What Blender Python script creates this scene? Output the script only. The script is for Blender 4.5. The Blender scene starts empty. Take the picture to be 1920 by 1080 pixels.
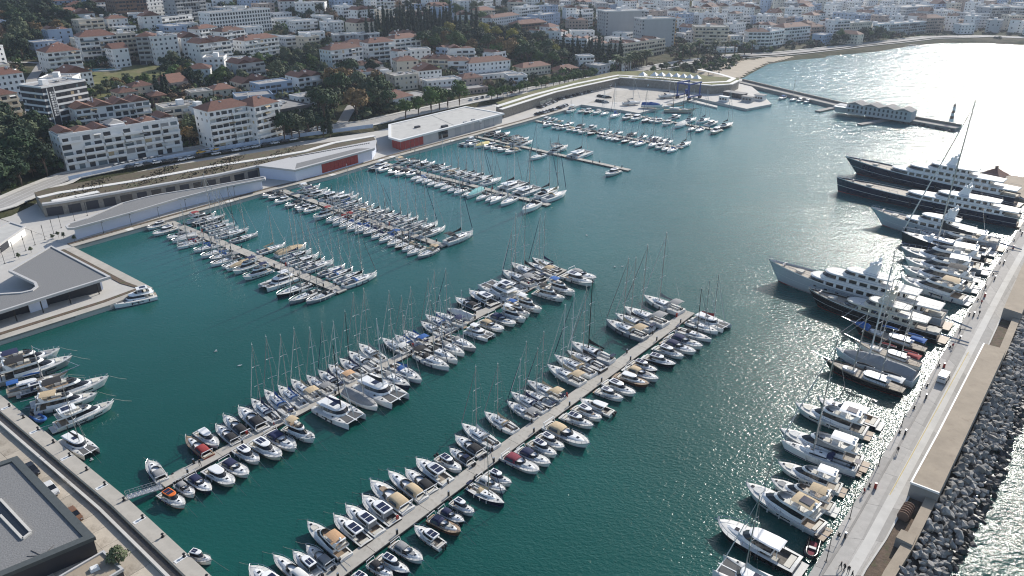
import bpy, math, random
import numpy as np
# ---------------- camera, sky, sun, exposure ----------------
sc=bpy.context.scene
col=sc.collection
cam_d=bpy.data.cameras.new('camera');cam=bpy.data.objects.new('camera',cam_d);col.objects.link(cam)
cam_d.sensor_width=36;cam_d.lens=36*1400/1920;cam_d.clip_start=1;cam_d.clip_end=12000
cam.location=(0,0,95);cam.rotation_euler=(math.radians(90-25),0,0)
sc.camera=cam
SUN_AZ,SUN_EL=math.radians(37),math.radians(31)   # azimuth clockwise from +Y
world=bpy.data.worlds.new('World');sc.world=world;world.use_nodes=True
nt=world.node_tree;nt.nodes.clear()
sky=nt.nodes.new('ShaderNodeTexSky');sky.sky_type='NISHITA';sky.sun_disc=False
sky.sun_elevation=SUN_EL;sky.sun_rotation=SUN_AZ;sky.altitude=50;sky.air_density=1.0;sky.dust_density=1.2;sky.ozone_density=1.5
bg=nt.nodes.new('ShaderNodeBackground');bg.inputs[1].default_value=.125
wo=nt.nodes.new('ShaderNodeOutputWorld');nt.links.new(sky.outputs[0],bg.inputs[0]);nt.links.new(bg.outputs[0],wo.inputs[0])
sl=bpy.data.lights.new('sun','SUN');sl.energy=4.4;sl.angle=math.radians(.53);sl.color=(1,.95,.87)
so=bpy.data.objects.new('sun',sl);col.objects.link(so)
so.rotation_euler=(math.pi/2-SUN_EL,0,math.pi-SUN_AZ)
so.location=(300,400,400)
vs=sc.view_settings;vs.view_transform='Standard';vs.look='None';vs.exposure=0.22;vs.gamma=1.0;vs.use_curve_mapping=False
# ---------------- measured places, in metres ----------------
BOATS=[('gu','o',-69.7,117.2,2.32,8.2,3.6,'g',''),
('gu','d',-65.3,117.7,0.86,2.0,2.9,'g',''),
('gu','o',-64.4,124.9,2.42,10.0,2.8,'r','red teak'),
('gu','m',-63.3,127.7,5.56,9.2,2.8,'w','in'),
('gu','o',-59.9,129.1,2.39,9.2,2.7,'k',''),
('gu','o',-59.0,131.9,2.37,10.9,2.7,'k',''),
('gu','o',-56.4,134.6,2.36,11.6,3.4,'k','teak'),
('gu','s',-54.7,137.8,2.35,11.9,3.4,'n',''),
('gu','s',-52.6,140.9,2.32,13.0,3.5,'b',''),
('gu','s',-50.4,143.6,2.35,11.6,3.4,'b',''),
('gu','s',-48.1,146.2,2.35,11.5,3.4,'t','bim'),
('gu','s',-45.3,148.6,2.35,10.6,3.2,'g','bim'),
('gu','s',-43.1,150.9,2.36,10.2,3.2,'n',''),
('gu','s',-41.2,153.7,2.37,10.5,3.3,'o','bim'),
('gu','s',-38.9,156.3,2.37,10.7,3.4,'n',''),
('gu','s',-37.2,159.3,2.37,11.8,3.4,'w',''),
('gu','s',-35.5,163.2,2.32,11.1,3.9,'g','dinghy'),
('gu','s',-30.1,166.9,2.37,10.5,3.3,'w','bim'),
('gu','s',-27.5,168.9,2.34,9.7,3.3,'b',''),
('gu','s',-25.4,171.6,2.38,9.8,3.4,'b','bim'),
('gu','s',-21.5,176.6,2.34,9.5,3.3,'w',''),
('gu','s',-20.1,179.9,2.36,11.1,3.3,'b',''),
('gu','s',-17.2,181.8,2.45,11.2,3.3,'n','bim'),
('gu','v',-14.4,185.1,2.51,9.4,4.3,'w',''),
('gu','o',-12.9,191.4,2.4,9.9,5.2,'k',''),
('gu','m',-8.6,194.6,2.32,12.4,5.3,'k','dark'),
('gu','p',-3.8,200.1,2.35,13.3,5.6,'w','solar'),
('gu','s',0.2,203.9,2.31,10.6,4.3,'k',''),
('gu','s',1.6,208.8,2.32,14.1,4.3,'g','bim'),
('gu','s',4.5,213.2,2.24,15.3,5.1,'k','dark'),
('gu','s',9.0,215.9,2.27,12.0,3.5,'t','bim'),
('gu','s',10.7,219.2,2.28,13.1,3.5,'n',''),
('gl','m',-62.9,109.1,-0.58,7.6,2.9,'w','orange'),
('gl','o',-61.7,111.8,-0.65,6.2,2.6,'g',''),
('gl','o',-59.5,113.4,-0.67,8.2,2.6,'n',''),
('gl','m',-56.4,115.6,-0.62,9.2,3.3,'t','cream'),
('gl','o',-54.3,118.1,-0.63,8.7,3.3,'n',''),
('gl','m',-53.3,122.2,-0.67,8.5,3.5,'w','solar'),
('gl','m',-50.0,124.0,-0.65,10.4,3.4,'t','cream'),
('gl','o',-47.6,126.8,-0.69,10.2,3.7,'n',''),
('gl','f',-44.4,129.3,-0.61,9.6,3.9,'t',''),
('gl','c',-37.9,137.1,-0.66,11.9,6.3,'n',''),
('gl','v',-34.0,142.1,-0.7,11.4,5.1,'g','mast'),
('gl','c',-30.0,145.4,-0.69,13.2,5.1,'w',''),
('gl','s',-28.0,150.7,-0.68,11.4,3.9,'g',''),
('gl','s',-25.3,153.4,-0.73,11.3,3.9,'b',''),
('gl','s',-19.7,159.2,-0.68,11.8,3.8,'k','bim'),
('gl','s',-17.9,162.7,-0.73,12.4,3.7,'k',''),
('gl','s',-15.7,165.9,-0.75,10.6,3.5,'w',''),
('gl','s',-13.0,168.2,-0.72,10.6,3.5,'g',''),
('gl','p',-8.5,173.9,-0.66,8.2,5.1,'t',''),
('gl','o',-5.4,178.0,-0.72,9.3,4.3,'t',''),
('gl','o',-2.5,181.3,-0.73,10.1,3.4,'n',''),
('gl','f',0.6,183.1,-0.68,8.9,3.1,'w',''),
('gl','f',1.8,186.0,-0.72,9.0,3.0,'b',''),
('gl','f',4.8,189.5,-0.74,10.4,4.5,'w',''),
('gl','f',11.2,196.5,-0.64,10.9,5.6,'k',''),
('gl','f',14.7,200.9,-0.74,10.9,5.6,'b',''),
('gl','m',20.1,207.8,-0.71,12.2,4.0,'w',''),
('gl','o',22.0,211.4,-0.75,11.0,3.9,'g',''),
('fu','m',-39.5,89.5,2.49,10.1,3.8,'w',''),
('fu','o',-36.3,91.8,2.48,10.3,2.3,'w',''),
('fu','m',-34.3,93.3,2.41,7.8,2.4,'w','solar outb'),
('fu','o',-32.5,94.8,2.44,7.4,2.3,'g','outb'),
('fu','f',-32.0,98.5,2.4,12.3,3.0,'o',''),
('fu','m',-28.5,101.2,2.4,10.2,3.0,'k','dark'),
('fu','m',-26.7,103.6,2.4,10.6,3.0,'w','solar'),
('fu','m',-24.3,106.3,2.38,10.4,3.5,'w','teak'),
('fu','o',-22.9,109.8,2.39,12.1,3.6,'t','teak'),
('fu','o',-20.2,112.7,2.37,11.6,2.9,'t',''),
('fu','o',-17.8,114.3,2.35,9.3,2.9,'k',''),
('fu','m',-15.6,117.2,2.38,10.3,3.6,'g','solar'),
('fu','m',-12.4,119.4,5.53,7.4,3.1,'k','in solar'),
('fu','o',-10.3,121.7,2.38,7.1,3.1,'k','outb solar'),
('fu','o',-8.9,125.3,2.36,8.9,3.5,'k','outb'),
('fu','s',-6.9,128.6,2.37,11.0,3.7,'w',''),
('fu','s',-2.6,133.6,2.37,9.8,6.5,'t',''),
('fu','s',2.1,138.2,2.36,9.2,3.0,'g','bim'),
('fu','s',3.5,141.1,2.37,10.8,3.0,'n',''),
('fu','s',6.0,142.9,2.38,9.2,3.0,'w','redstripe'),
('fu','s',7.5,146.2,2.38,11.2,3.4,'t','bim'),
('fu','s',12.6,152.8,2.37,11.4,4.7,'t','bim'),
('fu','s',15.0,156.9,2.36,12.9,3.7,'t',''),
('fu','s',18.0,159.1,2.35,12.2,3.7,'k',''),
('fu','s',19.9,163.2,2.39,13.3,4.3,'k','kmast tall'),
('fu','s',30.2,175.4,2.35,13.4,5.2,'t','bim'),
('fu','s',32.9,179.9,2.37,12.5,4.8,'k',''),
('fu','s',36.4,183.2,2.36,14.4,4.8,'g','bim'),
('fu','s',42.7,190.6,2.33,13.6,9.6,'g','bim'),
('fl','m',-23.8,89.3,-0.56,6.0,3.4,'w','solar'),
('fl','o',-21.6,91.9,-0.65,5.9,2.1,'k',''),
('fl','m',-19.6,93.0,-0.6,7.3,2.1,'w','solar'),
('fl','o',-17.6,95.8,-0.66,7.4,3.4,'g',''),
('fl','m',-14.6,99.6,2.45,7.4,3.8,'t','in solar outb'),
('fl','o',-11.9,102.3,-0.6,7.6,2.5,'n','wood solar'),
('fl','o',-10.8,104.5,-0.64,6.1,2.5,'n',''),
('fl','m',-9.0,106.9,-0.68,5.9,3.0,'n','solar'),
('fl','s',-4.8,110.3,-0.65,8.6,2.9,'t',''),
('fl','o',-3.9,113.2,-0.64,7.2,2.3,'w',''),
('fl','m',-2.5,115.0,-0.63,6.4,2.3,'w',''),
('fl','o',1.8,119.6,-0.68,9.6,3.3,'m',''),
('fl','o',4.5,121.6,-0.69,8.6,3.2,'n',''),
('fl','m',6.4,124.3,-0.76,7.6,2.9,'w','solar'),
('fl','m',8.1,126.6,-0.76,7.4,2.9,'k','solar'),
('fl','o',11.6,128.8,-0.73,12.1,4.0,'t',''),
('fl','m',14.3,134.0,-0.63,8.1,3.8,'w','solar'),
('fl','m',16.7,136.9,-0.75,7.9,3.3,'w','solar teak'),
('fl','m',18.7,139.5,2.5,8.8,3.3,'w','in outb'),
('fl','m',22.4,144.3,-0.64,7.4,3.8,'b','solar'),
('fl','m',25.0,147.1,-0.73,9.2,3.8,'k','solar'),
('fl','m',28.5,150.6,-0.6,9.0,3.7,'t','wood'),
('fl','o',31.2,153.3,-0.71,9.6,3.2,'t',''),
('fl','m',32.2,156.6,-0.7,7.8,3.2,'t','redboot'),
('fl','m',36.6,159.5,-0.6,8.8,4.9,'k','dark'),
('fl','m',39.7,163.7,-0.74,8.7,4.0,'w',''),
('fl','o',42.8,166.3,-0.76,10.0,3.5,'n',''),
('fl','o',45.0,169.1,-0.75,10.4,3.5,'n',''),
('fl','s',48.0,173.0,-0.67,10.0,5.0,'w',''),
('fl','s',51.1,177.2,-0.76,9.5,4.2,'w',''),
('fl','c',54.2,180.0,-0.81,10.0,4.2,'r',''),
('al','m',-128.8,255.5,-2.19,8.6,7.3,'w','solar'),
('al','m',-123.8,250.0,-2.17,10.0,7.3,'w',''),
('al','o',-117.5,245.7,-2.19,8.8,4.1,'g',''),
('al','v',-114.2,243.1,-2.23,9.2,4.1,'w',''),
('al','s',-111.1,239.6,-2.32,8.6,2.4,'w',''),
('al','s',-109.8,237.5,-2.29,9.7,2.4,'r',''),
('al','s',-103.4,234.1,-2.32,8.6,6.3,'b',''),
('al','s',-98.9,229.7,-2.26,9.6,4.4,'w',''),
('al','s',-95.6,226.8,-2.24,8.3,4.4,'b',''),
('al','s',-93.0,223.0,-2.26,10.1,4.4,'g','bim'),
('al','s',-88.9,220.9,-2.23,10.0,2.7,'k',''),
('al','v',-86.8,219.3,-2.23,10.3,2.7,'t',''),
('al','f',-84.2,216.7,-2.17,10.3,3.6,'n',''),
('al','f',-79.2,212.0,-2.3,10.3,6.9,'n',''),
('al','p',-71.0,206.1,-2.25,11.0,8.4,'w',''),
('al','s',-64.8,200.5,-2.27,11.7,6.1,'w',''),
('al','s',-60.5,196.2,-2.26,10.7,3.8,'w',''),
('al','s',-55.8,195.9,-2.26,10.0,3.8,'k',''),
('au','f',-115.6,263.8,0.78,11.1,3.8,'r',''),
('au','s',-112.1,261.8,0.8,12.3,3.8,'k','dark'),
('au','s',-108.3,257.7,0.74,10.1,4.2,'g',''),
('au','s',-105.4,254.6,0.74,10.6,4.2,'w',''),
('au','s',-102.7,250.4,0.69,10.4,4.4,'w',''),
('au','s',-98.7,247.8,0.71,11.7,4.5,'w',''),
('au','s',-93.4,243.5,0.8,10.5,6.7,'k',''),
('au','s',-80.7,233.4,0.84,10.6,6.1,'t',''),
('au','v',-73.7,231.6,0.83,11.7,5.2,'t','mast'),
('au','s',-70.8,227.2,0.79,11.2,4.8,'n',''),
('au','s',-67.5,223.6,0.8,11.5,4.2,'k',''),
('au','s',-64.5,220.6,0.8,10.5,3.7,'w',''),
('au','s',-61.3,218.5,0.83,11.0,3.7,'w',''),
('au','s',-56.6,215.3,0.81,9.9,3.9,'g',''),
('au','s',-53.5,212.9,0.81,9.5,3.9,'b',''),
('au','s',-50.0,210.0,0.81,10.6,4.1,'w',''),
('au','s',-46.3,207.8,0.81,12.6,4.1,'w',''),
('bl','o',-99.2,292.0,-2.16,6.9,4.4,'k',''),
('bl','o',-95.5,289.8,-2.15,8.6,4.4,'k',''),
('bl','m',-91.4,284.4,-2.16,8.7,6.3,'t',''),
('bl','o',-86.0,280.0,-2.15,9.1,5.0,'k',''),
('bl','o',-81.9,277.1,-2.21,7.8,2.5,'k',''),
('bl','m',-80.4,275.0,-2.22,7.7,2.6,'w',''),
('bl','m',-77.2,273.2,-2.16,8.2,3.6,'w',''),
('bl','f',-71.1,266.3,-2.19,10.5,6.0,'r',''),
('bl','s',-65.8,263.4,-2.14,10.2,4.3,'w',''),
('bl','s',-62.5,260.7,-2.14,10.8,4.1,'r','bim'),
('bl','s',-59.7,257.4,-2.13,10.1,4.1,'w',''),
('bl','s',-56.5,254.5,-2.17,9.7,4.0,'w',''),
('bl','s',-53.1,252.4,-2.17,9.7,4.0,'b',''),
('bl','s',-49.8,250.0,-2.18,9.3,4.0,'n',''),
('bl','s',-46.7,246.1,-2.18,8.2,4.5,'n',''),
('bl','s',-42.9,243.6,-2.16,10.3,4.5,'b','bim'),
('bl','s',-39.8,240.1,-2.16,9.7,4.0,'k',''),
('bl','s',-37.0,237.1,-2.18,8.8,3.6,'k',''),
('bl','s',-34.4,234.7,-2.21,8.2,3.6,'t',''),
('bl','s',-32.1,231.6,-2.18,8.9,3.6,'k',''),
('bl','s',-28.0,229.7,-2.22,9.8,4.4,'t','bim'),
('bu','f',-84.4,299.5,0.69,10.5,6.6,'w',''),
('bu','f',-80.7,294.0,0.74,12.5,2.9,'n',''),
('bu','m',-78.8,291.7,0.78,11.6,2.9,'w',''),
('bu','m',-72.4,289.2,0.84,12.4,4.1,'k',''),
('bu','o',-68.7,287.0,0.82,13.3,3.0,'w',''),
('bu','m',-66.2,285.2,0.82,13.2,3.0,'w',''),
('bu','s',-64.1,280.4,0.79,12.1,5.0,'b',''),
('bu','s',-60.4,276.8,0.79,10.9,4.1,'w',''),
('bu','s',-57.3,274.0,0.83,10.6,4.1,'g',''),
('bu','s',-54.2,270.9,0.83,10.4,3.3,'t','bim'),
('bu','s',-50.9,269.3,0.85,11.3,3.3,'k',''),
('bu','s',-48.2,266.7,0.81,10.0,3.3,'g',''),
('bu','s',-45.3,264.8,0.82,10.4,3.3,'k',''),
('bu','s',-41.7,262.2,0.85,11.5,3.6,'n',''),
('bu','s',-38.8,260.1,0.84,11.6,3.6,'g',''),
('bu','s',-35.2,256.3,0.82,11.7,4.9,'k',''),
('bu','s',-31.4,253.2,0.84,12.8,4.9,'g','bim'),
('bu','s',-27.9,249.3,0.84,11.7,5.2,'k','bim'),
('bu','s',-18.2,243.2,0.83,13.2,11.1,'k','bim tall'),
('cl','p',-61.1,333.1,-2.06,10.6,4.7,'w',''),
('cl','m',-57.6,329.5,-2.07,9.9,4.7,'w',''),
('cl','o',-52.8,325.6,-2.08,9.6,4.7,'k',''),
('cl','o',-48.9,322.9,-2.12,10.8,4.3,'k',''),
('cl','m',-44.3,322.3,-2.1,9.6,4.3,'t',''),
('cl','s',-41.5,316.3,-2.08,9.8,3.5,'w',''),
('cl','s',-39.0,313.5,-2.09,9.6,3.4,'b',''),
('cl','s',-36.2,311.6,-2.08,9.4,3.4,'w',''),
('cl','s',-33.6,308.1,-2.11,9.0,3.8,'k',''),
('cl','s',-30.4,306.0,-2.11,9.3,3.8,'w',''),
('cl','s',-27.2,302.4,-2.11,10.2,4.1,'k',''),
('cl','s',-24.4,299.2,-2.14,8.5,4.0,'k',''),
('cl','s',-21.3,296.7,-2.09,10.0,4.0,'k',''),
('cl','s',-18.1,293.8,-2.1,9.1,2.6,'w',''),
('cl','v',-15.3,293.3,-2.08,12.5,2.7,'q',''),
('cl','s',-11.8,289.4,-2.1,10.2,4.1,'k',''),
('cl','s',-8.0,287.7,-2.09,10.8,2.9,'g',''),
('cl','s',-5.6,286.2,-2.08,12.7,2.9,'w',''),
('cl','s',-1.4,283.5,-2.11,11.9,5.0,'w',''),
('cl','s',7.3,275.5,-2.12,13.2,11.6,'w','tall'),
('cu','f',-50.0,340.8,0.78,11.7,6.1,'t',''),
('cu','f',-43.9,337.9,0.78,12.4,4.0,'k',''),
('cu','m',-39.4,336.6,0.76,10.6,3.9,'k',''),
('cu','o',-34.3,333.5,0.72,10.0,4.1,'k',''),
('cu','s',-31.6,330.4,0.75,10.2,4.1,'k',''),
('cu','s',-27.5,326.9,0.78,10.8,4.5,'w',''),
('cu','s',-24.3,323.7,0.77,11.0,4.1,'t','bim'),
('cu','s',-20.5,321.6,0.77,10.9,4.1,'k',''),
('cu','s',-16.9,318.0,0.78,11.6,5.1,'w',''),
('cu','s',-13.5,313.9,0.83,11.6,3.7,'g','bim'),
('cu','s',-16.1,316.6,0.82,11.7,3.7,'w',''),
('cu','s',-12.7,313.8,0.8,12.0,4.4,'k',''),
('cu','s',-8.7,310.3,0.83,12.4,5.3,'k',''),
('cu','c',0.5,304.0,0.79,13.0,9.3,'k',''),
('cu','c',6.7,297.1,0.78,12.8,7.5,'k',''),
('cu','s',14.7,293.9,0.83,14.4,5.3,'k','tall'),
('cu','s',17.6,289.4,0.81,13.8,5.3,'t','tall'),
('dl','p',-22.4,377.0,-2.26,10.8,3.5,'w',''),
('dl','m',-19.0,375.7,-2.28,9.7,3.5,'k',''),
('dl','v',-15.4,372.6,-2.3,11.1,4.5,'y',''),
('dl','m',-10.9,370.9,-2.27,10.2,4.5,'w',''),
('dl','o',-7.6,367.6,-2.28,10.1,4.3,'k',''),
('dl','o',-4.1,365.1,-2.27,10.3,4.3,'t',''),
('dl','o',-0.1,361.4,-2.29,10.7,5.4,'t',''),
('dl','s',12.1,350.6,-2.25,11.8,16.2,'w',''),
('dl','m',44.7,323.3,-2.32,11.1,20,'w',''),
('du','o',-9.9,396.9,0.86,12.5,5.8,'k','dark'),
('du','o',-4.8,394.0,0.9,12.5,5.8,'k','dark'),
('du','o',-0.0,385.5,0.9,12.6,6.3,'k',''),
('du','f',4.4,380.9,0.85,14.2,5.0,'k',''),
('du','f',6.5,375.7,0.83,13.0,5.1,'k',''),
('du','f',23.7,364.6,0.86,14.1,13.3,'k',''),
('du','c',33.3,355.4,0.83,13.3,13.3,'k',''),
('el','m',20.2,419.7,-2.21,10.1,6.9,'w',''),
('el','m',23.9,413.1,-2.2,7.4,3.3,'w',''),
('el','m',26.4,411.1,-2.18,7.7,1.7,'w',''),
('el','m',29.6,412.6,-2.17,9.7,1.7,'w',''),
('el','o',32.0,408.1,-2.16,8.9,4.0,'t',''),
('el','m',35.5,406.1,-2.17,9.5,4.0,'r',''),
('el','o',38.5,402.6,-2.19,10.3,4.5,'g',''),
('el','o',42.9,399.9,-2.19,9.7,5.2,'k',''),
('el','m',46.7,392.9,-2.2,7.0,2.8,'w',''),
('el','m',49.3,391.6,-2.18,8.2,2.8,'w',''),
('el','s',50.9,388.0,-2.21,7.1,2.9,'w',''),
('el','s',53.6,386.8,-2.2,8.4,2.4,'w',''),
('el','o',55.8,385.8,-2.2,8.4,2.4,'k',''),
('el','s',58.4,381.8,-2.23,7.7,4.5,'n',''),
('el','s',62.2,379.3,-2.21,9.0,4.1,'w',''),
('el','s',64.9,376.2,-2.23,9.7,4.1,'w',''),
('el','s',71.6,374.2,-2.16,11.5,4.5,'n',''),
('el','m',74.3,370.0,-2.17,10.2,3.9,'w',''),
('el','s',76.6,366.5,-2.18,9.7,3.6,'w',''),
('el','s',78.9,363.5,-2.22,9.6,3.7,'w',''),
('eu','m',20.3,433.6,0.9,8.1,4.7,'n',''),
('eu','m',24.2,431.0,0.85,7.2,4.7,'n',''),
('eu','o',27.6,426.6,0.79,6.6,5.5,'t',''),
('eu','s',32.8,422.3,0.83,8.2,6.7,'w',''),
('eu','o',38.8,417.3,0.82,7.4,7.4,'k',''),
('eu','m',44.7,412.8,0.81,8.4,7.4,'g',''),
('eu','o',49.3,406.0,0.83,7.2,5.8,'w',''),
('eu','s',52.5,400.9,0.86,6.7,4.7,'w',''),
('eu','s',57.4,399.3,0.78,7.9,4.5,'w',''),
('eu','o',64.3,396.3,0.82,9.1,7.1,'k',''),
('eu','s',69.3,390.7,0.81,7.9,4.7,'k',''),
('eu','s',73.3,388.1,0.84,7.8,3.9,'n',''),
('eu','m',75.4,384.6,0.87,10.1,3.6,'w',''),
('eu','s',78.2,382.3,0.87,10.0,3.6,'w',''),
('eu','s',80.6,379.5,0.86,8.8,3.7,'w',''),
('eu','s',88.0,375.1,0.81,11.8,8.4,'k',''),
('yl','f',35.3,456.6,-2.06,11.9,6.1,'w',''),
('yl','o',41.9,456.2,-2.09,9.0,4.4,'g',''),
('yl','m',45.8,454.3,-2.07,10.9,4.4,'w',''),
('yl','o',51.0,452.3,-2.07,10.8,5.2,'w',''),
('yl','s',55.0,448.8,-2.08,10.1,5.2,'g',''),
('yl','s',60.3,442.5,-2.07,12.6,7.6,'b',''),
('fal','m',67.0,437.4,-2.14,11.7,5.5,'r',''),
('fal','m',71.9,435.0,-2.17,12.1,5.4,'b',''),
('fal','s',76.9,430.4,-2.16,11.3,3.5,'g',''),
('fal','o',81.0,430.2,-2.17,9.7,3.4,'w',''),
('fal','m',84.0,428.5,-2.21,9.6,3.5,'w',''),
('fal','m',87.7,422.2,-2.19,11.0,6.6,'w',''),
('fal','v',94.0,417.3,-2.17,13.3,8.1,'w',''),
('fal','s',98.6,408.6,-2.16,10.1,4.4,'k',''),
('fal','s',102.5,406.5,-2.19,10.5,4.4,'w',''),
('fal','m',110.4,403.3,-2.19,12.1,8.3,'w','cream'),
('fau','m',96.0,439.5,0.73,10.2,11.2,'k',''),
('fau','s',102.9,430.7,0.85,13.1,6.3,'n',''),
('fau','s',110.3,429.5,0.8,12.5,6.1,'n',''),
('fau','m',113.1,421.9,0.74,12.1,7.5,'k',''),
('fau','s',119.9,417.1,0.78,14.3,8.2,'k','dark'),
('qr','c',38.2,89.8,2.47,10.4,8.3,'w','tall'),
('qr','m',41.8,97.5,2.41,15.6,6.1,'w','khull long'),
('qr','d',51.4,97.0,-2.09,5.1,6.6,'m','runabout'),
('qr','f',49.3,106.6,2.32,16.3,5.0,'t','solar long'),
('qr','f',54.0,110.2,2.46,12.7,5.7,'t','long'),
('qr','f',57.3,115.4,2.51,12.9,6.2,'w','long'),
('qr','s',61.2,121.3,2.52,15.0,3.2,'w','tall long'),
('qr','f',62.6,124.3,2.5,17.6,3.2,'w','long grey'),
('qr','f',68.6,134.3,2.47,16.2,5.3,'w','solar long trawler'),
('qr','m',73.6,137.0,2.44,13.7,5.3,'n','long'),
('qr','g2',83.0,151.5,2.41,18.8,7.1,'w','khull'),
('qr','v',88.0,156.5,2.36,19.2,7.1,'g','mast long'),
('qr','g2',93.6,162.2,2.39,16.2,7.9,'r','whull'),
('qr','g2',97.6,170.2,2.4,18.5,8.7,'b','khull tarp'),
('qr','cy',98.1,182.5,2.43,33.8,9.1,'t',''),
('qr','ex',97.6,195.1,2.43,48.7,9.1,'w',''),
('qr','f',124.1,199.8,2.33,19.8,9.5,'t','long'),
('qr','f',129.5,207.8,2.45,21.3,8.4,'k','long'),
('qr','f',133.8,215.1,2.52,21.2,7.8,'w','long'),
('qr','f',137.8,221.8,2.53,25.5,7.8,'w','long grey'),
('qr','s',143.8,232.1,2.4,26.3,7.9,'w','tall dark long'),
('qr','f',150.4,236.7,2.46,23.2,7.3,'w','long'),
('qr','ex2',148.0,247.9,2.42,40.8,6.9,'w',''),
('qr','sy1',159.8,278.8,2.43,62.0,20,'w',''),
('qr','sy2',174.1,305.0,2.35,64.9,20,'w',''),
('ql','f',-119.0,159.4,0.67,14.7,6.4,'n','long'),
('ql','f',-114.5,154.8,0.64,16.7,6.4,'k','grey'),
('ql','g1',-110.6,148.6,0.61,12.7,1.9,'b',''),
('ql','m',-108.6,147.7,0.67,10.7,2.0,'n','dark'),
('ql','f',-100.8,145.7,0.64,16.1,4.5,'k','long'),
('ql','f',-99.8,140.9,0.43,13.4,4.8,'t',''),
('ql','f',-93.2,136.2,0.78,13.0,6.7,'w','solar long'),
('ql','d',-103.3,135.7,-0.59,4.5,0.6,'b',''),
('ql','c',-88.9,125.4,-0.61,10.1,0.3,'w',''),
('ql','m',-52.5,94.6,-0.35,5.3,16.7,'k','solar'),
('jr','o',177.6,497.8,-2.2,10.7,7.2,'b',''),
('jr','s',182.9,492.8,-2.22,9.5,4.5,'w',''),
('jr','m',186.2,489.7,-2.23,9.5,4.5,'w',''),
('jr','m',189.8,486.2,-2.23,9.5,5.0,'w',''),
('pc','p',-109.3,194.6,-2.54,11.4,20,'w','solar')]
PONT=[('gangway pontoon', -67.04, 113.59, 16.38, 216.83, 2.7, 'pale concrete pontoon reached by the gangway from the bottom left quay'),('front pontoon', -32.69, 87.13, 49.78, 186.88, 3.2, 'pale concrete pontoon running from the bottom edge up the middle'),('first', -126.45, 260.23, -50.12, 200.2, 3.4, 'concrete pontoon nearest the grey pavilion, crowded with boats'),('second', -97.73, 300.64, -23.05, 236.37, 3.0, 'concrete pontoon off the promenade with blue boat covers'),('third', -63.78, 343.84, 14.68, 279.83, 2.8, 'concrete pontoon in front of the red-ended flat building'),('fourth', -21.3, 394.59, 53.37, 329.01, 2.8, 'half-empty concrete pontoon with a lone motor yacht at its tip'),('fifth', 13.83, 430.84, 85.5, 368.72, 2.6, 'concrete pontoon below the boatyard car park'),('yard', 68.73, 449.79, 114.98, 405.63, 2.6, 'farthest concrete pontoon, below the boatyard slip')]
GANG=[(-71.08, 108.55),(-66.54, 112.72)]
QE=[(-147.61, 233.4),(-98.03, 296.63),(-77.84, 317.43),(-55.96, 347.53),(-30.07, 378.59),(6.34, 422.38),(32.34, 455.94)]
QUAY=[(-147.61, 233.4),(-98.03, 296.63),(-77.84, 317.43),(-55.96, 347.53),(-30.07, 378.59),(6.34, 422.38),(32.34, 455.94),(43.47, 472.93),(67.81, 455.16),(75.67, 447.48),(113.67, 488.43),(119.1, 497.46),(136.0, 471.26),(143.43, 459.88),(163.39, 474.61),(166.04, 497.46),(171.15, 568.84),(153.13, 574.1),(135.34, 593.9),(108.92, 573.35),(70.38, 552.39),(11.38, 499.32),(-29.12, 465.93),(-77.63, 404.33),(-111.92, 383.18),(-158.83, 342.53),(-189.76, 305.02),(-193.67, 264.49)]
PAVQ=[(-147.61, 233.4),(-106.63, 200.73),(-113.62, 189.14),(-132.05, 168.83),(-150.77, 148.83),(-225.12, 228.21),(-195.51, 265.28)]
PAVQ_EDGE=[(-147.61, 233.4),(-106.63, 200.73),(-113.62, 189.14),(-132.05, 168.83),(-150.77, 148.83)]
BLQ=[(-135.87, 158.26),(-116.01, 143.11),(-70.75, 108.23),(-48.73, 89.9),(-34.67, 78.17),(-48.56, 55.15),(-119.15, 82.51),(-187.41, 130.84)]
BL_EDGE=[(-135.87, 158.26),(-116.01, 143.11),(-70.75, 108.23),(-48.73, 89.9),(-34.67, 78.17)]
BL_BLDG=[(-94.21, 115.32),(-68.55, 94.08),(-78.97, 85.56)]
BL_SLIT=[(-89.97, 103.27),(-79.81, 95.18),(-80.36, 93.72),(-87.47, 99.24)]
BL_SMALL=[(-71.61, 87.19),(-67.09, 92.96),(-61.87, 88.94)]
PAVROOF=[(-148.12, 223.31),(-117.06, 198.96),(-127.03, 186.67),(-135.29, 176.19),(-145.07, 164.09),(-155.39, 178.72),(-142.33, 187.53),(-136.92, 188.4),(-135.06, 189.8),(-135.1, 191.93),(-137.03, 194.48),(-149.72, 203.23)]
WAVE=[(-152.89, 240.51),(-152.94, 242.63),(-149.87, 248.07),(-147.56, 256.64),(-145.2, 265.1),(-139.79, 272.1),(-135.6, 276.05),(-121.87, 284.96),(-107.62, 295.89),(-103.2, 299.31),(-101.65, 298.55),(-101.07, 295.89),(-114.27, 284.96),(-126.43, 270.16),(-136.02, 255.47),(-144.19, 244.24),(-148.68, 238.42),(-150.89, 238.17)]
TERR_F=[(-185.28, 278.02),(-173.74, 263.23),(-167.51, 266.64),(-148.38, 281.42),(-122.63, 301.15),(-109.55, 314.86)]
TERR_B=[(-69.07, 368.95),(-83.42, 361.31),(-101.58, 350.87),(-123.74, 333.38),(-146.33, 317.39),(-167.02, 298.08),(-182.99, 283.5)]
RED=[(-110.23, 313.69),(-91.62, 306.7),(-63.93, 343.23),(-65.8, 359.12),(-80.12, 345.7),(-96.18, 330.38)]
TPATH=[(-179.83, 271.41),(-175.4, 277.34),(-153.62, 292.83),(-129.15, 314.86),(-113.92, 325.21),(-95.8, 340.0),(-85.93, 356.02),(-68.72, 370.07)]
TPATH2=[(-172.07, 266.95),(-160.6, 278.69)]
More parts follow.
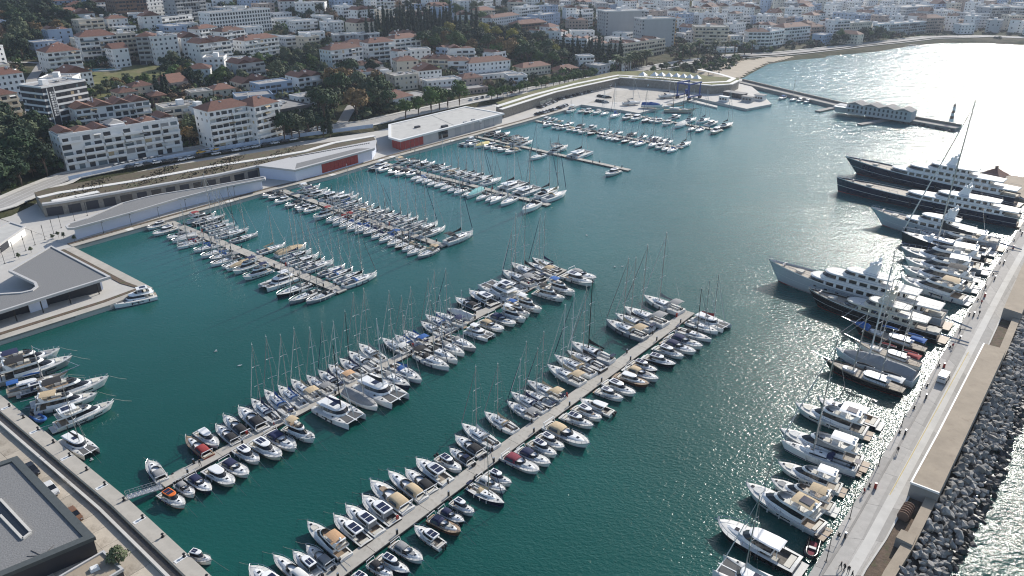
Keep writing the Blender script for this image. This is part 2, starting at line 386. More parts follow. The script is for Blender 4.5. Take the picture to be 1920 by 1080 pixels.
FLAT=[(-65.14, 392.67),(-60.91, 364.53),(-54.25, 358.05),(-4.18, 420.71),(-27.09, 439.96)]
LSMALL=[(-180.1, 236.05),(-177.63, 249.76),(-169.45, 244.86),(-167.72, 222.21)]
WALLTOP=[(-4.61, 433.87),(28.05, 487.41),(75.32, 540.7),(101.4, 528.55),(133.21, 507.71),(147.71, 512.78),(156.78, 527.47)]
EMB_IN=[(159.43, 538.45),(140.43, 545.25),(129.29, 564.17),(111.05, 571.59),(74.74, 566.62),(13.73, 489.28),(-9.56, 451.01)]
EPATH=[(-9.31, 438.42),(13.35, 474.69),(43.18, 514.83),(76.51, 549.87),(105.04, 538.45),(130.51, 518.98),(147.93, 523.19),(155.46, 536.22),(150.37, 554.56),(139.95, 576.63)]
EPATH2=[(-6.11, 430.88),(27.9, 484.63),(74.88, 537.33)]
SHADES=[(91.56, 536.22),(99.58, 535.11),(104.23, 534.01),(109.03, 531.81),(114.0, 530.72),(118.14, 527.47),(122.09, 525.32),(126.38, 523.19)]
LIFT=(114.82, 493.81)
YDOCK=[(113.2, 489.26),(127.17, 466.37),(128.4, 471.28),(116.09, 494.63)]
BE=[(37.6, 77.54),(47.85, 89.71),(55.86, 99.16),(66.72, 112.0),(80.23, 128.68),(124.66, 182.56),(154.47, 218.75),(187.03, 257.49),(221.67, 298.28)]
BK=[(39.24, 76.58),(50.02, 89.78),(58.19, 99.23),(82.91, 129.17),(140.43, 199.76),(186.84, 255.65),(221.49, 296.66)]
BIN=[(45.27, 73.1),(59.05, 89.71),(65.59, 97.26),(73.1, 108.72),(82.56, 119.83),(115.9, 159.98),(135.34, 182.56),(149.29, 198.02),(206.54, 266.3)]
BCOPE=[(46.38, 71.01),(60.58, 88.17),(66.88, 94.86),(77.56, 107.43),(121.86, 160.35),(137.72, 180.06),(164.92, 212.05),(213.06, 267.78)]
BROCK=[(56.09, 72.79),(73.2, 91.45),(81.76, 100.04),(94.18, 114.01),(104.18, 126.53),(128.96, 154.91),(156.6, 186.08),(194.5, 228.83)]
BLK1=[(72.82, 108.5),(76.47, 105.6),(91.8, 123.98),(119.62, 157.46),(115.86, 160.36),(85.9, 123.98)]
BLK2=[(132.43, 180.0),(135.16, 176.52),(164.36, 212.02),(161.29, 216.31)]
BLK3=[(64.56, 96.07),(66.34, 97.95),(68.24, 96.44),(66.45, 94.24)]
SPUR=[(203.18, 317.71),(210.02, 322.7),(222.59, 312.85),(231.35, 303.51),(203.53, 266.3),(203.62, 284.18),(205.3, 297.55)]
KIOSK=(204.84, 307.34)
JETTY=[(165.06, 555.17),(177.28, 527.16),(203.68, 468.24),(226.78, 430.04),(244.12, 407.17)]
JB=[(195.45, 449.16),(224.6, 421.71)]
LIGHT=(247.78, 421.71)
JP=[[(195.96, 420.34),(219.78, 435.59)], [(185.63, 456.51),(204.32, 470.96)], [(361.51, 753.93),(405.65, 778.5)]]
VAN=(100.68, 149.05)
PEOPLE=[(65.06, 109.16, 1.8, 'red', 'person in a red top on the breakwater quay'),(77.07, 121.46, 1.85, 'black', 'person in black on the breakwater road'),(53.58, 91.13, 1.85, 'black', 'leftmost person in black in the group on the breakwater'),(54.0, 90.68, 1.85, 'black', 'second person in black in the group on the breakwater'),(54.47, 90.22, 1.85, 'black', 'third person in black in the group on the breakwater'),(54.62, 89.22, 1.85, 'black', 'rightmost person in black in the group on the breakwater'),(127.59, 181.82, 1.85, 'black', 'person in black walking high up the breakwater road'),(110.64, 163.69, 1.8, 'red', 'person in a red top beside a quay pedestal up the breakwater'),(-61.64, 119.02, 0.6, 'black', 'person in black walking along the gangway pontoon'),(-50.61, 131.67, 0.6, 'red', 'person in red on the gangway pontoon by a flybridge yacht'),(-158.01, 277.96, 1.45, 'black', 'person in dark clothes on the plaza by the stone terrace'),(-155.3, 276.66, 1.45, 'black', 'second person in dark clothes on the plaza by the stone terrace'),(131.92, 188.4, 1.85, 'red', 'person in a red top far up the breakwater')]
LAMPS=[(51.95, 92.8, 1.8),(59.95, 102.84, 1.8),(71.59, 117.51, 1.8),(82.24, 130.56, 1.8),(91.69, 141.93, 1.8),(102.09, 154.4, 1.8),(116.8, 171.84, 1.8),(138.35, 198.02, 1.8)]
POSTS=[(-161.76, 219.13, 1.45),(-161.51, 224.21, 1.45),(-161.43, 229.95, 1.45),(-161.38, 235.22, 1.45),(-160.85, 240.18, 1.45),(-160.97, 245.85, 1.45),(-161.57, 251.74, 1.45),(-160.81, 259.32, 1.45),(-163.71, 269.74, 1.45),(-158.98, 264.89, 1.45)]
PLAMPS=[(-143.09, 245.32, 1.45),(-137.09, 253.4, 1.45),(-130.5, 261.35, 1.45),(-123.99, 270.36, 1.45),(-117.62, 277.96, 1.45),(-110.95, 286.61, 1.45),(-91.99, 311.63, 1.45),(-77.75, 331.7, 1.45),(-65.01, 342.61, 1.45),(-49.55, 359.2, 1.45),(-35.24, 375.06, 1.45),(-17.21, 399.5, 1.45)]
PLANTS=[(-159.27, 222.64, 1.45),(-158.48, 228.09, 1.45),(-157.72, 239.67, 1.45),(-157.28, 242.21, 1.45),(-154.88, 241.19, 1.45),(-149.85, 238.67, 1.45)]
ROAD=[(-215.4, 232.2, 3.4),(-194.9, 270.9, 3.4),(-193.2, 288.9, 3.4),(-189.4, 309.8, 3.4),(-158.9, 346.8, 3.4),(-111.7, 388.8, 3.4),(-79.4, 411.4, 3.4),(-26.8, 474.5, 3.4),(14.4, 513.2, 3.4),(53.8, 551.3, 3.4),(84.6, 579.7, 3.4),(118.6, 611.8, 3.7),(149.0, 634.9, 4.5),(189.7, 672.1, 3.2),(227.8, 689.7, 2.2),(262.0, 706.3, 2.3),(312.2, 734.9, 2.9),(369.3, 772.1, 2.8),(431.6, 811.8, 2.8),(497.9, 821.5, 3.3),(545.8, 800.5, 3.6)]
ROADS2=[[(-153.7, 709.3, 25.4),(-134.9, 739.2, 25.4),(-116.2, 783.9, 26.1),(-93.1, 814.6, 28.1)], [(-332.8, 509.8, 21.7),(-314.5, 517.1, 19.9),(-296.0, 471.5, 16.7),(-271.6, 427.2, 13.7),(-243.7, 379.1, 10.9)], [(-256.5, 605.8, 23.4),(-246.1, 645.6, 23.8)], [(-93.8, 410.0, 3.4),(-95.0, 447.2, 5.2),(-88.2, 462.7, 5.4),(-54.9, 488.1, 4.5)]]
BEACH=[(137.2, 594.6, 1.5),(157.4, 614.3, 3.3),(185.5, 647.3, 2.3),(224.2, 677.9, 1.5),(248.5, 687.3, 1.1)]
BEACH2=[(152.3, 575.1, 0.6),(171.0, 577.4, 0.2),(183.8, 599.7, 0.2),(217.7, 656.4, 0.3),(246.5, 679.9, 0.6)]
MEADOW=[(-263.1, 470.1, 13.7),(-273.7, 505.3, 16.2),(-262.5, 526.9, 17.4),(-240.6, 526.6, 16.8),(-214.3, 524.1, 15.7),(-201.0, 492.6, 13.2),(-217.9, 471.2, 11.9),(-228.4, 444.0, 10.5),(-239.2, 434.5, 10.8)]
POOLS=[(-274.7, 509.6, 16.5, 11, 4.5, 0.2, 'oval turquoise swimming pool below the balconied white blocks'),(-184.1, 633.6, 18.5, 7, 4, 0.0, 'blue rooftop swimming pool beside the striped apartment block'),(-196.1, 556.1, 16.1, 5, 3, 0.1, 'small blue pool between the two grey-striped blocks')]
BUILD=[(-193.6,316.3,3.4,0.772,50.7,15,5,'wallwhite','tilebits','balc near','long white five-storey terraced apartment block beside the shore road'),
(-216.7,372.2,6.6,0.76,36.0,13,4,'wallwhite','gable','balc near','pale four-storey block with red gables behind the long terraced block'),
(-228.8,370.1,8.4,1.124,23.7,17,7,'walldark','flat','bands near sign','dark slate hotel with white window bands and a tall sign'),
(-281.8,406.6,13.5,0.957,20.7,14,5,'wallwhite','hip','near','white five-storey block at the left edge above the cream one'),
(-262.2,372.6,11.8,1.066,18.2,13,4,'wallcream','hip','balc near','cream block with dark balconies at the left edge'),
(-324.6,471.5,19.5,1.248,17.5,12,5,'wallwhite','flat','','white tower block cut by the left edge near the trees'),
(-290.2,483.3,16.0,0.847,19.8,17,5,'wallwhite','hip','balc near','white apartment block with red pyramid roof left of the oval pool'),
(-288.1,520.4,18.0,0.679,23.2,16,6,'wallwhite','hip','balc glass near','white block with glazed curved balconies behind the oval pool'),
(-269.4,533.5,18.2,0.669,12.2,16,6,'wallcream','flat','balc','cream narrow block right of the glazed balconies'),
(-254.9,529.4,17.3,0.261,11.5,14,6,'wallgrey','hip','balc','grey-white block with balconies in the middle of the hill row'),
(-242.6,527.9,16.9,0.848,17.2,15,6,'wallwhite','flat','near','white block with rows of small dark square windows on the hill'),
(-212.0,527.7,15.9,0.97,25.2,14,5,'wallwhite','gable','balc stripe near','white and grey striped block with curved balconies left of the small pool'),
(-230.7,544.3,17.8,0.76,13.8,12,5,'wallwhite','gable','stripe','pale grey block half hidden behind the striped blocks'),
(-214.3,580.8,17.9,1.076,21.5,13,5,'wallwhite','hip','balc stripe','grey-striped block with rounded balconies below the arcaded hotel'),
(-190.1,554.9,14.6,0.986,30.1,13,5,'wallwhite','hip','balc stripe near','grey-striped block with white curved balconies right of the small pool'),
(-238.1,597.6,21.1,1.181,19.6,11,4,'wallwhite','hip','balc','small white block with red roof below the arcaded hotel'),
(-243.3,636.5,23.1,0.912,57.9,16,6,'wallwhite','flat','arch near','long white hotel with rows of arched windows on the hill'),
(-334.7,672.1,33.3,0.853,26.5,20,8,'wallbrown','flat','balc','big brown hotel with deep balconies at the top left'),
(-318.0,691.5,33.1,1.151,20.0,18,6,'wallwhite','flat','bands','white banded wing beside the big brown hotel'),
(-296.0,653.9,29.4,1.17,41.5,12,2,'wallwhite','roofgrey','balc','long low dark-roofed villa with white balconies below the brown hotel'),
(-289.6,684.5,30.1,1.076,32.4,15,7,'wallgrey','flat','balc','grey tower with white balconies at the top left of the arcaded hotel'),
(-210.5,690.1,25.1,0.63,27.5,16,2,'wallwhite','roofgrey','','low long annex with dark roof right of the arcaded hotel'),
(-214.8,714.5,28.1,0.763,17.7,10,2,'wallwhite','roofgrey','','low white restaurant with dark roof behind the annex'),
(-171.6,370.6,4.2,0.698,17.8,13,5,'wallcream','flat','balc near','cream block with open balconies right of the long terraced block'),
(-155.2,373.5,3.5,1.022,5.9,12,5,'wallwhite','flat','near','white block with rounded sunlit stair end by the shore road'),
(-143.2,353.7,3.4,0.848,22.4,14,6,'wallwhite','hip','balc near','white corner block with brown hip roof and balconies by the road'),
(-125.4,365.9,3.2,1.027,15.8,15,6,'wallwhite','hip','balc near','white corner block with red roof right of its lower twin'),
(-118.6,385.2,3.4,0.881,18.9,26,4,'walldark','roofgrey','near vine','large grey flat-roofed building with a vine-covered wall'),
(-152.5,418.8,6.5,0.464,19.8,14,3,'wallblue','roofgrey','','pale blue-grey hall with panels on its roof behind the vine wall'),
(-125.9,539.0,10.2,0.86,27.6,13,5,'wallwhite','hip','balc near','white blocks with orange roofs left of the tall dark tree'),
(-104.6,566.2,11.6,0.663,22.0,13,5,'wallwhite','hip','balc near','white block with balconies right of the tall dark tree'),
(-89.0,593.3,14.4,0.755,24.5,13,4,'wallwhite','hip','balc near','long white block with red roof beside the dark cypress wood'),
(-169.3,627.6,17.6,0.418,19.3,12,3,'wallwhite','roofgrey','stripe','grey and white block with white flat roof left above the orange roofs'),
(-141.7,622.8,16.9,0.391,18.5,12,3,'wallgrey','flat','stripe','grey-fronted villa with white flat roof above the orange roofs'),
(-123.2,624.3,17.2,0.575,19.0,12,3,'wallgrey','flat','stripe','grey-green villa with white flat roof beside the cypress wood'),
(-156.5,654.0,20.3,0.516,17.5,12,4,'wallwhite','flat','stripe','tall white block with brown stripe behind the white-roofed villas'),
(-105.3,494.2,6.8,0.546,29.8,12,3,'wallwhite','tilebits','balc near','terrace of white houses with domes and red roofs below the tall tree'),
(-75.6,493.8,5.8,0.618,16.5,13,3,'wallcream','flat','near','cream villa with round dark roof terrace'),
(-78.3,524.5,7.9,0.394,15.2,12,4,'wallcream','hip','','cream block behind the round roof terrace'),
(-62.3,511.5,6.5,0.526,17.0,12,3,'wallwhite','gable','','white gabled house between the cream villa and the shops'),
(-55.1,496.3,5.0,0.503,24.6,12,2,'wallwhite','roofgrey','','white low house with skylight roof'),
(-64.7,548.2,9.3,-0.17,21.9,11,3,'wallcream','hip','balc near','long cream row house with red ridge roofs below the wood'),
(-45.3,542.8,8.6,0.119,15.8,11,3,'wallwhite','hip','balc near','white and red row house joined to the cream one'),
(-30.1,540.4,7.3,0.537,33.7,13,3,'wallwhite','hip','near','white end block with red roofs on a long white podium'),
(-32.3,526.7,6.0,0.522,40.8,14,1,'wallwhite','flat','','long white podium building under the red-roofed end block'),
(-43.7,485.1,3.4,0.579,33.2,14,1,'wallpink','roofgrey','','red and white shop row beside the shore road'),
(-32.8,508.4,4.9,0.557,15.6,12,2,'wallpink','hip','','brown-roofed shop house behind the shop row'),
(-70.3,446.8,3.4,0.881,16.5,16,2,'wallwhite','hip','','white low building with dark red roofs beside the road trees'),
(-62.0,461.6,3.4,0.688,17.6,20,1,'wallcream','flat','','white flat-roofed hall behind the round road trees'),
(86.5,732.9,7.5,0.307,40.0,18,9,'wallgrey','flat','blank','blank-walled pale hotel slab with slit windows'),
(113.1,687.1,5.0,0.273,32.3,16,9,'wallgrey','flat','blank ochre','tall hotel slab with an ochre end wall'),
(166.4,714.1,4.8,-0.053,30.0,18,6,'wallcream','flat','bands balc','brown and white hotel with curved balcony rows by the beach'),
(160.6,724.1,5.3,-0.387,12.8,12,4,'wallwhite','flat','','small white block at the foot of the balcony hotel'),
(176.4,689.9,3.9,0.175,25.3,10,1,'wallwhite','flat','','low arcaded wing in front of the balcony hotel'),
(201.4,720.5,5.1,0.3,13.6,12,3,'wallwhite','flat','bands','pale low block right of the balcony hotel'),
(40.0,663.4,9.9,-0.346,24.4,16,3,'wallwhite','tilebits','balc','terraced stepped complex,left end by the dark cypresses'),
(62.6,650.5,7.4,-0.45,28.2,16,3,'wallcream','tilebits','balc','terraced stepped complex,middle wing with brown roofs'),
(88.6,626.7,6.1,0.767,58.5,15,4,'wallcream','tilebits','balc','terraced stepped complex,tall corner wing above the palms'),
(29.3,693.1,12.2,-0.482,15.6,14,3,'wallwhite','tilebits','','white stepped villas behind the terraced complex'),
(6.0,731.4,14.5,0.723,37.2,14,3,'wallbrown','hip','balc','brown-roofed villa with long verandas above the wood'),
(25.6,788.4,14.0,0.925,40.5,13,4,'wallblue','flat','','blue-grey block behind the brown-roofed villa'),
(9.9,813.5,16.5,0.941,31.3,12,5,'wallwhite','flat','balc','white balconied block behind the brown-roofed villa'),
(65.8,794.3,11.7,0.652,20.5,12,5,'wallwhite','flat','balc','white block with stacked balconies beside a lone cypress'),
(-51.9,839.2,24.7,1.027,59.8,14,4,'wallwhite','flat','','long white institute with many windows at the top'),
(-19.4,754.7,17.8,0.955,46.6,12,3,'wallwhite','hip','','pale orange-roofed long house above the wood'),
(214.8,711.8,3.9,-0.006,19.6,14,5,'wallwhite','hip','balc','white blocks on the seafront behind the beach promenade'),
(234.3,711.7,3.9,0.749,24.8,14,5,'wallwhite','flat','balc','white balconied seafront block right of its twin'),
(258.5,745.3,4.1,0.568,37.8,15,5,'wallwhite','hip','balc','long white seafront hotel with balcony bands'),
(296.8,779.5,4.4,0.41,17.3,14,4,'wallpink','hip','balc','pale pink seafront block with veranda ends'),
(318.4,777.3,4.2,0.413,19.7,13,6,'wallwhite','flat','balc','tall white seafront block with dark window column'),
(337.0,785.3,4.1,0.482,32.1,14,5,'wallcream','flat','','cream seafront block right of the tall white one'),
(368.3,804.2,3.8,0.495,26.6,14,4,'wallwhite','flat','balc','white seafront block with pink roof'),
(392.9,817.1,3.3,0.507,29.7,14,4,'wallgrey','flat','balc','dim blue-grey seafront block by the bay'),
(423.0,837.8,2.8,0.509,27.3,14,4,'wallgrey','flat','balc','shaded seafront block with stacked balconies by the bay'),
(449.4,856.3,2.8,0.291,23.6,14,5,'wallpink','hip','balc','seafront block with a pink gable by the bay'),
(461.3,927.8,4.9,0.615,60.3,20,6,'wallgrey','flat','bands','big shaded hotel behind the bay seafront'),
(502.1,927.3,4.2,0.504,22.5,14,5,'wallwhite','flat','','white-sided tower behind the bay seafront'),
(546.0,902.9,3.6,0.331,26.8,22,7,'wallgrey','flat','balc','large shaded hotel with white roof line at the right edge'),
(570.5,907.0,3.7,-0.43,24.5,22,7,'wallgrey','flat','balc','second large shaded hotel at the right edge'),
(518.9,898.3,3.6,0.171,26.2,18,5,'wallgrey','flat','bands','shaded slab hotel left of the two large ones'),
(-223.6,430.9,9.7,0.802,10.8,12,2,'wallcream','hip','near','red-roofed villa among cypresses by the meadow'),
(-222.6,446.3,10.4,0.775,12.4,11,2,'wallcream','hip','','second red-roofed villa right of the first by the meadow'),
(-203.4,427.4,8.6,0.709,8.2,11,2,'wallbrown','hip','','brown-roofed stone house below the red-roofed villas'),
(-184.4,436.1,8.7,0.65,12.2,12,2,'wallcream','roofgrey','','cafe with white canopy roof above the corner blocks'),
(-174.1,443.5,9.1,0.663,12.7,12,2,'wallcream','hip','','house with orange roof right of the canopy cafe'),
(-378.7,656.8,34.4,1.032,25.4,12,2,'wallwhite','hip','','pale house cluster near the top left trees'),
(-338.7,622.0,29.6,0.912,18.8,12,2,'wallwhite','flat','balc','white villa with balconies above the curved-balcony block'),
(7.7,551.8,5.3,0.661,26.3,12,2,'wallcream','hip','','cluster of low old houses with red roofs beside the palms'),
(36.2,565.3,4.5,0.807,20.5,12,1,'wallpink','hip','','flat orange-roofed house beside the palms'),
(50.8,612.7,6.8,0.39,21.5,13,1,'wallcream','roofbrown','','round thatched pavilion in front of the cypress row')]
HOUSES=[(-256,410,11.6,0.2,13,12,3,2,3,1,3,0,9),
(-121,432,6.9,0.84,20,11,2,0,3,0,3,3,1),
(-264,427,12.3,0.19,17,14,4,0,1,0,3,0,11),
(-147,443,9.1,0.76,21,12,3,4,1,1,3,2,6),
(-217,466,11.2,-0.66,17,11,2,3,2,0,3,1,6),
(-162,457,10.6,0.81,21,15,2,1,2,0,3,2,4),
(-131,468,9.3,0.8,18,15,3,0,2,1,3,2,8),
(-301,438,16.4,0.21,12,12,3,0,1,0,3,0,6),
(-265,452,13.6,0.94,17,13,3,0,2,0,3,0,12),
(-2,521,4.4,0.29,13,12,2,0,1,1,3,5,0),
(-202,479,12.6,0.27,13,12,3,0,0,0,3,1,8),
(-312,448,18.1,0.77,17,13,3,1,1,0,3,0,4),
(-172,482,12.3,0.83,19,14,4,2,2,1,3,2,2),
(-199,497,13.7,0.19,13,13,4,0,1,0,3,2,0),
(64,570,3.8,0.72,13,13,2,2,3,0,3,5,7),
(-109,534,9.6,0.37,20,11,2,0,0,1,3,3,5),
(84,585,4.2,0.96,14,12,2,0,3,0,3,6,1),
(-80,545,10.6,0.76,11,10,4,0,4,0,3,3,6),
(51,588,5.2,0.24,12,10,3,0,1,1,3,5,5),
(-198,523,15.1,0.24,16,13,2,0,1,0,3,2,1),
(-274,523,17.1,-0.71,13,10,4,0,2,0,3,1,1),
(-13,568,9.9,0.92,14,11,3,0,4,1,3,4,3),
(-344,488,22.5,0.84,17,11,2,0,3,0,3,0,1),
(-74,566,12.7,0.32,15,12,3,0,3,0,3,4,0),
(-46,573,12.1,0.25,19,11,3,0,4,1,3,4,2),
(-313,520,19.9,0.24,12,12,3,0,2,0,3,0,8),
(-136,574,13.2,0.33,19,14,3,1,0,0,3,3,2),
(-58,595,13.5,-0.69,12,11,2,4,4,1,3,4,1),
(-325,530,22.0,0.87,18,14,3,4,3,0,3,0,7),
(-362,516,25.0,0.21,11,11,3,0,1,0,3,0,0),
(-158,594,15.1,0.86,14,11,4,1,3,1,3,3,0),
(-252,566,19.9,-0.69,13,12,2,2,2,0,3,1,7),
(-296,557,21.2,-0.63,11,10,3,1,1,0,3,1,0),
(-307,550,22.0,0.82,11,12,3,1,1,1,3,0,13),
(-128,597,15.5,0.47,19,15,2,3,0,0,3,3,3),
(80,677,9.1,-0.69,18,12,3,0,3,0,3,6,0),
(-176,607,16.7,0.74,11,13,3,0,3,1,3,2,7),
(-264,574,21.9,0.32,18,11,3,1,1,0,3,1,4),
(-329,556,24.1,0.78,16,15,4,4,4,0,3,0,10),
(-378,536,27.1,0.2,19,11,4,0,1,1,3,0,2),
(-90,621,17.2,0.78,19,13,3,0,2,0,3,3,7),
(-294,585,23.4,-0.8,18,14,2,0,1,0,3,1,3),
(69,683,10.6,0.33,11,13,2,3,1,1,3,5,6),
(295,742,3.6,0.73,17,11,3,4,3,0,3,8,0),
(-206,630,18.7,-0.65,18,12,2,0,1,0,3,2,5),
(214,730,5.8,0.22,21,11,2,0,1,1,3,7,2),
(128,725,6.6,0.25,15,11,3,1,1,0,3,6,4),
(316,763,3.6,-0.81,21,13,3,1,0,0,3,8,2),
(104,711,8.6,0.9,11,15,3,0,3,1,3,6,2),
(-314,576,24.9,0.73,14,14,2,0,0,0,3,0,15),
(53,699,11.6,0.12,21,12,3,0,1,0,3,5,4),
(163,742,7.5,0.39,13,15,2,0,3,1,3,6,6),
(228,752,6.7,0.74,14,12,2,0,3,0,3,7,1),
(181,745,7.7,0.22,20,13,4,0,0,0,3,6,8),
(-385,561,29.6,0.83,14,10,2,1,4,1,3,0,3),
(-227,646,21.1,-0.76,17,15,3,0,1,0,3,2,3),
(23,701,14.2,0.85,11,11,2,0,4,0,3,5,1),
(-279,618,24.9,-0.66,21,13,3,4,1,1,3,1,5),
(257,782,5.7,0.76,13,13,4,0,0,0,3,7,4),
(-129,649,20.6,0.83,22,14,4,1,2,0,3,3,4),
(34,713,14.0,0.83,14,12,3,0,0,1,3,5,2),
(171,761,8.7,0.79,12,11,3,4,2,0,3,6,7),
(218,770,7.6,0.79,22,12,4,0,3,0,3,7,0),
(-327,595,27.5,0.92,19,11,4,1,1,1,3,0,14),
(136,773,9.0,-0.69,17,14,4,1,2,0,3,6,5),
(86,758,9.7,0.18,13,15,2,1,0,0,3,5,8),
(-302,606,27.2,0.95,13,11,2,0,1,1,3,1,2),
(543,818,3.9,0.19,18,13,4,0,1,0,3,9,2),
(300,800,6.2,0.74,13,11,4,3,0,0,3,7,6),
(316,813,6.1,-0.67,20,12,4,0,4,1,3,8,1),
(-386,579,30.5,0.77,13,14,3,4,3,0,3,0,5),
(248,812,6.4,-0.75,12,10,3,1,2,0,3,7,3),
(117,775,9.8,0.96,14,14,5,0,3,1,3,6,3),
(481,842,3.2,0.21,17,12,3,0,3,0,3,9,0),
(55,762,12.0,0.19,19,13,4,3,4,0,3,5,3),
(281,810,6.7,0.81,20,10,5,3,1,1,3,7,5),
(549,846,3.8,0.86,12,13,4,0,4,0,3,9,1),
(198,802,8.7,0.16,18,11,4,3,2,0,3,6,9),
(-131,676,22.3,0.83,11,11,2,3,1,1,2,3,3),
(-269,635,26.4,0.87,17,14,2,0,3,0,2,1,4),
(526,849,3.8,0.9,17,13,4,2,3,0,2,9,7),
(-183,665,23.2,0.74,21,14,3,0,3,1,2,2,2),
(-292,624,28.0,0.77,15,11,4,0,2,0,2,1,3),
(96,788,10.8,0.92,12,12,5,2,3,0,2,5,6),
(232,819,7.5,0.81,14,10,6,0,0,1,2,7,1),
(160,793,10.4,0.33,16,13,4,0,4,0,2,6,8),
(341,842,6.4,-0.69,20,11,6,4,1,0,2,8,2),
(586,861,3.7,0.71,15,11,5,0,1,1,2,9,11),
(268,825,7.3,0.83,15,14,5,0,3,0,2,7,7),
(430,871,2.9,0.92,11,11,5,0,1,0,2,8,12),
(488,868,3.7,0.83,11,10,5,0,2,1,2,9,3),
(-318,621,29.3,0.73,15,11,3,0,0,0,2,1,1),
(506,863,3.8,0.81,21,11,5,0,1,0,2,9,5),
(380,880,3.6,-0.7,21,10,3,0,3,1,2,8,5),
(360,853,5.2,0.39,21,10,3,3,3,0,2,8,3),
(412,873,3.2,0.9,15,15,5,3,3,0,2,8,8),
(-400,594,32.4,0.81,13,11,3,1,1,1,2,0,0),
(550,874,3.5,0.07,17,14,5,1,1,0,2,9,8),
(301,832,7.9,0.75,11,12,4,4,3,0,2,7,12),
(-160,681,23.9,0.33,11,11,2,0,1,1,2,3,1),
(178,811,10.3,0.93,20,12,5,4,3,0,2,6,10),
(103,803,11.6,0.65,14,11,4,1,4,0,2,6,0),
(-251,666,25.7,0.9,13,10,3,3,0,1,2,2,0),
(467,888,4.1,-0.78,14,12,4,1,1,0,2,9,1),
(205,832,8.9,0.73,12,10,5,0,3,0,2,6,13),
(239,843,8.2,0.11,16,15,4,0,3,1,2,7,3),
(13,761,16.7,0.79,15,12,3,4,3,0,2,5,0),
(259,847,8.3,0.24,16,10,4,4,1,0,2,7,6),
(495,893,4.2,-0.69,13,12,3,3,1,1,2,9,4),
(126,813,12.0,0.75,13,10,4,0,1,0,2,6,3),
(-136,696,23.9,0.9,20,12,5,0,2,0,2,3,4),
(460,892,4.7,0.75,18,13,4,0,2,1,2,8,13),
(194,851,9.4,0.19,18,12,4,2,1,0,2,6,12),
(330,864,7.8,0.75,15,15,4,0,0,0,2,7,14),
(402,900,4.4,0.69,13,14,4,4,1,1,2,8,4),
(222,854,8.9,0.74,17,11,4,0,1,0,2,6,15),
(417,909,4.6,-0.59,17,10,3,0,3,0,2,8,9),
(303,859,8.8,0.27,12,13,6,0,1,1,2,7,10),
(156,830,11.9,0.94,15,14,5,3,1,0,2,6,6),
(69,820,13.3,0.31,13,12,3,0,1,0,2,5,3),
(367,919,4.9,-0.79,19,14,4,0,3,1,2,8,1),
(94,825,13.3,0.43,16,13,5,0,4,0,2,5,5),
(-52,752,21.0,0.32,15,11,3,0,2,0,2,4,2),
(478,911,5.3,0.74,16,13,5,2,2,1,2,9,0),
(167,851,11.3,0.79,12,14,4,0,1,0,2,6,7),
(289,872,9.4,0.74,17,11,4,0,2,0,2,7,8),
(613,905,6.4,0.18,12,14,6,3,4,1,2,9,12),
(352,915,5.7,0.28,12,11,4,0,2,0,2,7,15),
(-132,737,23.8,-0.8,18,13,4,1,3,0,2,3,5),
(-422,627,34.5,-0.81,13,14,3,1,0,1,2,0,1),
(323,894,7.8,0.81,16,15,4,1,1,0,2,7,11),
(246,877,9.8,0.29,12,10,6,0,4,0,2,7,2),
(115,839,13.5,0.25,13,14,5,0,1,1,2,6,1),
(444,918,5.9,0.77,14,13,6,0,1,0,2,8,11),
(-333,645,32.2,0.71,12,12,2,0,1,0,2,1,0),
(-182,716,26.7,-0.82,19,12,2,0,3,1,2,3,0),
(198,888,10.1,-0.7,16,11,5,1,4,0,2,6,11),
(415,920,5.9,0.9,20,15,4,0,2,0,2,8,6),
(604,919,6.4,0.78,16,13,4,0,4,1,2,9,10),
(57,837,14.8,0.34,12,10,5,0,2,0,2,5,2),
(-89,750,22.8,0.92,15,15,2,0,2,0,2,4,0),
(137,861,12.7,0.12,18,12,4,0,3,1,2,6,5),
(-250,697,28.0,0.45,20,14,3,1,1,0,2,2,1),
(315,936,6.9,-0.68,21,14,5,1,3,0,2,7,9),
(186,885,10.9,0.93,18,15,4,0,0,1,2,6,9),
(524,953,4.8,0.3,19,14,4,0,0,0,2,9,2),
(564,945,5.5,0.92,17,11,3,1,3,0,2,9,6),
(-320,660,32.4,0.46,15,13,2,0,1,1,2,1,2),
(382,938,6.3,0.84,14,14,6,0,1,0,2,8,0),
(-358,647,33.6,0.78,16,11,2,0,2,0,2,0,2),
(71,845,15.2,0.46,18,12,4,0,4,1,2,5,4),
(249,894,10.6,0.81,13,14,4,0,3,0,2,7,0),
(270,901,10.2,0.88,13,14,5,0,2,0,2,7,4),
(214,905,10.9,-0.76,16,14,5,0,2,1,2,6,14),
(37,838,16.2,0.77,17,13,5,4,3,0,2,5,1),
(136,884,12.9,-0.71,11,12,4,2,0,0,2,6,4),
(-154,725,26.9,0.74,14,14,4,0,1,1,2,3,2),
(435,943,7.0,0.87,16,11,4,4,3,0,2,8,7),
(279,917,9.7,0.77,16,13,4,1,2,0,2,7,5),
(595,941,7.5,0.22,22,15,5,3,1,1,2,9,9),
(-70,765,23.6,0.83,21,13,4,4,4,0,2,4,1),
(456,957,6.8,0.44,11,13,4,0,1,0,2,8,10),
(-32,784,22.2,0.79,21,14,3,1,0,1,2,4,3),
(347,965,6.8,-0.76,14,15,5,0,2,0,2,7,13),
(125,876,14.3,0.74,13,14,4,1,1,0,2,6,2),
(519,973,5.7,0.45,17,11,6,4,2,1,1,9,0),
(630,939,9.0,0.32,16,12,5,2,2,0,1,9,9),
(250,921,10.8,0.39,20,10,4,2,3,0,1,7,1),
(151,907,12.6,0.1,14,13,5,0,4,1,1,6,2),
(418,959,7.7,0.72,13,13,4,0,3,0,1,8,2),
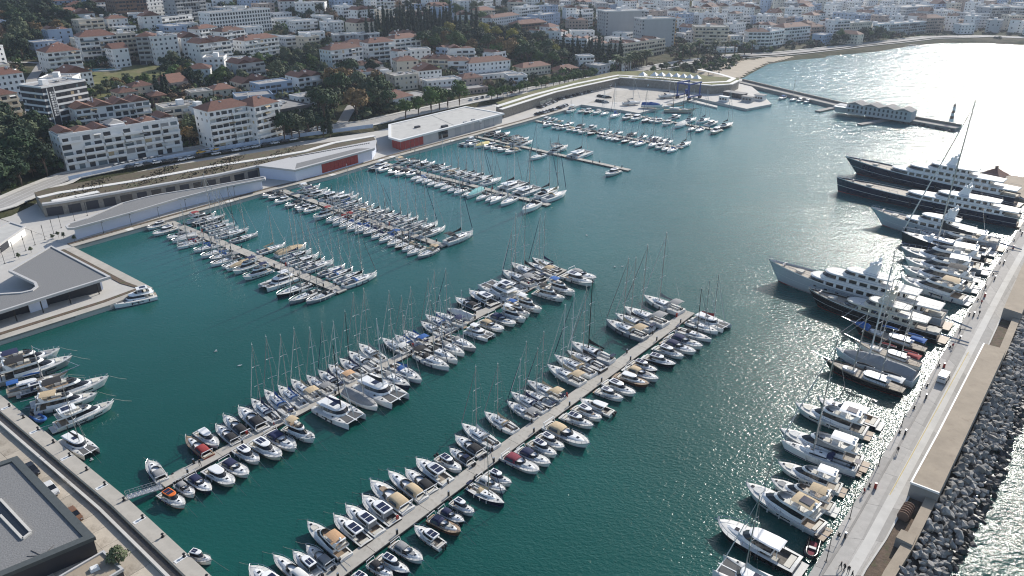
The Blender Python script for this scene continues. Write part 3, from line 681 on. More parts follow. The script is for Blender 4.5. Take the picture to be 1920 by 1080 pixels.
(289,954,8.2,0.81,14,14,5,0,1,0,1,7,4),
(564,970,7.0,0.8,12,11,6,0,3,1,1,9,2),
(193,917,12.0,0.4,14,12,4,0,1,0,1,6,4),
(-437,637,37.1,0.84,17,11,2,0,2,0,1,0,0),
(586,967,8.1,0.07,12,11,5,0,4,1,1,9,4),
(44,873,17.1,-0.79,18,14,4,1,1,0,1,5,2),
(134,900,14.0,0.78,11,12,6,0,0,0,1,6,0),
(-98,773,25.2,0.95,14,14,2,1,1,1,1,4,0),
(325,985,7.2,-0.77,14,11,3,3,4,0,1,7,6),
(30,856,18.0,0.78,13,13,2,1,3,0,1,5,1),
(77,868,16.8,0.79,20,12,3,2,1,1,1,5,3),
(-261,719,30.4,0.24,19,11,3,0,3,0,1,2,0),
(500,990,6.4,0.75,16,10,6,2,1,0,1,8,6),
(370,972,7.9,0.85,21,11,5,4,3,1,1,7,8),
(283,977,7.8,0.72,11,12,5,1,0,0,1,7,3),
(-198,728,30.0,0.34,17,13,4,0,1,0,1,2,2),
(111,893,15.5,0.26,11,14,2,2,4,1,1,5,4),
(226,933,12.0,0.43,16,11,5,0,4,0,1,6,5),
(462,988,7.0,0.86,19,12,4,0,3,0,1,8,4),
(-170,753,28.8,-0.62,12,10,3,0,3,1,1,3,0),
(156,923,13.1,0.77,14,11,6,0,2,0,1,6,1),
(-29,811,22.9,0.77,16,14,3,2,1,0,1,4,1),
(546,988,7.7,0.25,14,12,5,1,1,1,1,9,1),
(640,966,9.4,0.86,20,11,4,3,4,0,1,9,7),
(249,953,10.7,0.34,13,15,4,1,2,0,1,7,0),
(303,995,7.3,0.78,13,11,4,0,1,1,1,7,5),
(602,985,9.3,-0.58,20,12,4,0,3,0,1,9,5),
(403,984,8.7,0.88,15,15,5,0,1,0,1,8,0),
(350,994,8.3,0.88,16,11,5,2,1,1,1,7,7),
(287,1005,7.4,0.75,18,14,3,0,1,0,1,7,2),
(185,940,13.3,0.41,14,11,3,0,1,0,1,6,3),
(645,993,8.9,0.83,16,15,3,1,1,1,1,9,6),
(426,1013,8.1,-0.75,13,15,5,0,3,0,1,8,1),
(449,1014,7.6,0.05,16,13,3,3,1,0,1,8,3),
(-133,783,27.3,0.19,17,11,5,0,3,1,1,3,1),
(586,992,9.4,0.84,17,11,4,2,1,0,1,9,3),
(-233,731,31.7,0.77,16,14,3,3,3,0,1,2,1),
(-2,864,20.6,0.34,17,11,4,1,4,1,1,5,0),
(510,1012,7.9,0.77,12,15,3,0,1,0,1,8,5),
(674,1009,8.1,0.91,15,13,4,4,4,0,1,9,8)]
FAR=[(-444,655,38.3,0.67,13,15,3,0,4),
(-155,765,28.9,0.84,16,12,2,0,1),
(97,915,16.8,0.02,14,10,4,2,1),
(-87,807,26.6,-0.78,19,13,3,1,2),
(-281,739,32.2,-0.6,15,10,2,4,1),
(229,965,12.4,0.93,11,12,5,0,3),
(471,1022,7.8,0.46,14,11,3,0,0),
(83,897,18.3,0.87,13,15,3,0,3),
(269,1026,7.5,0.25,17,15,3,0,3),
(531,1012,8.8,0.72,15,12,5,0,1),
(389,1018,9.1,-0.65,16,14,6,1,1),
(-323,726,33.9,-0.64,16,12,2,0,1),
(205,959,13.7,0.76,15,13,5,0,2),
(421,1022,8.5,0.38,14,15,5,0,1),
(450,1033,8.1,0.11,11,10,3,0,1),
(-53,813,26.3,0.66,14,14,4,0,1),
(611,1014,9.5,0.78,19,10,5,3,4),
(367,1019,9.5,0.26,20,11,4,2,0),
(330,1027,8.9,0.91,11,10,6,4,4),
(237,1031,9.2,-0.79,14,15,5,0,2),
(-367,698,36.9,-0.7,15,15,2,0,1),
(307,1032,8.5,0.71,19,12,4,0,4),
(663,1038,8.3,0.34,16,12,4,0,3),
(140,952,15.4,0.87,16,15,6,0,3),
(105,952,16.5,-0.73,16,13,3,4,3),
(286,1051,8.3,-0.81,12,13,4,0,1),
(563,1029,10.2,-0.65,22,13,6,3,1),
(-385,686,37.7,0.37,15,14,2,3,0),
(-199,759,32.0,0.04,20,14,3,0,1),
(399,1046,9.0,-0.64,13,12,6,1,2),
(348,1032,9.6,0.75,13,11,5,1,1),
(-129,809,28.6,-0.69,12,11,3,1,4),
(-344,704,36.6,0.87,12,12,3,0,1),
(642,1051,8.4,0.09,13,13,3,0,4),
(40,901,20.8,0.2,14,12,4,3,2),
(624,1045,8.8,0.42,16,14,5,0,3),
(187,975,14.8,0.23,12,14,4,0,3),
(160,967,15.5,0.92,13,11,3,0,1),
(456,1049,8.9,0.78,15,13,5,0,1),
(-220,752,33.3,0.38,17,12,3,0,2),
(241,1052,9.2,0.28,12,10,5,0,1),
(378,1048,9.5,0.27,11,10,4,1,0),
(486,1054,9.8,-0.71,13,11,4,0,1),
(14,904,21.8,-0.74,11,14,4,0,3),
(431,1056,8.8,0.95,18,11,4,0,2),
(-174,780,31.3,0.7,20,11,4,4,1),
(283,1063,8.8,0.75,19,11,4,0,3),
(253,1067,8.7,0.09,18,15,4,0,2),
(-2,890,22.9,0.66,19,11,3,1,2),
(-295,745,34.5,0.83,14,15,2,0,1),
(696,1062,9.9,-0.78,11,13,5,1,2),
(-142,801,29.9,0.89,21,10,5,0,1),
(-109,815,29.2,0.24,16,11,2,4,4),
(399,1065,9.1,0.74,11,14,4,2,1),
(201,1000,14.2,0.73,16,14,3,0,0),
(360,1066,9.7,-0.63,11,10,4,1,1),
(-455,678,39.9,0.93,22,14,2,2,1),
(311,1063,9.5,0.73,12,13,4,2,4),
(473,1057,10.0,0.34,15,14,4,0,1),
(-263,763,34.3,-0.78,18,13,4,4,1),
(-337,726,36.5,0.83,12,11,3,0,1),
(73,950,19.5,-0.67,19,12,3,2,2),
(135,974,16.9,0.8,16,11,4,0,4),
(-320,747,35.2,0.04,13,11,2,0,4),
(657,1073,9.2,0.44,14,12,6,4,3),
(204,1026,13.1,0.07,12,11,4,3,4),
(522,1050,11.1,0.95,13,11,6,0,1),
(93,968,18.3,-0.71,15,13,3,0,1),
(55,922,21.3,0.26,14,15,3,0,3),
(566,1049,11.2,0.92,21,14,4,0,2),
(241,1072,9.8,0.86,21,12,3,3,1),
(697,1070,10.1,0.93,13,11,6,0,1),
(-371,706,38.7,0.87,16,13,2,0,2),
(641,1083,9.3,0.91,13,13,5,1,1),
(-87,824,29.7,0.74,14,12,4,0,1),
(452,1074,10.2,0.84,16,14,4,0,3),
(288,1091,9.7,-0.61,13,10,5,1,3),
(260,1098,9.3,-0.77,12,10,5,0,2),
(374,1087,9.2,0.84,21,14,4,2,4),
(177,1005,16.2,0.33,12,13,4,0,2),
(612,1091,9.5,0.25,18,13,5,0,1),
(586,1099,10.1,-0.82,12,13,3,0,0),
(-406,706,39.9,0.86,16,12,2,4,0),
(15,916,23.9,0.17,11,15,5,0,4),
(409,1101,9.8,0.75,17,10,4,2,2),
(429,1095,10.4,0.17,12,14,6,1,1),
(663,1094,10.5,0.32,21,15,3,0,4),
(-200,791,34.1,0.14,13,10,4,3,1),
(513,1072,12.3,0.39,16,14,4,0,3),
(175,1023,16.2,0.24,20,12,4,0,1),
(-9,904,25.2,0.85,16,13,5,0,3),
(356,1114,9.3,0.81,16,11,4,0,1),
(469,1088,11.8,0.05,12,10,3,2,0),
(-121,832,31.3,0.12,14,11,2,0,4),
(-369,728,39.0,0.24,13,14,3,0,0),
(386,1112,9.4,0.9,22,15,4,0,1),
(285,1116,10.2,-0.76,18,14,5,0,0),
(322,1107,9.9,0.76,21,14,5,0,1),
(736,1105,10.5,0.23,19,10,5,1,1),
(-288,765,36.2,0.38,19,15,4,0,3),
(-170,812,32.8,0.94,15,10,3,2,1),
(538,1092,12.1,-0.7,16,14,3,0,0),
(245,1101,10.8,0.85,13,14,5,3,1),
(595,1119,10.2,-0.73,15,13,4,0,1),
(71,959,21.6,0.87,15,11,4,1,3),
(644,1105,10.5,0.79,22,10,4,1,0),
(267,1112,10.2,0.68,20,12,5,4,2),
(-247,772,36.1,0.33,20,11,3,2,3),
(-73,855,30.1,0.09,12,11,3,4,1),
(560,1098,11.4,0.66,20,11,4,0,1),
(705,1109,11.1,0.38,21,12,5,4,1),
(138,1010,18.8,0.1,22,14,3,3,4),
(-386,722,40.3,0.78,14,12,4,4,3),
(338,1148,9.3,-0.76,11,11,4,1,1),
(729,1125,10.5,0.66,17,12,6,0,2),
(-316,768,37.0,0.89,18,11,4,2,3),
(758,1132,9.8,0.73,20,13,5,4,1),
(580,1126,10.8,0.05,16,11,5,3,0),
(499,1092,13.2,0.82,20,13,5,1,1),
(-361,752,38.5,0.26,21,15,3,3,1),
(106,999,20.3,0.76,19,11,4,0,2),
(-133,835,32.6,0.84,15,11,5,0,3),
(451,1110,12.4,0.1,12,14,6,0,4),
(406,1129,10.8,0.92,19,15,3,0,3),
(69,997,21.9,-0.62,20,10,3,1,1),
(-94,849,31.9,0.35,17,14,3,0,1),
(470,1108,13.1,0.41,14,11,6,2,0),
(318,1164,9.5,-0.66,14,12,4,4,0),
(-33,906,27.8,0.67,13,13,2,1,3),
(672,1125,11.7,0.81,21,10,6,0,1),
(642,1128,11.6,0.43,15,14,6,0,3),
(-493,720,42.4,-0.73,22,14,2,0,3),
(196,1114,13.3,-0.59,19,14,6,1,1),
(-211,796,36.1,0.8,12,11,5,0,2),
(250,1132,11.6,0.13,13,13,3,1,0),
(374,1157,10.3,-0.63,13,11,5,0,1),
(-350,778,38.1,-0.59,17,12,2,1,3),
(-162,836,33.5,0.15,12,10,3,0,1),
(40,955,24.7,0.26,14,14,3,0,3),
(157,1030,19.1,0.9,14,13,5,0,1),
(-62,876,30.5,0.72,14,12,5,0,1),
(184,1094,15.0,0.2,14,12,4,4,1),
(709,1145,10.9,0.87,21,12,4,0,1),
(-196,813,35.2,0.81,20,12,3,0,2),
(432,1128,12.5,0.42,18,11,4,2,3),
(301,1176,9.8,-0.71,13,14,5,0,3),
(602,1140,11.7,0.81,20,15,4,0,1),
(512,1117,13.5,0.79,19,11,4,0,1),
(-304,793,38.0,-0.8,14,10,4,0,1),
(481,1129,13.9,-0.73,16,11,4,3,4),
(282,1166,10.7,0.8,12,11,4,2,1),
(172,1072,17.2,0.92,19,11,4,1,3),
(-7,929,27.5,0.91,22,10,3,0,3),
(629,1147,12.2,0.17,15,12,4,0,1),
(-385,758,40.6,-0.64,11,10,4,0,1),
(151,1065,18.9,-0.76,19,11,4,3,0),
(-121,850,33.7,0.81,17,11,3,0,3),
(525,1142,12.9,0.95,18,14,5,0,4),
(-260,786,38.3,0.72,21,12,3,1,1),
(476,1131,14.0,0.86,14,13,3,0,0),
(297,1187,10.2,0.86,13,11,4,0,4),
(-337,796,38.6,-0.75,15,12,3,2,1),
(370,1173,11.2,0.44,17,15,4,1,1),
(-403,738,42.0,0.95,17,12,3,1,0),
(429,1149,13.2,0.24,12,12,4,0,0),
(395,1163,12.0,0.88,19,14,6,0,0),
(575,1163,12.3,0.82,16,11,6,0,3),
(-233,798,38.0,0.89,15,13,5,3,3),
(758,1179,11.1,0.84,19,12,6,0,1),
(13,948,27.5,0.72,19,13,3,2,1),
(732,1190,10.8,0.33,13,11,5,0,3),
(124,1043,21.5,-0.68,12,15,4,2,3),
(692,1182,11.4,0.86,19,12,6,0,1),
(553,1175,12.4,0.18,15,12,4,0,0),
(454,1150,14.2,0.44,13,13,5,2,3),
(592,1171,12.9,0.24,14,12,4,0,1),
(156,1095,18.4,0.09,22,14,4,4,2),
(-53,913,30.9,0.8,18,11,3,3,2),
(186,1124,16.3,0.87,14,13,6,3,0),
(-193,838,36.1,0.78,20,12,3,2,1),
(646,1173,13.2,0.86,13,11,4,2,1),
(782,1182,12.6,0.28,14,13,5,0,1),
(242,1166,13.9,0.73,14,11,3,0,3),
(-211,829,37.4,0.72,12,10,2,0,4),
(76,1016,24.4,0.88,15,15,2,0,0),
(192,1149,15.8,-0.62,13,13,3,0,1),
(-158,859,35.5,0.12,11,11,4,1,1),
(338,1205,11.5,0.35,21,13,5,1,1),
(-102,872,34.5,0.9,12,13,3,3,1),
(428,1171,13.9,0.83,14,14,4,0,4),
(-432,747,43.2,0.31,11,14,4,0,1),
(465,1168,14.4,0.77,12,10,5,0,1),
(50,996,26.1,0.85,13,13,2,0,0),
(-396,761,42.3,0.65,11,14,4,2,1),
(541,1190,12.9,0.8,22,12,5,2,3),
(-363,791,40.3,0.74,14,12,4,0,4),
(720,1211,11.6,0.86,17,12,4,1,1),
(275,1220,11.3,0.77,16,13,5,0,3),
(-460,756,43.7,-0.63,17,12,3,0,2),
(-486,739,44.1,0.74,15,14,4,0,0),
(88,1048,24.0,-0.7,21,14,4,0,0),
(673,1216,12.0,0.17,20,14,5,0,1),
(386,1199,13.2,0.72,14,11,5,0,1),
(-18,946,30.2,0.79,17,13,4,0,4),
(485,1201,13.2,0.13,12,13,5,0,0),
(742,1209,12.4,0.76,20,13,5,0,1),
(216,1160,16.0,0.92,19,13,6,0,1),
(698,1224,11.9,0.47,14,12,3,0,3),
(-303,804,40.2,0.34,11,14,4,0,3),
(528,1207,13.1,0.21,14,13,5,3,1),
(-383,783,41.6,0.88,15,11,3,1,4),
(-336,803,40.3,0.85,17,13,2,3,3),
(770,1205,13.4,0.29,17,14,3,0,1),
(-235,819,39.3,0.95,15,12,5,0,3),
(342,1223,12.3,0.91,13,13,3,0,0),
(647,1209,13.3,0.77,17,10,5,0,1),
(594,1198,14.2,0.27,13,11,4,0,0),
(407,1197,14.2,0.24,18,13,5,0,3),
(165,1126,19.0,0.85,15,13,4,0,2),
(477,1213,13.2,0.92,20,12,4,0,2),
(-264,809,40.4,0.76,18,11,2,1,1),
(114,1056,24.1,0.25,13,13,4,0,4),
(804,1196,14.7,0.95,21,11,5,0,1),
(618,1219,14.2,-0.77,13,11,4,0,3),
(517,1225,13.3,0.85,16,13,4,3,3),
(241,1212,14.5,0.12,12,14,6,0,1),
(-45,945,32.1,0.27,14,13,3,0,1),
(-113,892,35.7,0.11,20,14,3,2,0),
(-476,764,44.6,-0.77,13,11,2,4,1),
(10,984,29.6,0.29,22,10,3,1,3),
(458,1230,13.2,0.74,21,11,5,0,0),
(196,1164,17.8,0.82,15,14,5,2,2),
(-198,864,37.7,0.3,17,12,5,0,1),
(54,1026,27.1,0.82,16,13,3,0,1),
(676,1248,12.8,0.25,17,12,5,0,1),
(167,1155,18.9,0.24,20,11,4,2,1),
(601,1218,14.8,0.91,14,11,4,3,4),
(-415,782,43.4,0.08,21,12,2,1,4),
(715,1242,13.3,0.25,14,13,3,1,0),
(361,1235,13.9,0.79,12,13,4,0,2),
(396,1226,14.5,0.44,15,13,4,0,4),
(-361,812,41.4,0.83,19,12,3,3,0),
(659,1249,13.0,0.91,17,12,4,0,1),
(222,1191,16.9,0.8,17,13,6,0,1),
(789,1220,15.2,0.3,17,10,4,0,1),
(-73,927,34.1,0.72,18,12,2,0,0),
(-230,845,39.4,0.72,22,11,3,0,1),
(380,1235,14.3,0.91,11,11,5,3,1),
(631,1239,13.8,0.8,21,13,4,1,1),
(-14,972,31.6,0.09,11,10,5,0,3),
(-432,771,44.5,0.14,14,11,2,0,1),
(-149,881,37.4,0.16,14,13,2,0,3),
(115,1089,24.5,-0.61,17,10,3,0,0),
(-394,806,42.4,0.15,15,13,2,0,3),
(564,1231,14.9,0.12,21,12,4,4,1),
(451,1260,13.0,0.91,11,13,4,1,2),
(755,1236,14.6,0.79,12,11,5,1,3)]
TREES=[('in the dark grove at the left edge',[('dark',-211.0,297.0,5.1),
('pine',-217.6,308.4,4.6),
('olive',-235.0,338.3,5.0),
('pine',-203.4,285.3,4.8),
('pine',-221.5,315.7,3.9),
('dark',-237.4,345.5,4.3),
('dark',-230.3,333.7,3.9),
('olive',-226.6,327.4,4.7),
('dark',-240.9,354.8,4.7),
('dark',-230.6,340.0,5.2),
('pine',-205.2,297.7,3.7),
('pine',-208.6,305.5,3.8),
('pine',-214.6,316.7,4.4),
('dark',-222.7,332.1,3.7),
('dark',-220.2,328.1,4.2),
('dark',-229.9,346.1,4.6),
('dark',-200.2,294.1,3.9),
('dark',-214.5,323.0,5.0),
('pine',-222.9,339.0,4.2),
('pine',-208.0,314.2,5.0),
('olive',-204.3,309.0,3.8),
('olive',-217.8,333.4,4.5),
('pine',-226.1,352.4,4.5),
('pine',-220.8,350.2,3.8),
('dark',-197.7,308.2,4.4),
('dark',-210.3,337.3,4.1)]),
('in the lower wooded hillside',[('brown',-346.7,525.9,3.9),
('brown',-371.4,568.8,3.5),
('dark',-371.6,574.4,4.0),
('brown',-356.5,550.0,3.7),
('dark',-346.7,533.2,3.9),
('olive',-338.8,526.3,4.5),
('dark',-364.2,574.5,4.8),
('brown',-353.9,558.3,3.8),
('olive',-346.4,545.8,4.7),
('olive',-342.2,539.4,4.4),
('olive',-357.5,570.4,4.8),
('olive',-334.2,529.2,4.2),
('dark',-328.1,519.1,4.8),
('olive',-343.5,549.1,4.7),
('dark',-353.3,567.8,4.0),
('dark',-345.8,565.5,4.5)]),
('in the upper wooded hillside',[('olive',-460.7,721.5,3.7),
('autumn',-401.4,623.0,3.8),
('olive',-437.4,692.8,4.3),
('dark',-413.1,651.3,5.0),
('dark',-429.8,679.9,5.1),
('pine',-407.5,642.6,4.9),
('pine',-391.9,617.7,4.5),
('dark',-382.6,603.4,3.7),
('pine',-386.9,615.2,5.1),
('dark',-386.6,625.0,4.7),
('pine',-436.0,714.4,4.8),
('pine',-371.5,604.3,5.2),
('olive',-446.6,738.7,4.4),
('pine',-444.0,734.7,3.8),
('olive',-412.8,685.8,4.2),
('autumn',-349.8,577.5,4.0),
('dark',-383.7,646.7,5.1),
('olive',-409.1,693.9,4.2),
('dark',-354.9,597.4,4.2),
('olive',-403.6,692.6,4.9),
('olive',-378.2,646.4,4.1),
('olive',-423.2,733.6,4.3),
('autumn',-341.9,590.5,4.2),
('pine',-370.2,646.0,4.5),
('olive',-344.2,604.0,3.9),
('pine',-342.8,617.4,4.2)]),
('beside the meadow',[('green',-245.4,452.0,2.0),
('olive',-241.2,444.7,2.8),
('olive',-242.2,455.1,2.7),
('green',-239.6,457.5,2.2),
('autumn',-240.4,462.2,2.8),
('olive',-231.0,446.9,2.9),
('autumn',-236.0,460.3,2.5),
('olive',-236.2,469.2,3.0),
('green',-233.5,464.8,2.7),
('olive',-232.5,469.6,2.1),
('olive',-230.2,471.8,2.2),
('green',-225.1,468.2,2.8),
('olive',-215.7,480.7,2.0),
('green',-205.8,478.1,2.9)]),
('below the striped blocks',[('dark',-233.8,517.1,2.6),
('dark',-221.4,492.4,3.5),
('olive',-228.1,519.9,3.8),
('green',-213.2,482.1,3.7),
('green',-215.0,490.9,3.4),
('autumn',-221.1,508.7,2.8),
('autumn',-216.6,499.2,2.6),
('dark',-217.9,504.1,2.9),
('autumn',-207.6,482.1,3.1),
('dark',-200.2,474.1,3.5),
('olive',-211.9,506.1,2.8),
('green',-207.4,497.0,3.3),
('dark',-193.9,469.9,3.9),
('autumn',-204.2,500.1,3.0),
('olive',-203.3,517.3,2.7),
('green',-180.8,473.2,3.8),
('green',-182.3,484.4,3.6),
('olive',-175.4,476.7,2.9),
('dark',-182.7,505.9,2.8),
('olive',-168.8,479.6,3.7)]),
('in the gardens below the white annex',[('green',-177.2,540.8,3.3),
('green',-171.4,526.6,3.2),
('olive',-168.4,533.6,2.4),
('green',-168.9,538.2,3.0),
('dark',-162.5,525.7,3.7),
('dark',-167.8,552.3,2.4),
('olive',-153.6,503.0,3.6),
('olive',-168.5,575.7,2.8),
('olive',-164.1,561.3,3.0),
('olive',-160.4,553.3,3.8),
('olive',-142.5,492.3,3.0),
('olive',-155.6,551.9,2.8),
('dark',-153.7,548.6,2.9),
('olive',-158.6,575.6,3.3),
('olive',-138.6,496.8,3.5),
('dark',-139.0,502.2,2.5),
('green',-143.5,522.4,2.9),
('dark',-144.4,532.3,3.6),
('olive',-154.8,590.6,3.3),
('green',-138.9,533.8,3.6),
('olive',-149.0,577.8,3.2),
('olive',-150.7,586.1,3.1),
('olive',-145.2,566.9,3.7),
('dark',-147.7,584.9,2.4),
('olive',-149.1,592.0,3.5),
('olive',-139.4,563.3,2.8),
('green',-139.3,568.0,2.9),
('olive',-129.5,528.0,2.6),
('dark',-142.7,600.7,3.7),
('green',-140.5,593.7,3.2)]),
('in the pine park beside the road',[('pine',-109.8,426.6,4.7),
('pine',-102.8,410.6,5.7),
('pine',-103.3,421.2,5.7),
('olive',-113.9,481.3,4.4),
('olive',-101.9,428.1,4.8),
('autumn',-111.1,472.6,4.7),
('pine',-106.9,461.1,4.2),
('pine',-102.9,448.1,5.8),
('pine',-104.4,456.0,4.1),
('autumn',-106.4,484.6,4.7),
('pine',-102.6,466.3,4.1),
('pine',-104.0,475.9,4.1),
('pine',-108.1,510.9,5.9),
('autumn',-86.8,418.7,5.8),
('olive',-97.2,482.3,4.8),
('pine',-84.5,440.5,4.8),
('pine',-82.9,434.5,4.8),
('olive',-84.6,446.3,5.1),
('autumn',-87.1,490.5,4.2),
('olive',-78.2,437.4,4.6),
('pine',-78.8,447.7,5.9),
('pine',-72.1,439.1,4.8)]),
('along the foot of the villa wood',[('pine',-69.7,608.7,5.3),
('autumn',-71.6,629.4,3.6),
('autumn',-64.7,610.7,3.6),
('green',-60.5,606.8,4.3),
('pine',-55.7,622.2,5.3),
('autumn',-51.9,608.8,3.5),
('autumn',-51.3,615.8,5.0),
('green',-44.9,611.8,5.4),
('green',-41.5,618.2,4.7),
('autumn',-31.5,608.1,4.1),
('pine',-18.6,610.9,5.3),
('green',-11.5,597.0,4.5),
('autumn',-10.2,601.7,4.7),
('green',-4.3,607.7,4.1),
('autumn',-1.2,592.0,5.3),
('pine',1.1,597.3,3.5),
('pine',2.8,588.0,3.9),
('green',7.7,603.7,5.3),
('pine',7.5,589.0,5.3),
('pine',11.5,585.6,5.0),
('pine',15.4,590.8,4.3),
('pine',18.8,598.9,4.6),
('green',19.1,584.0,3.9),
('green',20.9,616.1,4.0),
('pine',22.8,605.3,4.3),
('pine',22.9,587.3,3.7),
('pine',25.4,601.0,4.0),
('pine',28.1,614.0,5.0),
('pine',28.0,594.8,5.0),
('pine',30.3,603.4,3.7),
('green',30.4,582.1,4.4),
('pine',32.6,614.8,4.5),
('yellow',34.2,608.3,4.0),
('pine',38.0,595.7,4.8)]),
('in the middle of the villa wood',[('pine',-60.6,651.6,5.1),
('pine',-57.2,635.9,4.2),
('pine',-54.6,651.4,4.1),
('yellow',-53.2,666.8,4.9),
('pine',-45.4,641.6,4.1),
('pine',-44.2,668.7,5.0),
('pine',-39.7,685.0,4.8),
('pine',-36.8,643.8,4.0),
('dark',-29.3,660.6,4.4),
('pine',-30.3,691.9,3.7),
('pine',-29.3,684.2,4.6),
('dark',-27.1,644.7,4.7),
('yellow',-24.6,682.5,4.7),
('pine',-22.8,637.3,3.9),
('pine',-20.5,700.3,4.3),
('yellow',-14.0,687.2,4.0),
('dark',-9.4,694.0,4.6),
('dark',-2.6,669.1,3.6),
('yellow',0.2,660.8,4.7),
('pine',0.8,654.8,3.8),
('yellow',3.3,674.9,3.9),
('pine',3.8,698.0,4.7),
('dark',3.7,664.6,4.1),
('pine',5.0,636.9,4.8),
('yellow',8.9,651.4,3.6),
('dark',11.9,674.8,4.5),
('pine',15.8,632.8,4.7),
('pine',22.1,661.9,4.7),
('pine',25.6,669.4,4.7),
('yellow',32.9,625.6,3.9)]),
('along the road by the corner blocks',[('autumn',-175.3,393.8,3.3),
('olive',-173.0,390.4,3.6),
('autumn',-163.5,369.9,3.0),
('autumn',-157.7,361.1,3.1),
('olive',-159.8,369.2,3.7),
('olive',-156.7,365.8,3.3),
('olive',-152.3,368.1,4.0)]),
('beside the vine wall',[('dark',-114.8,373.9,4.2),
('dark',-111.9,376.9,4.3),
('olive',-109.0,379.4,3.9),
('dark',-105.0,383.6,4.3),
('dark',-100.9,385.9,3.9)]),
('between the flat building and the road',[('green',-59.6,420.7,3.7),
('green',-53.6,431.0,4.0),
('green',-47.3,438.7,4.9),
('green',-43.0,444.9,4.2),
('pine',-38.2,450.2,4.6),
('green',-32.0,458.2,4.8)]),
('around the white villas above the road',[('green',-67.5,827.2,3.2),
('dark',-58.5,803.4,4.1),
('green',-53.4,781.0,4.5),
('dark',-53.1,790.9,3.4),
('dark',-50.2,876.0,4.5),
('dark',-47.0,834.7,4.2),
('olive',-38.6,808.8,4.2),
('olive',-33.3,840.2,3.6),
('green',-29.2,777.2,3.7),
('dark',-22.7,845.2,3.1),
('dark',-19.5,812.9,3.3),
('olive',-8.4,835.8,3.4),
('dark',-7.2,879.8,4.4),
('dark',24.2,849.2,3.3),
('olive',30.3,878.9,4.5),
('green',29.4,827.8,3.6),
('dark',44.9,944.4,3.0),
('dark',44.1,918.8,3.9),
('dark',49.3,946.5,3.7),
('green',53.8,853.6,3.9),
('dark',59.2,885.8,3.9),
('dark',75.2,919.2,3.2),
('dark',71.4,869.2,4.1),
('dark',90.9,1013.2,3.2),
('green',89.7,917.5,3.8),
('dark',87.1,868.2,4.1)]),
('in the top middle gardens',[('olive',-197.8,748.5,4.4),
('brown',-194.9,753.6,4.4),
('dark',-185.2,723.4,3.3),
('brown',-199.1,804.9,4.4),
('dark',-181.8,748.3,3.8),
('olive',-184.5,777.2,3.4),
('brown',-170.3,734.9,3.5),
('dark',-179.6,795.8,3.2),
('brown',-160.8,715.5,3.4),
('dark',-184.3,838.8,3.6),
('olive',-173.6,803.5,3.3),
('dark',-174.9,830.5,4.3),
('dark',-168.7,845.9,4.5),
('dark',-165.8,850.1,4.0),
('olive',-158.7,829.3,3.1),
('brown',-138.0,768.2,3.0),
('dark',-135.6,764.4,3.5),
('dark',-134.6,830.6,4.0),
('dark',-112.1,769.5,3.1),
('brown',-114.0,801.2,3.8),
('dark',-106.5,811.0,3.5),
('dark',-102.9,862.3,3.1),
('dark',-101.0,854.1,3.5),
('dark',-97.1,838.9,3.7),
('dark',-77.8,790.7,3.1),
('brown',-77.1,783.3,4.1)]),
('in the upper right park',[('green',211.5,1061.3,4.1),
('yellow',223.0,1101.8,4.0),
('dark',220.7,1068.4,4.8),
('green',242.1,1162.1,4.1),
('green',235.6,1116.9,4.0),
('yellow',233.4,1036.6,3.9),
('green',274.0,1198.0,4.4),
('yellow',278.2,1153.7,3.7),
('green',302.6,1213.5,4.5),
('dark',280.4,1114.4,3.8),
('dark',308.2,1212.1,4.6),
('green',332.0,1193.5,4.6),
('green',333.8,1185.9,4.9),
('green',312.7,1094.8,3.9)]),
('among the brown hotel gardens',[('dark',-363.3,643.8,3.7),
('dark',-359.6,639.0,4.5),
('dark',-348.2,621.9,3.8),
('pine',-363.4,667.2,4.3),
('dark',-365.8,685.6,3.6),
('pine',-366.7,693.3,3.9),
('dark',-349.4,669.2,3.1),
('dark',-350.5,677.5,3.0),
('dark',-328.2,643.1,3.6)]),
('in the shade sail garden',[('green',105.4,573.8,2.0),
('dark',114.4,588.3,2.2),
('olive',118.0,588.7,2.2),
('olive',120.8,577.1,1.9),
('olive',125.0,580.0,2.1),
('olive',133.4,599.0,2.2),
('dark',136.9,603.8,1.9),
('olive',133.9,585.3,2.1),
('dark',138.0,595.4,2.1),
('dark',138.0,589.5,1.8),
('dark',144.5,604.9,2.0),
('olive',142.6,593.0,1.9),
('green',145.6,600.4,1.9),
('green',149.8,596.3,1.9),
('dark',149.7,584.3,2.0),
('dark',154.3,586.8,2.1)]),
('on the bay seafront',[('dark',308.2,743.5,3.5),
('green',316.9,757.2,4.1),
('dark',319.1,748.1,3.7),
('dark',338.6,765.1,3.7),
('dark',344.0,770.3,3.6),
('dark',343.3,765.0,4.3),
('green',348.5,767.9,3.7),
('dark',352.3,775.1,3.9),
('dark',354.6,778.7,3.7),
('dark',353.0,769.1,3.4),
('green',367.6,786.8,3.7),
('dark',363.9,777.5,3.9),
('green',367.2,780.3,3.4),
('dark',374.0,787.9,3.9)]),
('in the group above the red villas',[('cypress',-207.2,442.9,1.8),
('cypress',-205.6,441.3,1.9),
('cypress',-202.6,442.0,1.6),
('cypress',-202.6,446.0,2.0)]),
('in the pair by the shore road',[('cypress',-98.3,386.7,1.7),
('cypress',-94.9,387.0,2.0)]),
('in the row before the terraced complex',[('cypress',35.4,619.1,1.8),
('cypress',38.1,619.4,1.7),
('cypress',41.0,619.9,2.1),
('cypress',45.6,620.2,1.7),
('cypress',48.1,619.9,1.9),
('cypress',52.1,620.0,1.9),
('cypress',54.4,620.7,1.6),
('cypress',58.4,621.8,1.7),
('cypress',61.4,620.9,2.1),
('cypress',63.2,619.1,2.2),
('cypress',66.3,618.1,1.7),
('cypress',69.2,618.7,2.2),
('cypress',72.1,616.3,1.7),
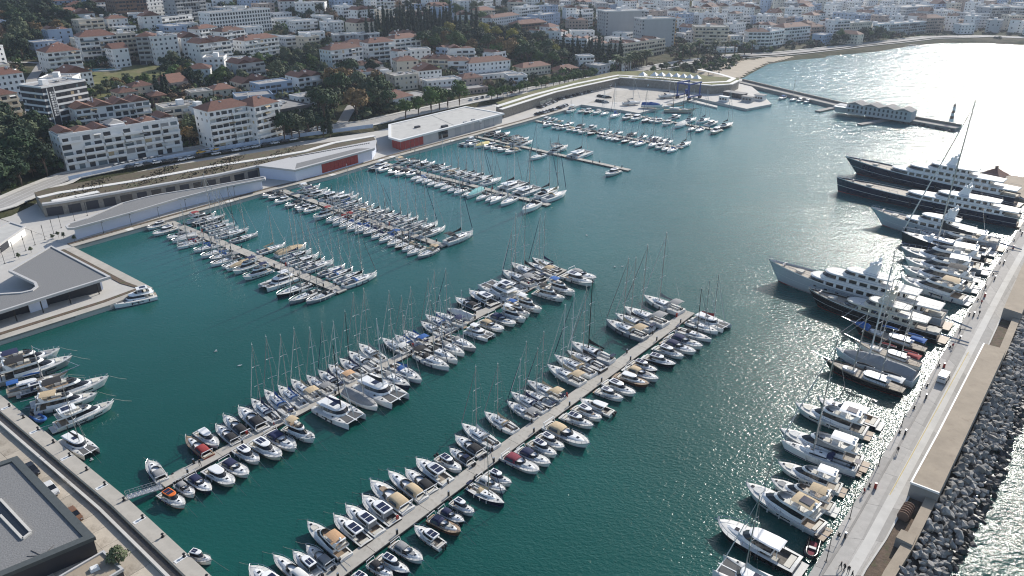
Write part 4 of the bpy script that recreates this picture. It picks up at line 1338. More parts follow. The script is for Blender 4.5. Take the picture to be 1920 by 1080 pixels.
('cypress',76.5,616.1,1.7),
('cypress',78.1,615.2,2.0),
('cypress',81.5,614.7,1.9),
('cypress',85.1,613.6,2.0),
('cypress',86.6,611.9,1.8)]),
('in the front of the cypress wood',[('cypress',-118.6,641.6,2.4),
('cypress',-114.6,642.5,1.8),
('cypress',-111.5,645.6,2.0),
('cypress',-105.3,647.4,2.3),
('cypress',-102.3,650.0,2.5),
('cypress',-97.1,653.2,2.2),
('cypress',-95.8,657.6,2.4),
('cypress',-91.6,662.3,2.4),
('cypress',-90.3,666.7,1.9),
('cypress',-87.5,670.1,2.4),
('cypress',-84.0,674.5,2.4),
('cypress',-81.8,677.5,2.0),
('cypress',-78.8,683.1,2.1),
('cypress',-76.1,687.5,2.3),
('cypress',-73.4,690.7,1.9),
('cypress',-70.5,695.8,2.2),
('cypress',-67.3,699.1,2.0),
('cypress',-64.3,702.2,2.2),
('cypress',-61.1,707.3,2.4),
('cypress',-58.4,711.6,2.3),
('cypress',-55.3,713.9,1.8),
('cypress',-51.4,717.4,2.0),
('cypress',-47.0,718.5,1.9),
('cypress',-42.0,720.0,2.4),
('cypress',-37.0,721.8,2.1),
('cypress',-32.6,723.4,2.3)]),
('behind in the cypress wood',[('cypress',-121.3,672.8,2.2),
('cypress',-119.3,675.6,2.2),
('cypress',-115.0,679.2,2.4),
('cypress',-111.3,684.3,2.5),
('cypress',-109.0,688.5,1.8),
('cypress',-105.7,692.4,2.4),
('cypress',-101.8,695.7,1.8),
('cypress',-99.0,700.8,2.6),
('cypress',-95.9,703.0,2.3),
('cypress',-93.0,707.8,2.3),
('cypress',-90.9,712.1,2.5),
('cypress',-89.0,715.9,2.4),
('cypress',-84.9,720.7,2.5),
('cypress',-83.2,724.4,1.8),
('cypress',-79.1,728.7,2.3),
('cypress',-75.7,731.8,2.0),
('cypress',-71.9,734.6,2.2),
('cypress',-66.9,736.3,1.8),
('cypress',-61.6,738.2,2.1),
('cypress',-58.0,739.8,2.4)]),
('along the shore road',[('green',-13.0,475.8,2.2),
('green',-9.1,479.7,2.3),
('green',-5.7,484.3,2.2),
('green',-3.2,488.5,2.6),
('green',1.3,494.7,1.9),
('green',4.9,498.1,2.5),
('green',7.3,502.6,2.4),
('green',10.5,508.6,2.0),
('green',16.2,511.1,2.0),
('green',20.1,516.4,2.4),
('green',23.2,520.4,2.5),
('green',28.7,525.1,2.4),
('green',32.9,528.5,2.2),
('green',36.6,533.4,2.0),
('green',39.9,537.7,2.1),
('green',43.6,541.9,2.6),
('green',47.7,544.6,2.3),
('green',52.6,550.1,2.3),
('green',56.4,553.3,2.2),
('green',60.4,559.3,2.2)]),
('along the shore road bend',[('palm',78.8,581.0,2.0),
('palm',81.3,582.3,1.8),
('palm',82.8,585.2,1.9),
('palm',86.6,586.9,1.7),
('palm',88.7,589.2,1.7),
('palm',90.1,592.2,2.0),
('palm',93.1,595.4,2.2),
('palm',94.7,597.3,1.9),
('palm',96.9,600.0,2.1),
('palm',99.2,601.7,1.7),
('palm',101.9,605.8,2.0),
('palm',103.6,608.2,1.8),
('palm',106.6,609.9,2.2)]),
('along the beach road',[('palm',141.0,639.3,2.3),
('palm',148.7,647.3,2.0),
('palm',157.0,654.3,2.3),
('palm',165.7,661.2,1.8),
('palm',174.5,666.3,2.3),
('palm',184.7,672.7,1.9),
('palm',193.8,677.1,2.2),
('palm',204.1,681.0,1.9),
('palm',212.1,687.6,2.0)]),
('tall dark conical tree between the white orange-roofed blocks',[('dark',-94.4,520.2,4.4)]),
('lone tall cypress beside the white balconied block',[('cypress',67.6,783.3,2.2)]),
('lone cypress at the bend of the pale hill road',[('cypress',-134.0,695.4,2.0)])]
WOODS=[[(-253.9, 369.7, 11.6),(-224.2, 366.1, 8.5),(-189.4, 309.8, 3.4),(-193.0, 267.8, 3.4)], [(-479.9, 748.4, 43.9),(-436.4, 755.3, 43.4),(-331.4, 600.5, 27.2),(-326.8, 546.5, 22.5),(-329.7, 496.1, 21.0)], [(-132.1, 512.0, 9.9),(-119.1, 535.3, 9.7),(-103.4, 491.4, 7.3),(-67.9, 482.4, 4.9),(-64.7, 410.1, 1.0),(-103.1, 387.6, 3.4)], [(-133.7, 704.2, 23.7),(-51.5, 761.0, 21.4),(4.9, 719.8, 15.6),(41.1, 665.8, 11.1),(39.5, 568.1, 4.5),(15.8, 568.2, 6.4),(0.0, 589.0, 9.1),(-72.4, 621.1, 15.9),(-116.6, 657.5, 19.9)], [(31.7, 660.6, 10.9),(96.3, 634.8, 6.6),(93.0, 610.9, 5.0),(33.4, 603.7, 6.9)], [(-188.9, 546.5, 15.3),(-142.9, 612.2, 15.9),(-122.4, 516.0, 9.3),(-161.3, 469.2, 10.6)]]
QTREE=(-64.05, 91.2)
CARS=[('in the near row by the terraced block','cars along the shore road',[(-169.6,322.8,3.19,0.89,'black'),
(-167.0,325.6,3.07,0.86,'silver'),
(-164.4,328.5,2.94,0.82,'black'),
(-161.5,331.8,2.8,0.81,'white'),
(-158.9,334.4,2.5,0.75,'black'),
(-156.2,337.0,2.1,0.76,'black'),
(-153.5,339.6,1.95,0.79,'white'),
(-150.7,342.2,2.1,0.73,'white'),
(-147.9,344.8,2.25,0.74,'black')]),
('in the far row by the terraced block','cars along the shore road',[(-175.3,323.4,3.52,0.94,'white'),
(-173.3,326.0,3.52,0.86,'white'),
(-171.3,328.5,3.52,0.95,'white'),
(-169.3,330.9,3.52,0.91,'silver'),
(-166.7,333.1,3.52,0.7,'white'),
(-164.2,335.1,3.52,0.7,'white'),
(-161.6,337.2,3.52,0.69,'white')]),
('along the shore road by the corner blocks','cars along the shore road',[(-147.3,347.2,3.52,0.82,'taxi'),
(-144.9,349.8,3.52,0.77,'silver'),
(-141.8,353.0,3.52,0.81,'taxi'),
(-139.4,355.6,3.52,0.86,'black'),
(-136.3,358.5,3.52,0.76,'white'),
(-133.2,361.3,3.52,0.72,'silver'),
(-130.5,363.7,3.52,0.78,'black'),
(-127.6,366.3,3.52,0.76,'white'),
(-124.7,369.0,3.52,0.76,'silver')]),
('in the near lane by the corner blocks','cars along the shore road',[(-141.3,350.2,2.04,0.76,'white'),
(-137.5,353.6,2.04,0.72,'black'),
(-133.9,356.7,2.05,0.68,'white'),
(-130.0,360.1,2.05,0.72,'silver'),
(-126.4,363.2,2.08,0.77,'white'),
(-122.4,366.8,2.15,0.75,'black'),
(-118.8,370.0,2.21,0.7,'white'),
(-115.1,373.3,2.27,0.71,'black'),
(-111.2,376.8,2.33,0.72,'white')]),
('parked below the vine wall','cars along the shore road',[(-120.1,375.3,3.52,0.92,'black'),
(-117.5,378.6,3.52,0.86,'white'),
(-115.2,381.4,3.52,0.86,'black'),
(-112.6,384.6,3.52,0.94,'white'),
(-110.2,387.3,3.52,0.8,'silver'),
(-107.3,390.1,3.52,0.72,'black'),
(-104.3,393.0,3.52,0.76,'white'),
(-101.8,395.5,3.52,0.77,'white'),
(-98.9,398.3,3.52,0.76,'black')]),
('parked before the shop row','cars by the shops',[(-25.7,474.8,3.52,1.75,'white'),
(-22.1,478.9,3.52,1.73,'silver'),
(-18.8,482.6,3.52,1.71,'black'),
(-15.4,486.6,3.52,1.76,'white'),
(-11.8,490.7,3.52,1.69,'white'),
(-7.9,494.4,3.52,1.68,'black'),
(-3.8,498.3,3.52,1.61,'white'),
(-0.4,501.5,3.52,1.62,'red')]),
('in the first boatyard row','boatyard cars',[(14.8,442.7,1.42,2.11,'black'),
(16.9,445.4,1.42,2.08,'black'),
(19.0,448.1,1.42,2.05,'white'),
(21.0,450.5,1.42,2.07,'silver'),
(23.0,453.1,1.42,2.05,'black'),
(25.1,455.7,1.42,2.13,'white')]),
('in the second boatyard row','boatyard cars',[(28.8,461.1,1.42,2.24,'black'),
(29.7,462.6,1.42,2.28,'grey'),
(30.9,464.7,1.42,2.19,'black'),
(32.2,466.7,1.42,2.23,'white'),
(33.3,468.6,1.42,2.19,'black')]),
('in the third boatyard row','boatyard cars',[(16.9,462.5,1.42,2.29,'black'),
(18.3,465.1,1.42,2.24,'white'),
(19.6,467.5,1.42,2.3,'black'),
(20.9,470.0,1.42,2.28,'white'),
(22.1,472.3,1.42,2.27,'silver'),
(23.4,474.6,1.42,2.25,'white'),
(24.7,477.1,1.42,2.24,'black'),
(26.1,479.7,1.42,2.3,'white'),
(27.4,482.0,1.42,2.23,'black')]),
('in the row under the embankment','boatyard cars',[(30.1,488.2,1.42,2.18,'black'),
(32.5,491.2,1.42,2.24,'white'),
(35.4,494.7,1.42,2.19,'black'),
(37.9,497.9,1.42,2.16,'silver'),
(40.3,500.8,1.42,2.19,'black'),
(43.1,504.2,1.42,2.2,'black'),
(45.4,507.1,1.42,2.2,'white'),
(48.3,510.7,1.42,2.21,'grey'),
(50.9,513.9,1.42,2.24,'black'),
(53.2,516.7,1.42,2.17,'white')]),
('in the upper open boatyard row','boatyard cars',[(57.8,498.6,1.42,-0.04,'black'),
(59.4,497.3,1.42,-0.04,'black'),
(61.3,495.7,1.42,-0.08,'silver'),
(62.9,494.4,1.42,-0.04,'black')]),
('in the lower open boatyard row','boatyard cars',[(55.1,482.4,1.42,-0.14,'black'),
(56.6,481.1,1.42,-0.15,'black'),
(57.8,480.0,1.42,-0.07,'black'),
(59.5,478.5,1.42,-0.14,'silver')]),
('beside the travel lift','boatyard cars',[(133.7,515.9,1.42,1.31,'black'),
(136.7,516.8,1.42,1.32,'black'),
(139.5,517.7,1.42,1.33,'black'),
(142.1,518.5,1.42,1.31,'silver'),
(144.6,519.3,1.42,1.3,'brown'),
(147.4,520.1,1.42,1.31,'white'),
(150.3,521.0,1.42,1.28,'white')])]
CARX=[(-85.57, 109.72, 2.22, -0.72, 'white', 'white van-like car parked by the dark quay building', ''),(-77.63, 102.8, 2.22, -0.72, 'brown', 'orange-brown car parked by the dark quay building', ''),(-92.35, 115.24, 2.22, -0.72, 'black', 'black car at the corner of the dark quay building', '')]
YBOATS=[(74.67, 471.26, 0.2, 's', 'w', 'sailing yacht propped on stands at the boatyard edge'),(85.67, 461.48, -0.2, 'v', 'b', 'wooden hull under a blue cover on the boatyard edge'),(100.34, 534.73, 0.3, 'v', 'q', 'boat under a turquoise and blue cover below the curved wall'),(85.8, 545.41, 0.9, 'f', 'w', 'motor yacht stored against the embankment wall'),(74.09, 543.24, 0.1, 'm', 'w', 'white cruiser stored at the embankment corner'),(106.35, 536.83, 1.0, 'm', 't', 'tan cruiser beside the turquoise cover below the curved wall'),(109.7, 534.73, 1.1, 'o', 't', 'small cruiser right of the tan cruiser below the curved wall'),(101.6, 493.81, 0.2, 's', 'n', 'sailing yacht on a cradle beside the travel lift'),(50.04, 516.45, 1.2, 'o', 'k', 'dark covered cruiser stored at the left end of the embankment wall'),(61.11, 528.51, 1.2, 'm', 'g', 'grey-canvased cruiser stored against the embankment wall'),(69.52, 536.83, 1.2, 'o', 'n', 'navy covered cruiser stored near the embankment corner'),(129.64, 528.51, 0.2, 'o', 'b', 'blue covered cruiser stored under the curved wall behind the lift'),(138.4, 526.46, 0.2, 'm', 'k', 'dark cruiser stored at the right of the curved wall')]
TOUR=(101.73, 456.41, -0.209)
SLIP=[(47.11, 476.19),(113.05, 493.7),(102.95, 524.32),(69.36, 520.3)]
YHUT=[(135.39, 483.16),(146.42, 497.46),(150.74, 483.16),(160.17, 488.43)]
YCONT=[(9.16, 461.48, 'car_taxi', 'orange container at the foot of the embankment'),(18.39, 472.93, 'creamgel', 'left pale container below the promenade path'),(22.7, 479.71, 'creamgel', 'right pale container below the promenade path')]
REEL=(69.16, 102.51)
GULLS=[(-75.31, 165.49),(-66.92, 158.4),(-84.64, 121.63),(32.96, 219.49),(35.41, 219.92),(26.45, 247.54)]
HAZE=0.0001
SHELTER0=-22.4
# ---- terrain: height from the signed distance to the landward edge of the waterfront ----
LAND=[(-232.3, 150.0, 3.4), (-219.5, 226.1, 3.4), (-190.0, 262.9, 3.4), (-186.1, 303.4, 3.4), (-156.0, 339.7, 3.4), (-109.5, 380.0, 3.4), (-74.8, 401.5, 3.4), (-26.2, 463.2, 3.4), (14.0, 496.3, 3.4), (72.8, 549.2, 3.4), (111.1, 570.0, 3.2), (135.4, 589.9, 1.0), (151.2, 570.6, 0.2), (169.3, 571.2, 0.1), (183.1, 595.5, 0.1), (216.7, 653.1, 0.15), (242.5, 676.2, 0.4), (296.6, 707.4, 1.2), (340.8, 730.6, 1.5), (389.8, 770.2, 1.5), (433.9, 794.0, 1.2), (482.7, 794.0, 1.2), (525.8, 768.5, 1.2), (613.7, 614.6, 1.2), (677.3, 385.1, 1.2)]
def seg_info(x,y):
    best=1e18;res=None
    for i in range(len(LAND)-1):
        ax,ay,az=LAND[i];bx,by,bz=LAND[i+1]
        dx,dy=bx-ax,by-ay;l2=dx*dx+dy*dy
        t=max(0.,min(1.,((x-ax)*dx+(y-ay)*dy)/l2))
        qx,qy=ax+t*dx,ay+t*dy
        d2=(x-qx)**2+(y-qy)**2
        if d2<best:
            best=d2;cr=dx*(y-qy)-dy*(x-qx)
            res=(math.sqrt(d2)*(1 if cr>0 else -1),az+t*(bz-az))
    return res
def terrain_z(x,y):
    s,z0=seg_info(x,y)
    if s<0:return max(-4.,z0+s*(.9 if z0>2 else .5 if z0>1 else .12))
    k=.085-.062*min(1.,max(0.,(x+60)/330.))
    r=z0+min(3.4-z0,s*.09) if z0<3.4 else z0
    q=max(0.,s-24)
    z=r+k*q
    z+=min(1.,q/60.)*(2.2*math.sin(x*.013+1.3)*math.cos(y*.011)+1.2*math.sin(x*.031+y*.027))
    if z>70:z=70+(z-70)*.35
    return z
# ---- wording of the labels ----
ORD='first second third fourth fifth sixth seventh eighth ninth tenth eleventh twelfth thirteenth fourteenth fifteenth sixteenth seventeenth eighteenth nineteenth twentieth'.split()
ORD+=['twenty-'+o for o in ORD[:9]]+['thirtieth','thirty-first','thirty-second','thirty-third','thirty-fourth']
CAN=dict(n='navy',b='blue',t='tan',k='black',g='grey',r='red',w='white',o='orange',m='maroon',q='turquoise',y='yellow')
ROWS=dict(gu='gangway pontoon,far',gl='gangway pontoon,near',fu='front pontoon,far',fl='front pontoon,near',al='first promenade pontoon,near',au='first promenade pontoon,far',bl='second promenade pontoon,near',bu='second promenade pontoon,far',cl='third promenade pontoon,near',cu='third promenade pontoon,far',dl='fourth promenade pontoon,near',du='fourth promenade pontoon,far',el='fifth promenade pontoon,near',eu='fifth promenade pontoon,far',fal='boatyard pontoon,near',fau='boatyard pontoon,far',yl='boatyard quay,',qr='breakwater quay,',ql='bottom left quay,',pc='pavilion quay,',jr='lighthouse jetty,')
KIND=dict(s='sailing yacht',m='motor cruiser',o='open motor cruiser',f='flybridge yacht',c='sailing catamaran',p='power catamaran',d='inflatable dinghy',v='boat',g1='wooden ketch',g2='two-masted schooner')
def boat_label(rk,ty,i,c,op):
    pn,side=ROWS[rk].split(',');op=op.split();cv=CAN[c];hull='white'
    for k,v in (('dark','dark-hulled'),('khull','dark-hulled'),('red','red'),('wood','brown wooden'),('orange','orange-topped'),('cream','cream'),('grey','grey-hulled')):
        if k in op:hull=v
    feat=dict(s=cv+' sprayhood',m='white hardtop',o=cv+' canopy',f=cv+' bimini',c=cv+' sail cover',p='flat roof',d='outboard',v=cv+' tent cover',g1=cv+' awning',g2=cv+' awning').get(ty,'')
    if ty=='s' and c=='w':feat='no canvas'
    if ty=='s' and 'bim' in op:feat=cv+' bimini'
    if ty=='m' and 'solar' in op:feat='dark roof panels'
    n=ORD[i]
    if rk in('gu','gl'):loc=f'{n} from gangway, {side} side of gangway pontoon'
    elif rk in('fu','fl'):loc=f'{n} from bottom edge, {side} side of front pontoon'
    elif side:loc=f'{n} from shore, {side} side of {pn}'
    elif rk=='qr':loc=f'{n} up the breakwater quay'
    elif rk=='ql':loc=f'{n} along the bottom left quay'
    elif rk=='yl':loc=f'{n} along the boatyard quay'
    elif rk=='jr':loc=f'{n} along the lighthouse jetty'
    else:loc='beside the grey pavilion'
    lab=f"{hull} {KIND[ty]} with {feat}, {loc}"
    if ty=='d' and 'runabout' in op:lab=f'small dark runabout with maroon deck, {loc}'
    if ty=='d' and c=='b':lab=f'blue covered inflatable dinghy, {loc}'
    if len(lab.split())>16:lab=f"{hull} {KIND[ty]}, {feat}, {loc}"
    return lab
WN=dict(wallwhite='white',wallcream='cream',wallgrey='grey',wallpink='pinkish',wallblue='bluish')
RN=dict(hip='red hipped roof',flat='flat roof',gable='red gabled roof',roofgrey='grey roof',tilebits='patchy tiled roof')
NW='zero one two three four five six seven eight nine'.split()
ZR=['top row','second row','third row','lower slope']
ZB=['behind the wooded hillside','around the brown hotel','behind the arcaded hotel','beyond the cypress wood','above the villa wood','behind the blank slab hotel','behind the beach hotels','behind the seafront','behind the bay seafront','at the far right town']
def house_label(wall,st,roof,zr,zb,i):return f"{WN[wall]} {NW[st]}-storey house, {RN[roof]}, {ORD[i]} in {ZR[zr]} {ZB[zb]}"
KD=dict(pine='dark round pine',dark='dark dense evergreen',olive='grey-green olive',green='bright green leafy tree',autumn='orange-brown autumn tree',yellow='yellow-green poplar-like tree',brown='bare brownish tree',cypress='tall dark cypress',palm='palm')
# ---------------- materials ----------------
M={}
def mat(name,rgb,rough=.55,metal=0.,var=.12,scale=1.5,bump=0.,bscale=20.,rnd=0.,spec=.5,dirt=None,coat=0.):
    m=bpy.data.materials.new(name);m.use_nodes=True;n=m.node_tree;b=n.nodes['Principled BSDF']
    b.inputs['Roughness'].default_value=rough;b.inputs['Metallic'].default_value=metal
    b.inputs['Specular IOR Level'].default_value=spec
    if coat:b.inputs['Coat Weight'].default_value=coat
    tc=n.nodes.new('ShaderNodeTexCoord')
    c=n.nodes.new('ShaderNodeRGB');c.outputs[0].default_value=(*rgb,1);out=c.outputs[0]
    if var:
        t=n.nodes.new('ShaderNodeTexNoise');t.inputs['Scale'].default_value=scale;t.inputs['Detail'].default_value=5;t.inputs['Roughness'].default_value=.65
        n.links.new(tc.outputs['Object'],t.inputs['Vector'])
        mr=n.nodes.new('ShaderNodeMapRange');mr.inputs['From Min'].default_value=.25;mr.inputs['From Max'].default_value=.75
        mr.inputs['To Min'].default_value=1-var;mr.inputs['To Max'].default_value=1+var
        n.links.new(t.outputs['Fac'],mr.inputs['Value'])
        mx=n.nodes.new('ShaderNodeMix');mx.data_type='RGBA';mx.blend_type='MULTIPLY';mx.inputs['Factor'].default_value=1
        n.links.new(out,mx.inputs[6]);n.links.new(mr.outputs[0],mx.inputs[7]);out=mx.outputs[2]
    if dirt:
        t=n.nodes.new('ShaderNodeTexNoise');t.inputs['Scale'].default_value=dirt[1];t.inputs['Detail'].default_value=8;t.inputs['Roughness'].default_value=.7
        n.links.new(tc.outputs['Object'],t.inputs['Vector'])
        mr=n.nodes.new('ShaderNodeMapRange');mr.inputs['From Min'].default_value=dirt[2];mr.inputs['From Max'].default_value=dirt[2]+.15
        n.links.new(t.outputs['Fac'],mr.inputs['Value'])
        mx=n.nodes.new('ShaderNodeMix');mx.data_type='RGBA';n.links.new(mr.outputs[0],mx.inputs['Factor'])
        n.links.new(out,mx.inputs[6]);mx.inputs[7].default_value=(*dirt[0],1);out=mx.outputs[2]
    if rnd:
        oi=n.nodes.new('ShaderNodeObjectInfo');mr=n.nodes.new('ShaderNodeMapRange');mr.inputs['To Min'].default_value=1-rnd;mr.inputs['To Max'].default_value=1+rnd
        n.links.new(oi.outputs['Random'],mr.inputs['Value'])
        mx=n.nodes.new('ShaderNodeMix');mx.data_type='RGBA';mx.blend_type='MULTIPLY';mx.inputs['Factor'].default_value=1
        n.links.new(out,mx.inputs[6]);n.links.new(mr.outputs[0],mx.inputs[7]);out=mx.outputs[2]
    n.links.new(out,b.inputs['Base Color'])
    if bump:
        t=n.nodes.new('ShaderNodeTexNoise');t.inputs['Scale'].default_value=bscale;t.inputs['Detail'].default_value=4
        n.links.new(tc.outputs['Object'],t.inputs['Vector'])
        bp=n.nodes.new('ShaderNodeBump');bp.inputs['Strength'].default_value=bump;bp.inputs['Distance'].default_value=.1
        n.links.new(t.outputs['Fac'],bp.inputs['Height']);n.links.new(bp.outputs[0],b.inputs['Normal'])
    M[name]=m;return m
mat('gel',(.82,.82,.81),.28,var=.05,scale=.7,rnd=.06,dirt=((.5,.48,.43),.9,.62))
mat('deckw',(.6,.595,.57),.6,var=.08,scale=2.5,rnd=.07,dirt=((.45,.43,.4),1.3,.6))
mat('creamgel',(.68,.62,.5),.4,var=.06,rnd=.05)
mat('greygel',(.33,.35,.37),.35,var=.06,rnd=.1)
mat('darkhull',(.012,.014,.022),.18,var=.1,coat=.3)
mat('navyhull',(.012,.018,.045),.12,var=.1,coat=.5)
mat('blackhull',(.01,.01,.012),.2,var=.1)
mat('redhull',(.32,.03,.02),.3,var=.1)
mat('woodhull',(.13,.06,.03),.35,var=.2,scale=3)
mat('orange',(.72,.16,.02),.35,var=.06)
mat('teak',(.3,.22,.15),.6,var=.25,scale=4,rnd=.15)
mat('teakgrey',(.3,.26,.21),.7,var=.2,scale=4,rnd=.15)
mat('glass',(.012,.015,.02),.06,var=0,spec=.6)
mat('bglass',(.05,.08,.11),.12,var=.2,scale=.4,spec=.6)
mat('solar',(.015,.02,.05),.15,var=.1,scale=3)
mat('alu',(.5,.5,.5),.38,.85,var=.08)
mat('whitespar',(.68,.68,.67),.4,var=.05)
mat('steel',(.6,.6,.62),.25,.9,var=0)
mat('black',(.012,.012,.014),.5,var=.2)
mat('rubber',(.018,.018,.022),.6,var=.2)
mat('rope',(.3,.29,.26),.8,var=.1)
mat('net',(.1,.1,.1),.9,var=.3,scale=6)
mat('cushion',(.58,.55,.48),.8,var=.1,rnd=.15)
mat('antifoul',(.03,.05,.12),.6,var=.2)
mat('redboot',(.3,.03,.025),.5,var=.2)
for k,c in dict(n=(.014,.022,.075),b=(.02,.10,.32),t=(.5,.39,.25),k=(.02,.02,.023),g=(.27,.27,.27),r=(.27,.03,.03),w=(.62,.62,.6),o=(.55,.34,.19),m=(.2,.03,.05),q=(.22,.5,.5),y=(.7,.6,.27)).items():
    mat('cv_'+k,c,.85,var=.14,scale=2.2,bump=.35,bscale=3.,rnd=.12)
mat('concrete',(.43,.4,.35),.85,var=.18,scale=.25,bump=.2,bscale=8,dirt=((.27,.245,.21),.12,.56))
mat('concrete_l',(.55,.53,.49),.85,var=.12,scale=.3,dirt=((.36,.33,.29),.2,.58))
mat('concrete_d',(.27,.255,.235),.85,var=.2,scale=.3,bump=.2,bscale=8)
mat('slab',(.44,.385,.31),.88,var=.16,scale=.35,rnd=.22,bump=.15,bscale=10,dirt=((.25,.21,.165),.22,.52))
mat('shadehull',(.5,.52,.55),.3,var=.06)  # white expedition hulls; backlit shade of their sides put into the colour
mat('roadslab',(.4,.38,.35),.88,var=.16,scale=.5,rnd=.16,bump=.1,bscale=10,dirt=((.3,.27,.245),.15,.56))
mat('tancoping',(.34,.28,.21),.88,var=.16,scale=.3,bump=.2,bscale=6,dirt=((.27,.215,.16),.4,.56))
mat('pontoon',(.43,.405,.36),.85,var=.14,scale=.6,rnd=.08,dirt=((.3,.27,.23),.7,.57))
mat('paving',(.5,.48,.445),.8,var=.1,scale=.12,dirt=((.42,.4,.37),.06,.57))
mat('white_paving',(.72,.7,.66),.75,var=.08,scale=.2)
mat('gravel_roof',(.2,.2,.2),.95,var=.3,scale=3.5,bump=.6,bscale=4)
mat('light_roof',(.5,.49,.46),.9,var=.12,scale=.3,dirt=((.38,.37,.35),.2,.55))
mat('roof_rim',(.5,.49,.48),.6,var=.08)
mat('dark_rim',(.075,.085,.085),.6,var=.15)
mat('bluewall',(.68,.73,.86),.6,var=.05,scale=.2)
mat('stone',(.27,.245,.21),.9,var=.3,scale=.8,bump=.5,bscale=2.)
mat('redwall',(.33,.035,.03),.6,var=.25,scale=1.2)
mat('soil',(.12,.085,.06),.95,var=.35,scale=1.2,bump=.8,bscale=2.,dirt=((.07,.08,.035),.5,.5))
mat('dryplant',(.105,.082,.052),.95,var=.4,scale=.8,bump=.8,bscale=2.,dirt=((.09,.1,.045),.4,.5))
mat('asphalt',(.2,.195,.19),.9,var=.15,scale=.2,dirt=((.27,.26,.25),.08,.55))
mat('paleroad',(.35,.335,.315),.9,var=.12,scale=.15,dirt=((.33,.32,.3),.1,.55))
mat('sand',(.42,.36,.28),.95,var=.12,scale=.1,bump=.3,bscale=1)
mat('rock',(.27,.26,.245),.9,var=.3,scale=1.1,bump=.7,bscale=3,rnd=.4,dirt=((.17,.15,.13),.5,.6))
mat('rockwet',(.05,.045,.042),.45,var=.3,scale=1.2,bump=.7,bscale=3,rnd=.35)
mat('wallwhite',(.8,.795,.78),.8,var=.06,scale=.25,rnd=.07,dirt=((.45,.43,.4),.15,.62))
mat('wallcream',(.68,.61,.5),.8,var=.08,scale=.25,rnd=.08)
mat('wallgrey',(.44,.445,.45),.8,var=.08,scale=.25,rnd=.12)
mat('wallpink',(.48,.37,.31),.8,var=.08,scale=.25,rnd=.1)
mat('wallblue',(.36,.44,.56),.8,var=.08,scale=.25,rnd=.1)
mat('wallbrown',(.22,.14,.1),.8,var=.12,scale=.3,rnd=.12)
mat('walldark',(.03,.032,.042),.5,var=.1,scale=.3,rnd=.1)
mat('wallochre',(.42,.26,.1),.8,var=.12,scale=.3)
mat('cockpitdark',(.1,.09,.08),.8,var=.5,scale=2.5,rnd=.3)
mat('rooftile',(.13,.06,.043),.85,var=.3,scale=1.2,rnd=.2,bump=.5,bscale=3.,dirt=((.18,.1,.075),.4,.55))
mat('roofbrown',(.17,.085,.06),.85,var=.3,scale=1.2,rnd=.2)
mat('roofgrey',(.3,.29,.28),.9,var=.2,scale=.4,rnd=.2,dirt=((.45,.44,.42),.3,.57))
mat('window',(.028,.035,.045),.15,var=.4,scale=.9,spec=.6,rnd=.3)
mat('railglass',(.14,.18,.2),.15,var=.1)
mat('bluecrane',(.015,.055,.23),.45,var=.1)
mat('trunk',(.1,.07,.05),.9,var=.3,scale=4)
mat('pool',(.1,.45,.55),.1,var=.05)
mat('skin',(.42,.25,.17),.6,var=.05)
mat('signwhite',(.75,.75,.73),.6,var=.03)
mat('yellowline',(.5,.39,.15),.8,var=.2,scale=3)
for k,c in dict(pine=(.022,.04,.016),dark=(.014,.028,.014),olive=(.062,.075,.04),green=(.045,.075,.02),autumn=(.12,.08,.035),yellow=(.17,.15,.03),brown=(.11,.075,.048),cypress=(.012,.024,.013),palm=(.05,.065,.025)).items():
    mat('leaf_'+k,tuple(q*1.65 for q in c),.75,var=.45,scale=.55,rnd=.25,spec=.2)
for k,c in dict(white=(.68,.68,.67),black=(.015,.015,.017),grey=(.2,.2,.21),silver=(.4,.41,.42),red=(.3,.025,.02),taxi=(.6,.33,.02),blue=(.03,.07,.22),brown=(.2,.1,.05)).items():
    mat('car_'+k,c,.25,var=.04,coat=.4)
# ground under the town: scrub, bare earth and paving mixed
def ground_mat():
    m=bpy.data.materials.new('ground');m.use_nodes=True;n=m.node_tree;b=n.nodes['Principled BSDF'];b.inputs['Roughness'].default_value=.95;b.inputs['Specular IOR Level'].default_value=.1
    tc=n.nodes.new('ShaderNodeTexCoord')
    t=n.nodes.new('ShaderNodeTexNoise');t.inputs['Scale'].default_value=.028;t.inputs['Detail'].default_value=9;t.inputs['Roughness'].default_value=.68
    n.links.new(tc.outputs['Object'],t.inputs['Vector'])
    r=n.nodes.new('ShaderNodeValToRGB');e=r.color_ramp.elements
    e[0].position=.3;e[0].color=(.022,.028,.013,1);e[1].position=.74;e[1].color=(.24,.215,.18,1)
    for p,c in((.42,(.035,.043,.019,1)),(.5,(.06,.062,.032,1)),(.57,(.1,.09,.058,1)),(.64,(.07,.068,.045,1))):
        x=e.new(p);x.color=c
    n.links.new(t.outputs['Fac'],r.inputs[0]);n.links.new(r.outputs[0],b.inputs['Base Color'])
    t2=n.nodes.new('ShaderNodeTexNoise');t2.inputs['Scale'].default_value=.6;t2.inputs['Detail'].default_value=5;n.links.new(tc.outputs['Object'],t2.inputs['Vector'])
    bp=n.nodes.new('ShaderNodeBump');bp.inputs['Strength'].default_value=.8;bp.inputs['Distance'].default_value=.8
    n.links.new(t2.outputs['Fac'],bp.inputs['Height']);n.links.new(bp.outputs[0],b.inputs['Normal'])
    M['ground']=m
ground_mat()
def grass_mat():
    m=mat('meadow',(.12,.125,.04),.95,var=.4,scale=.12,dirt=((.2,.165,.085),.05,.5))
grass_mat()
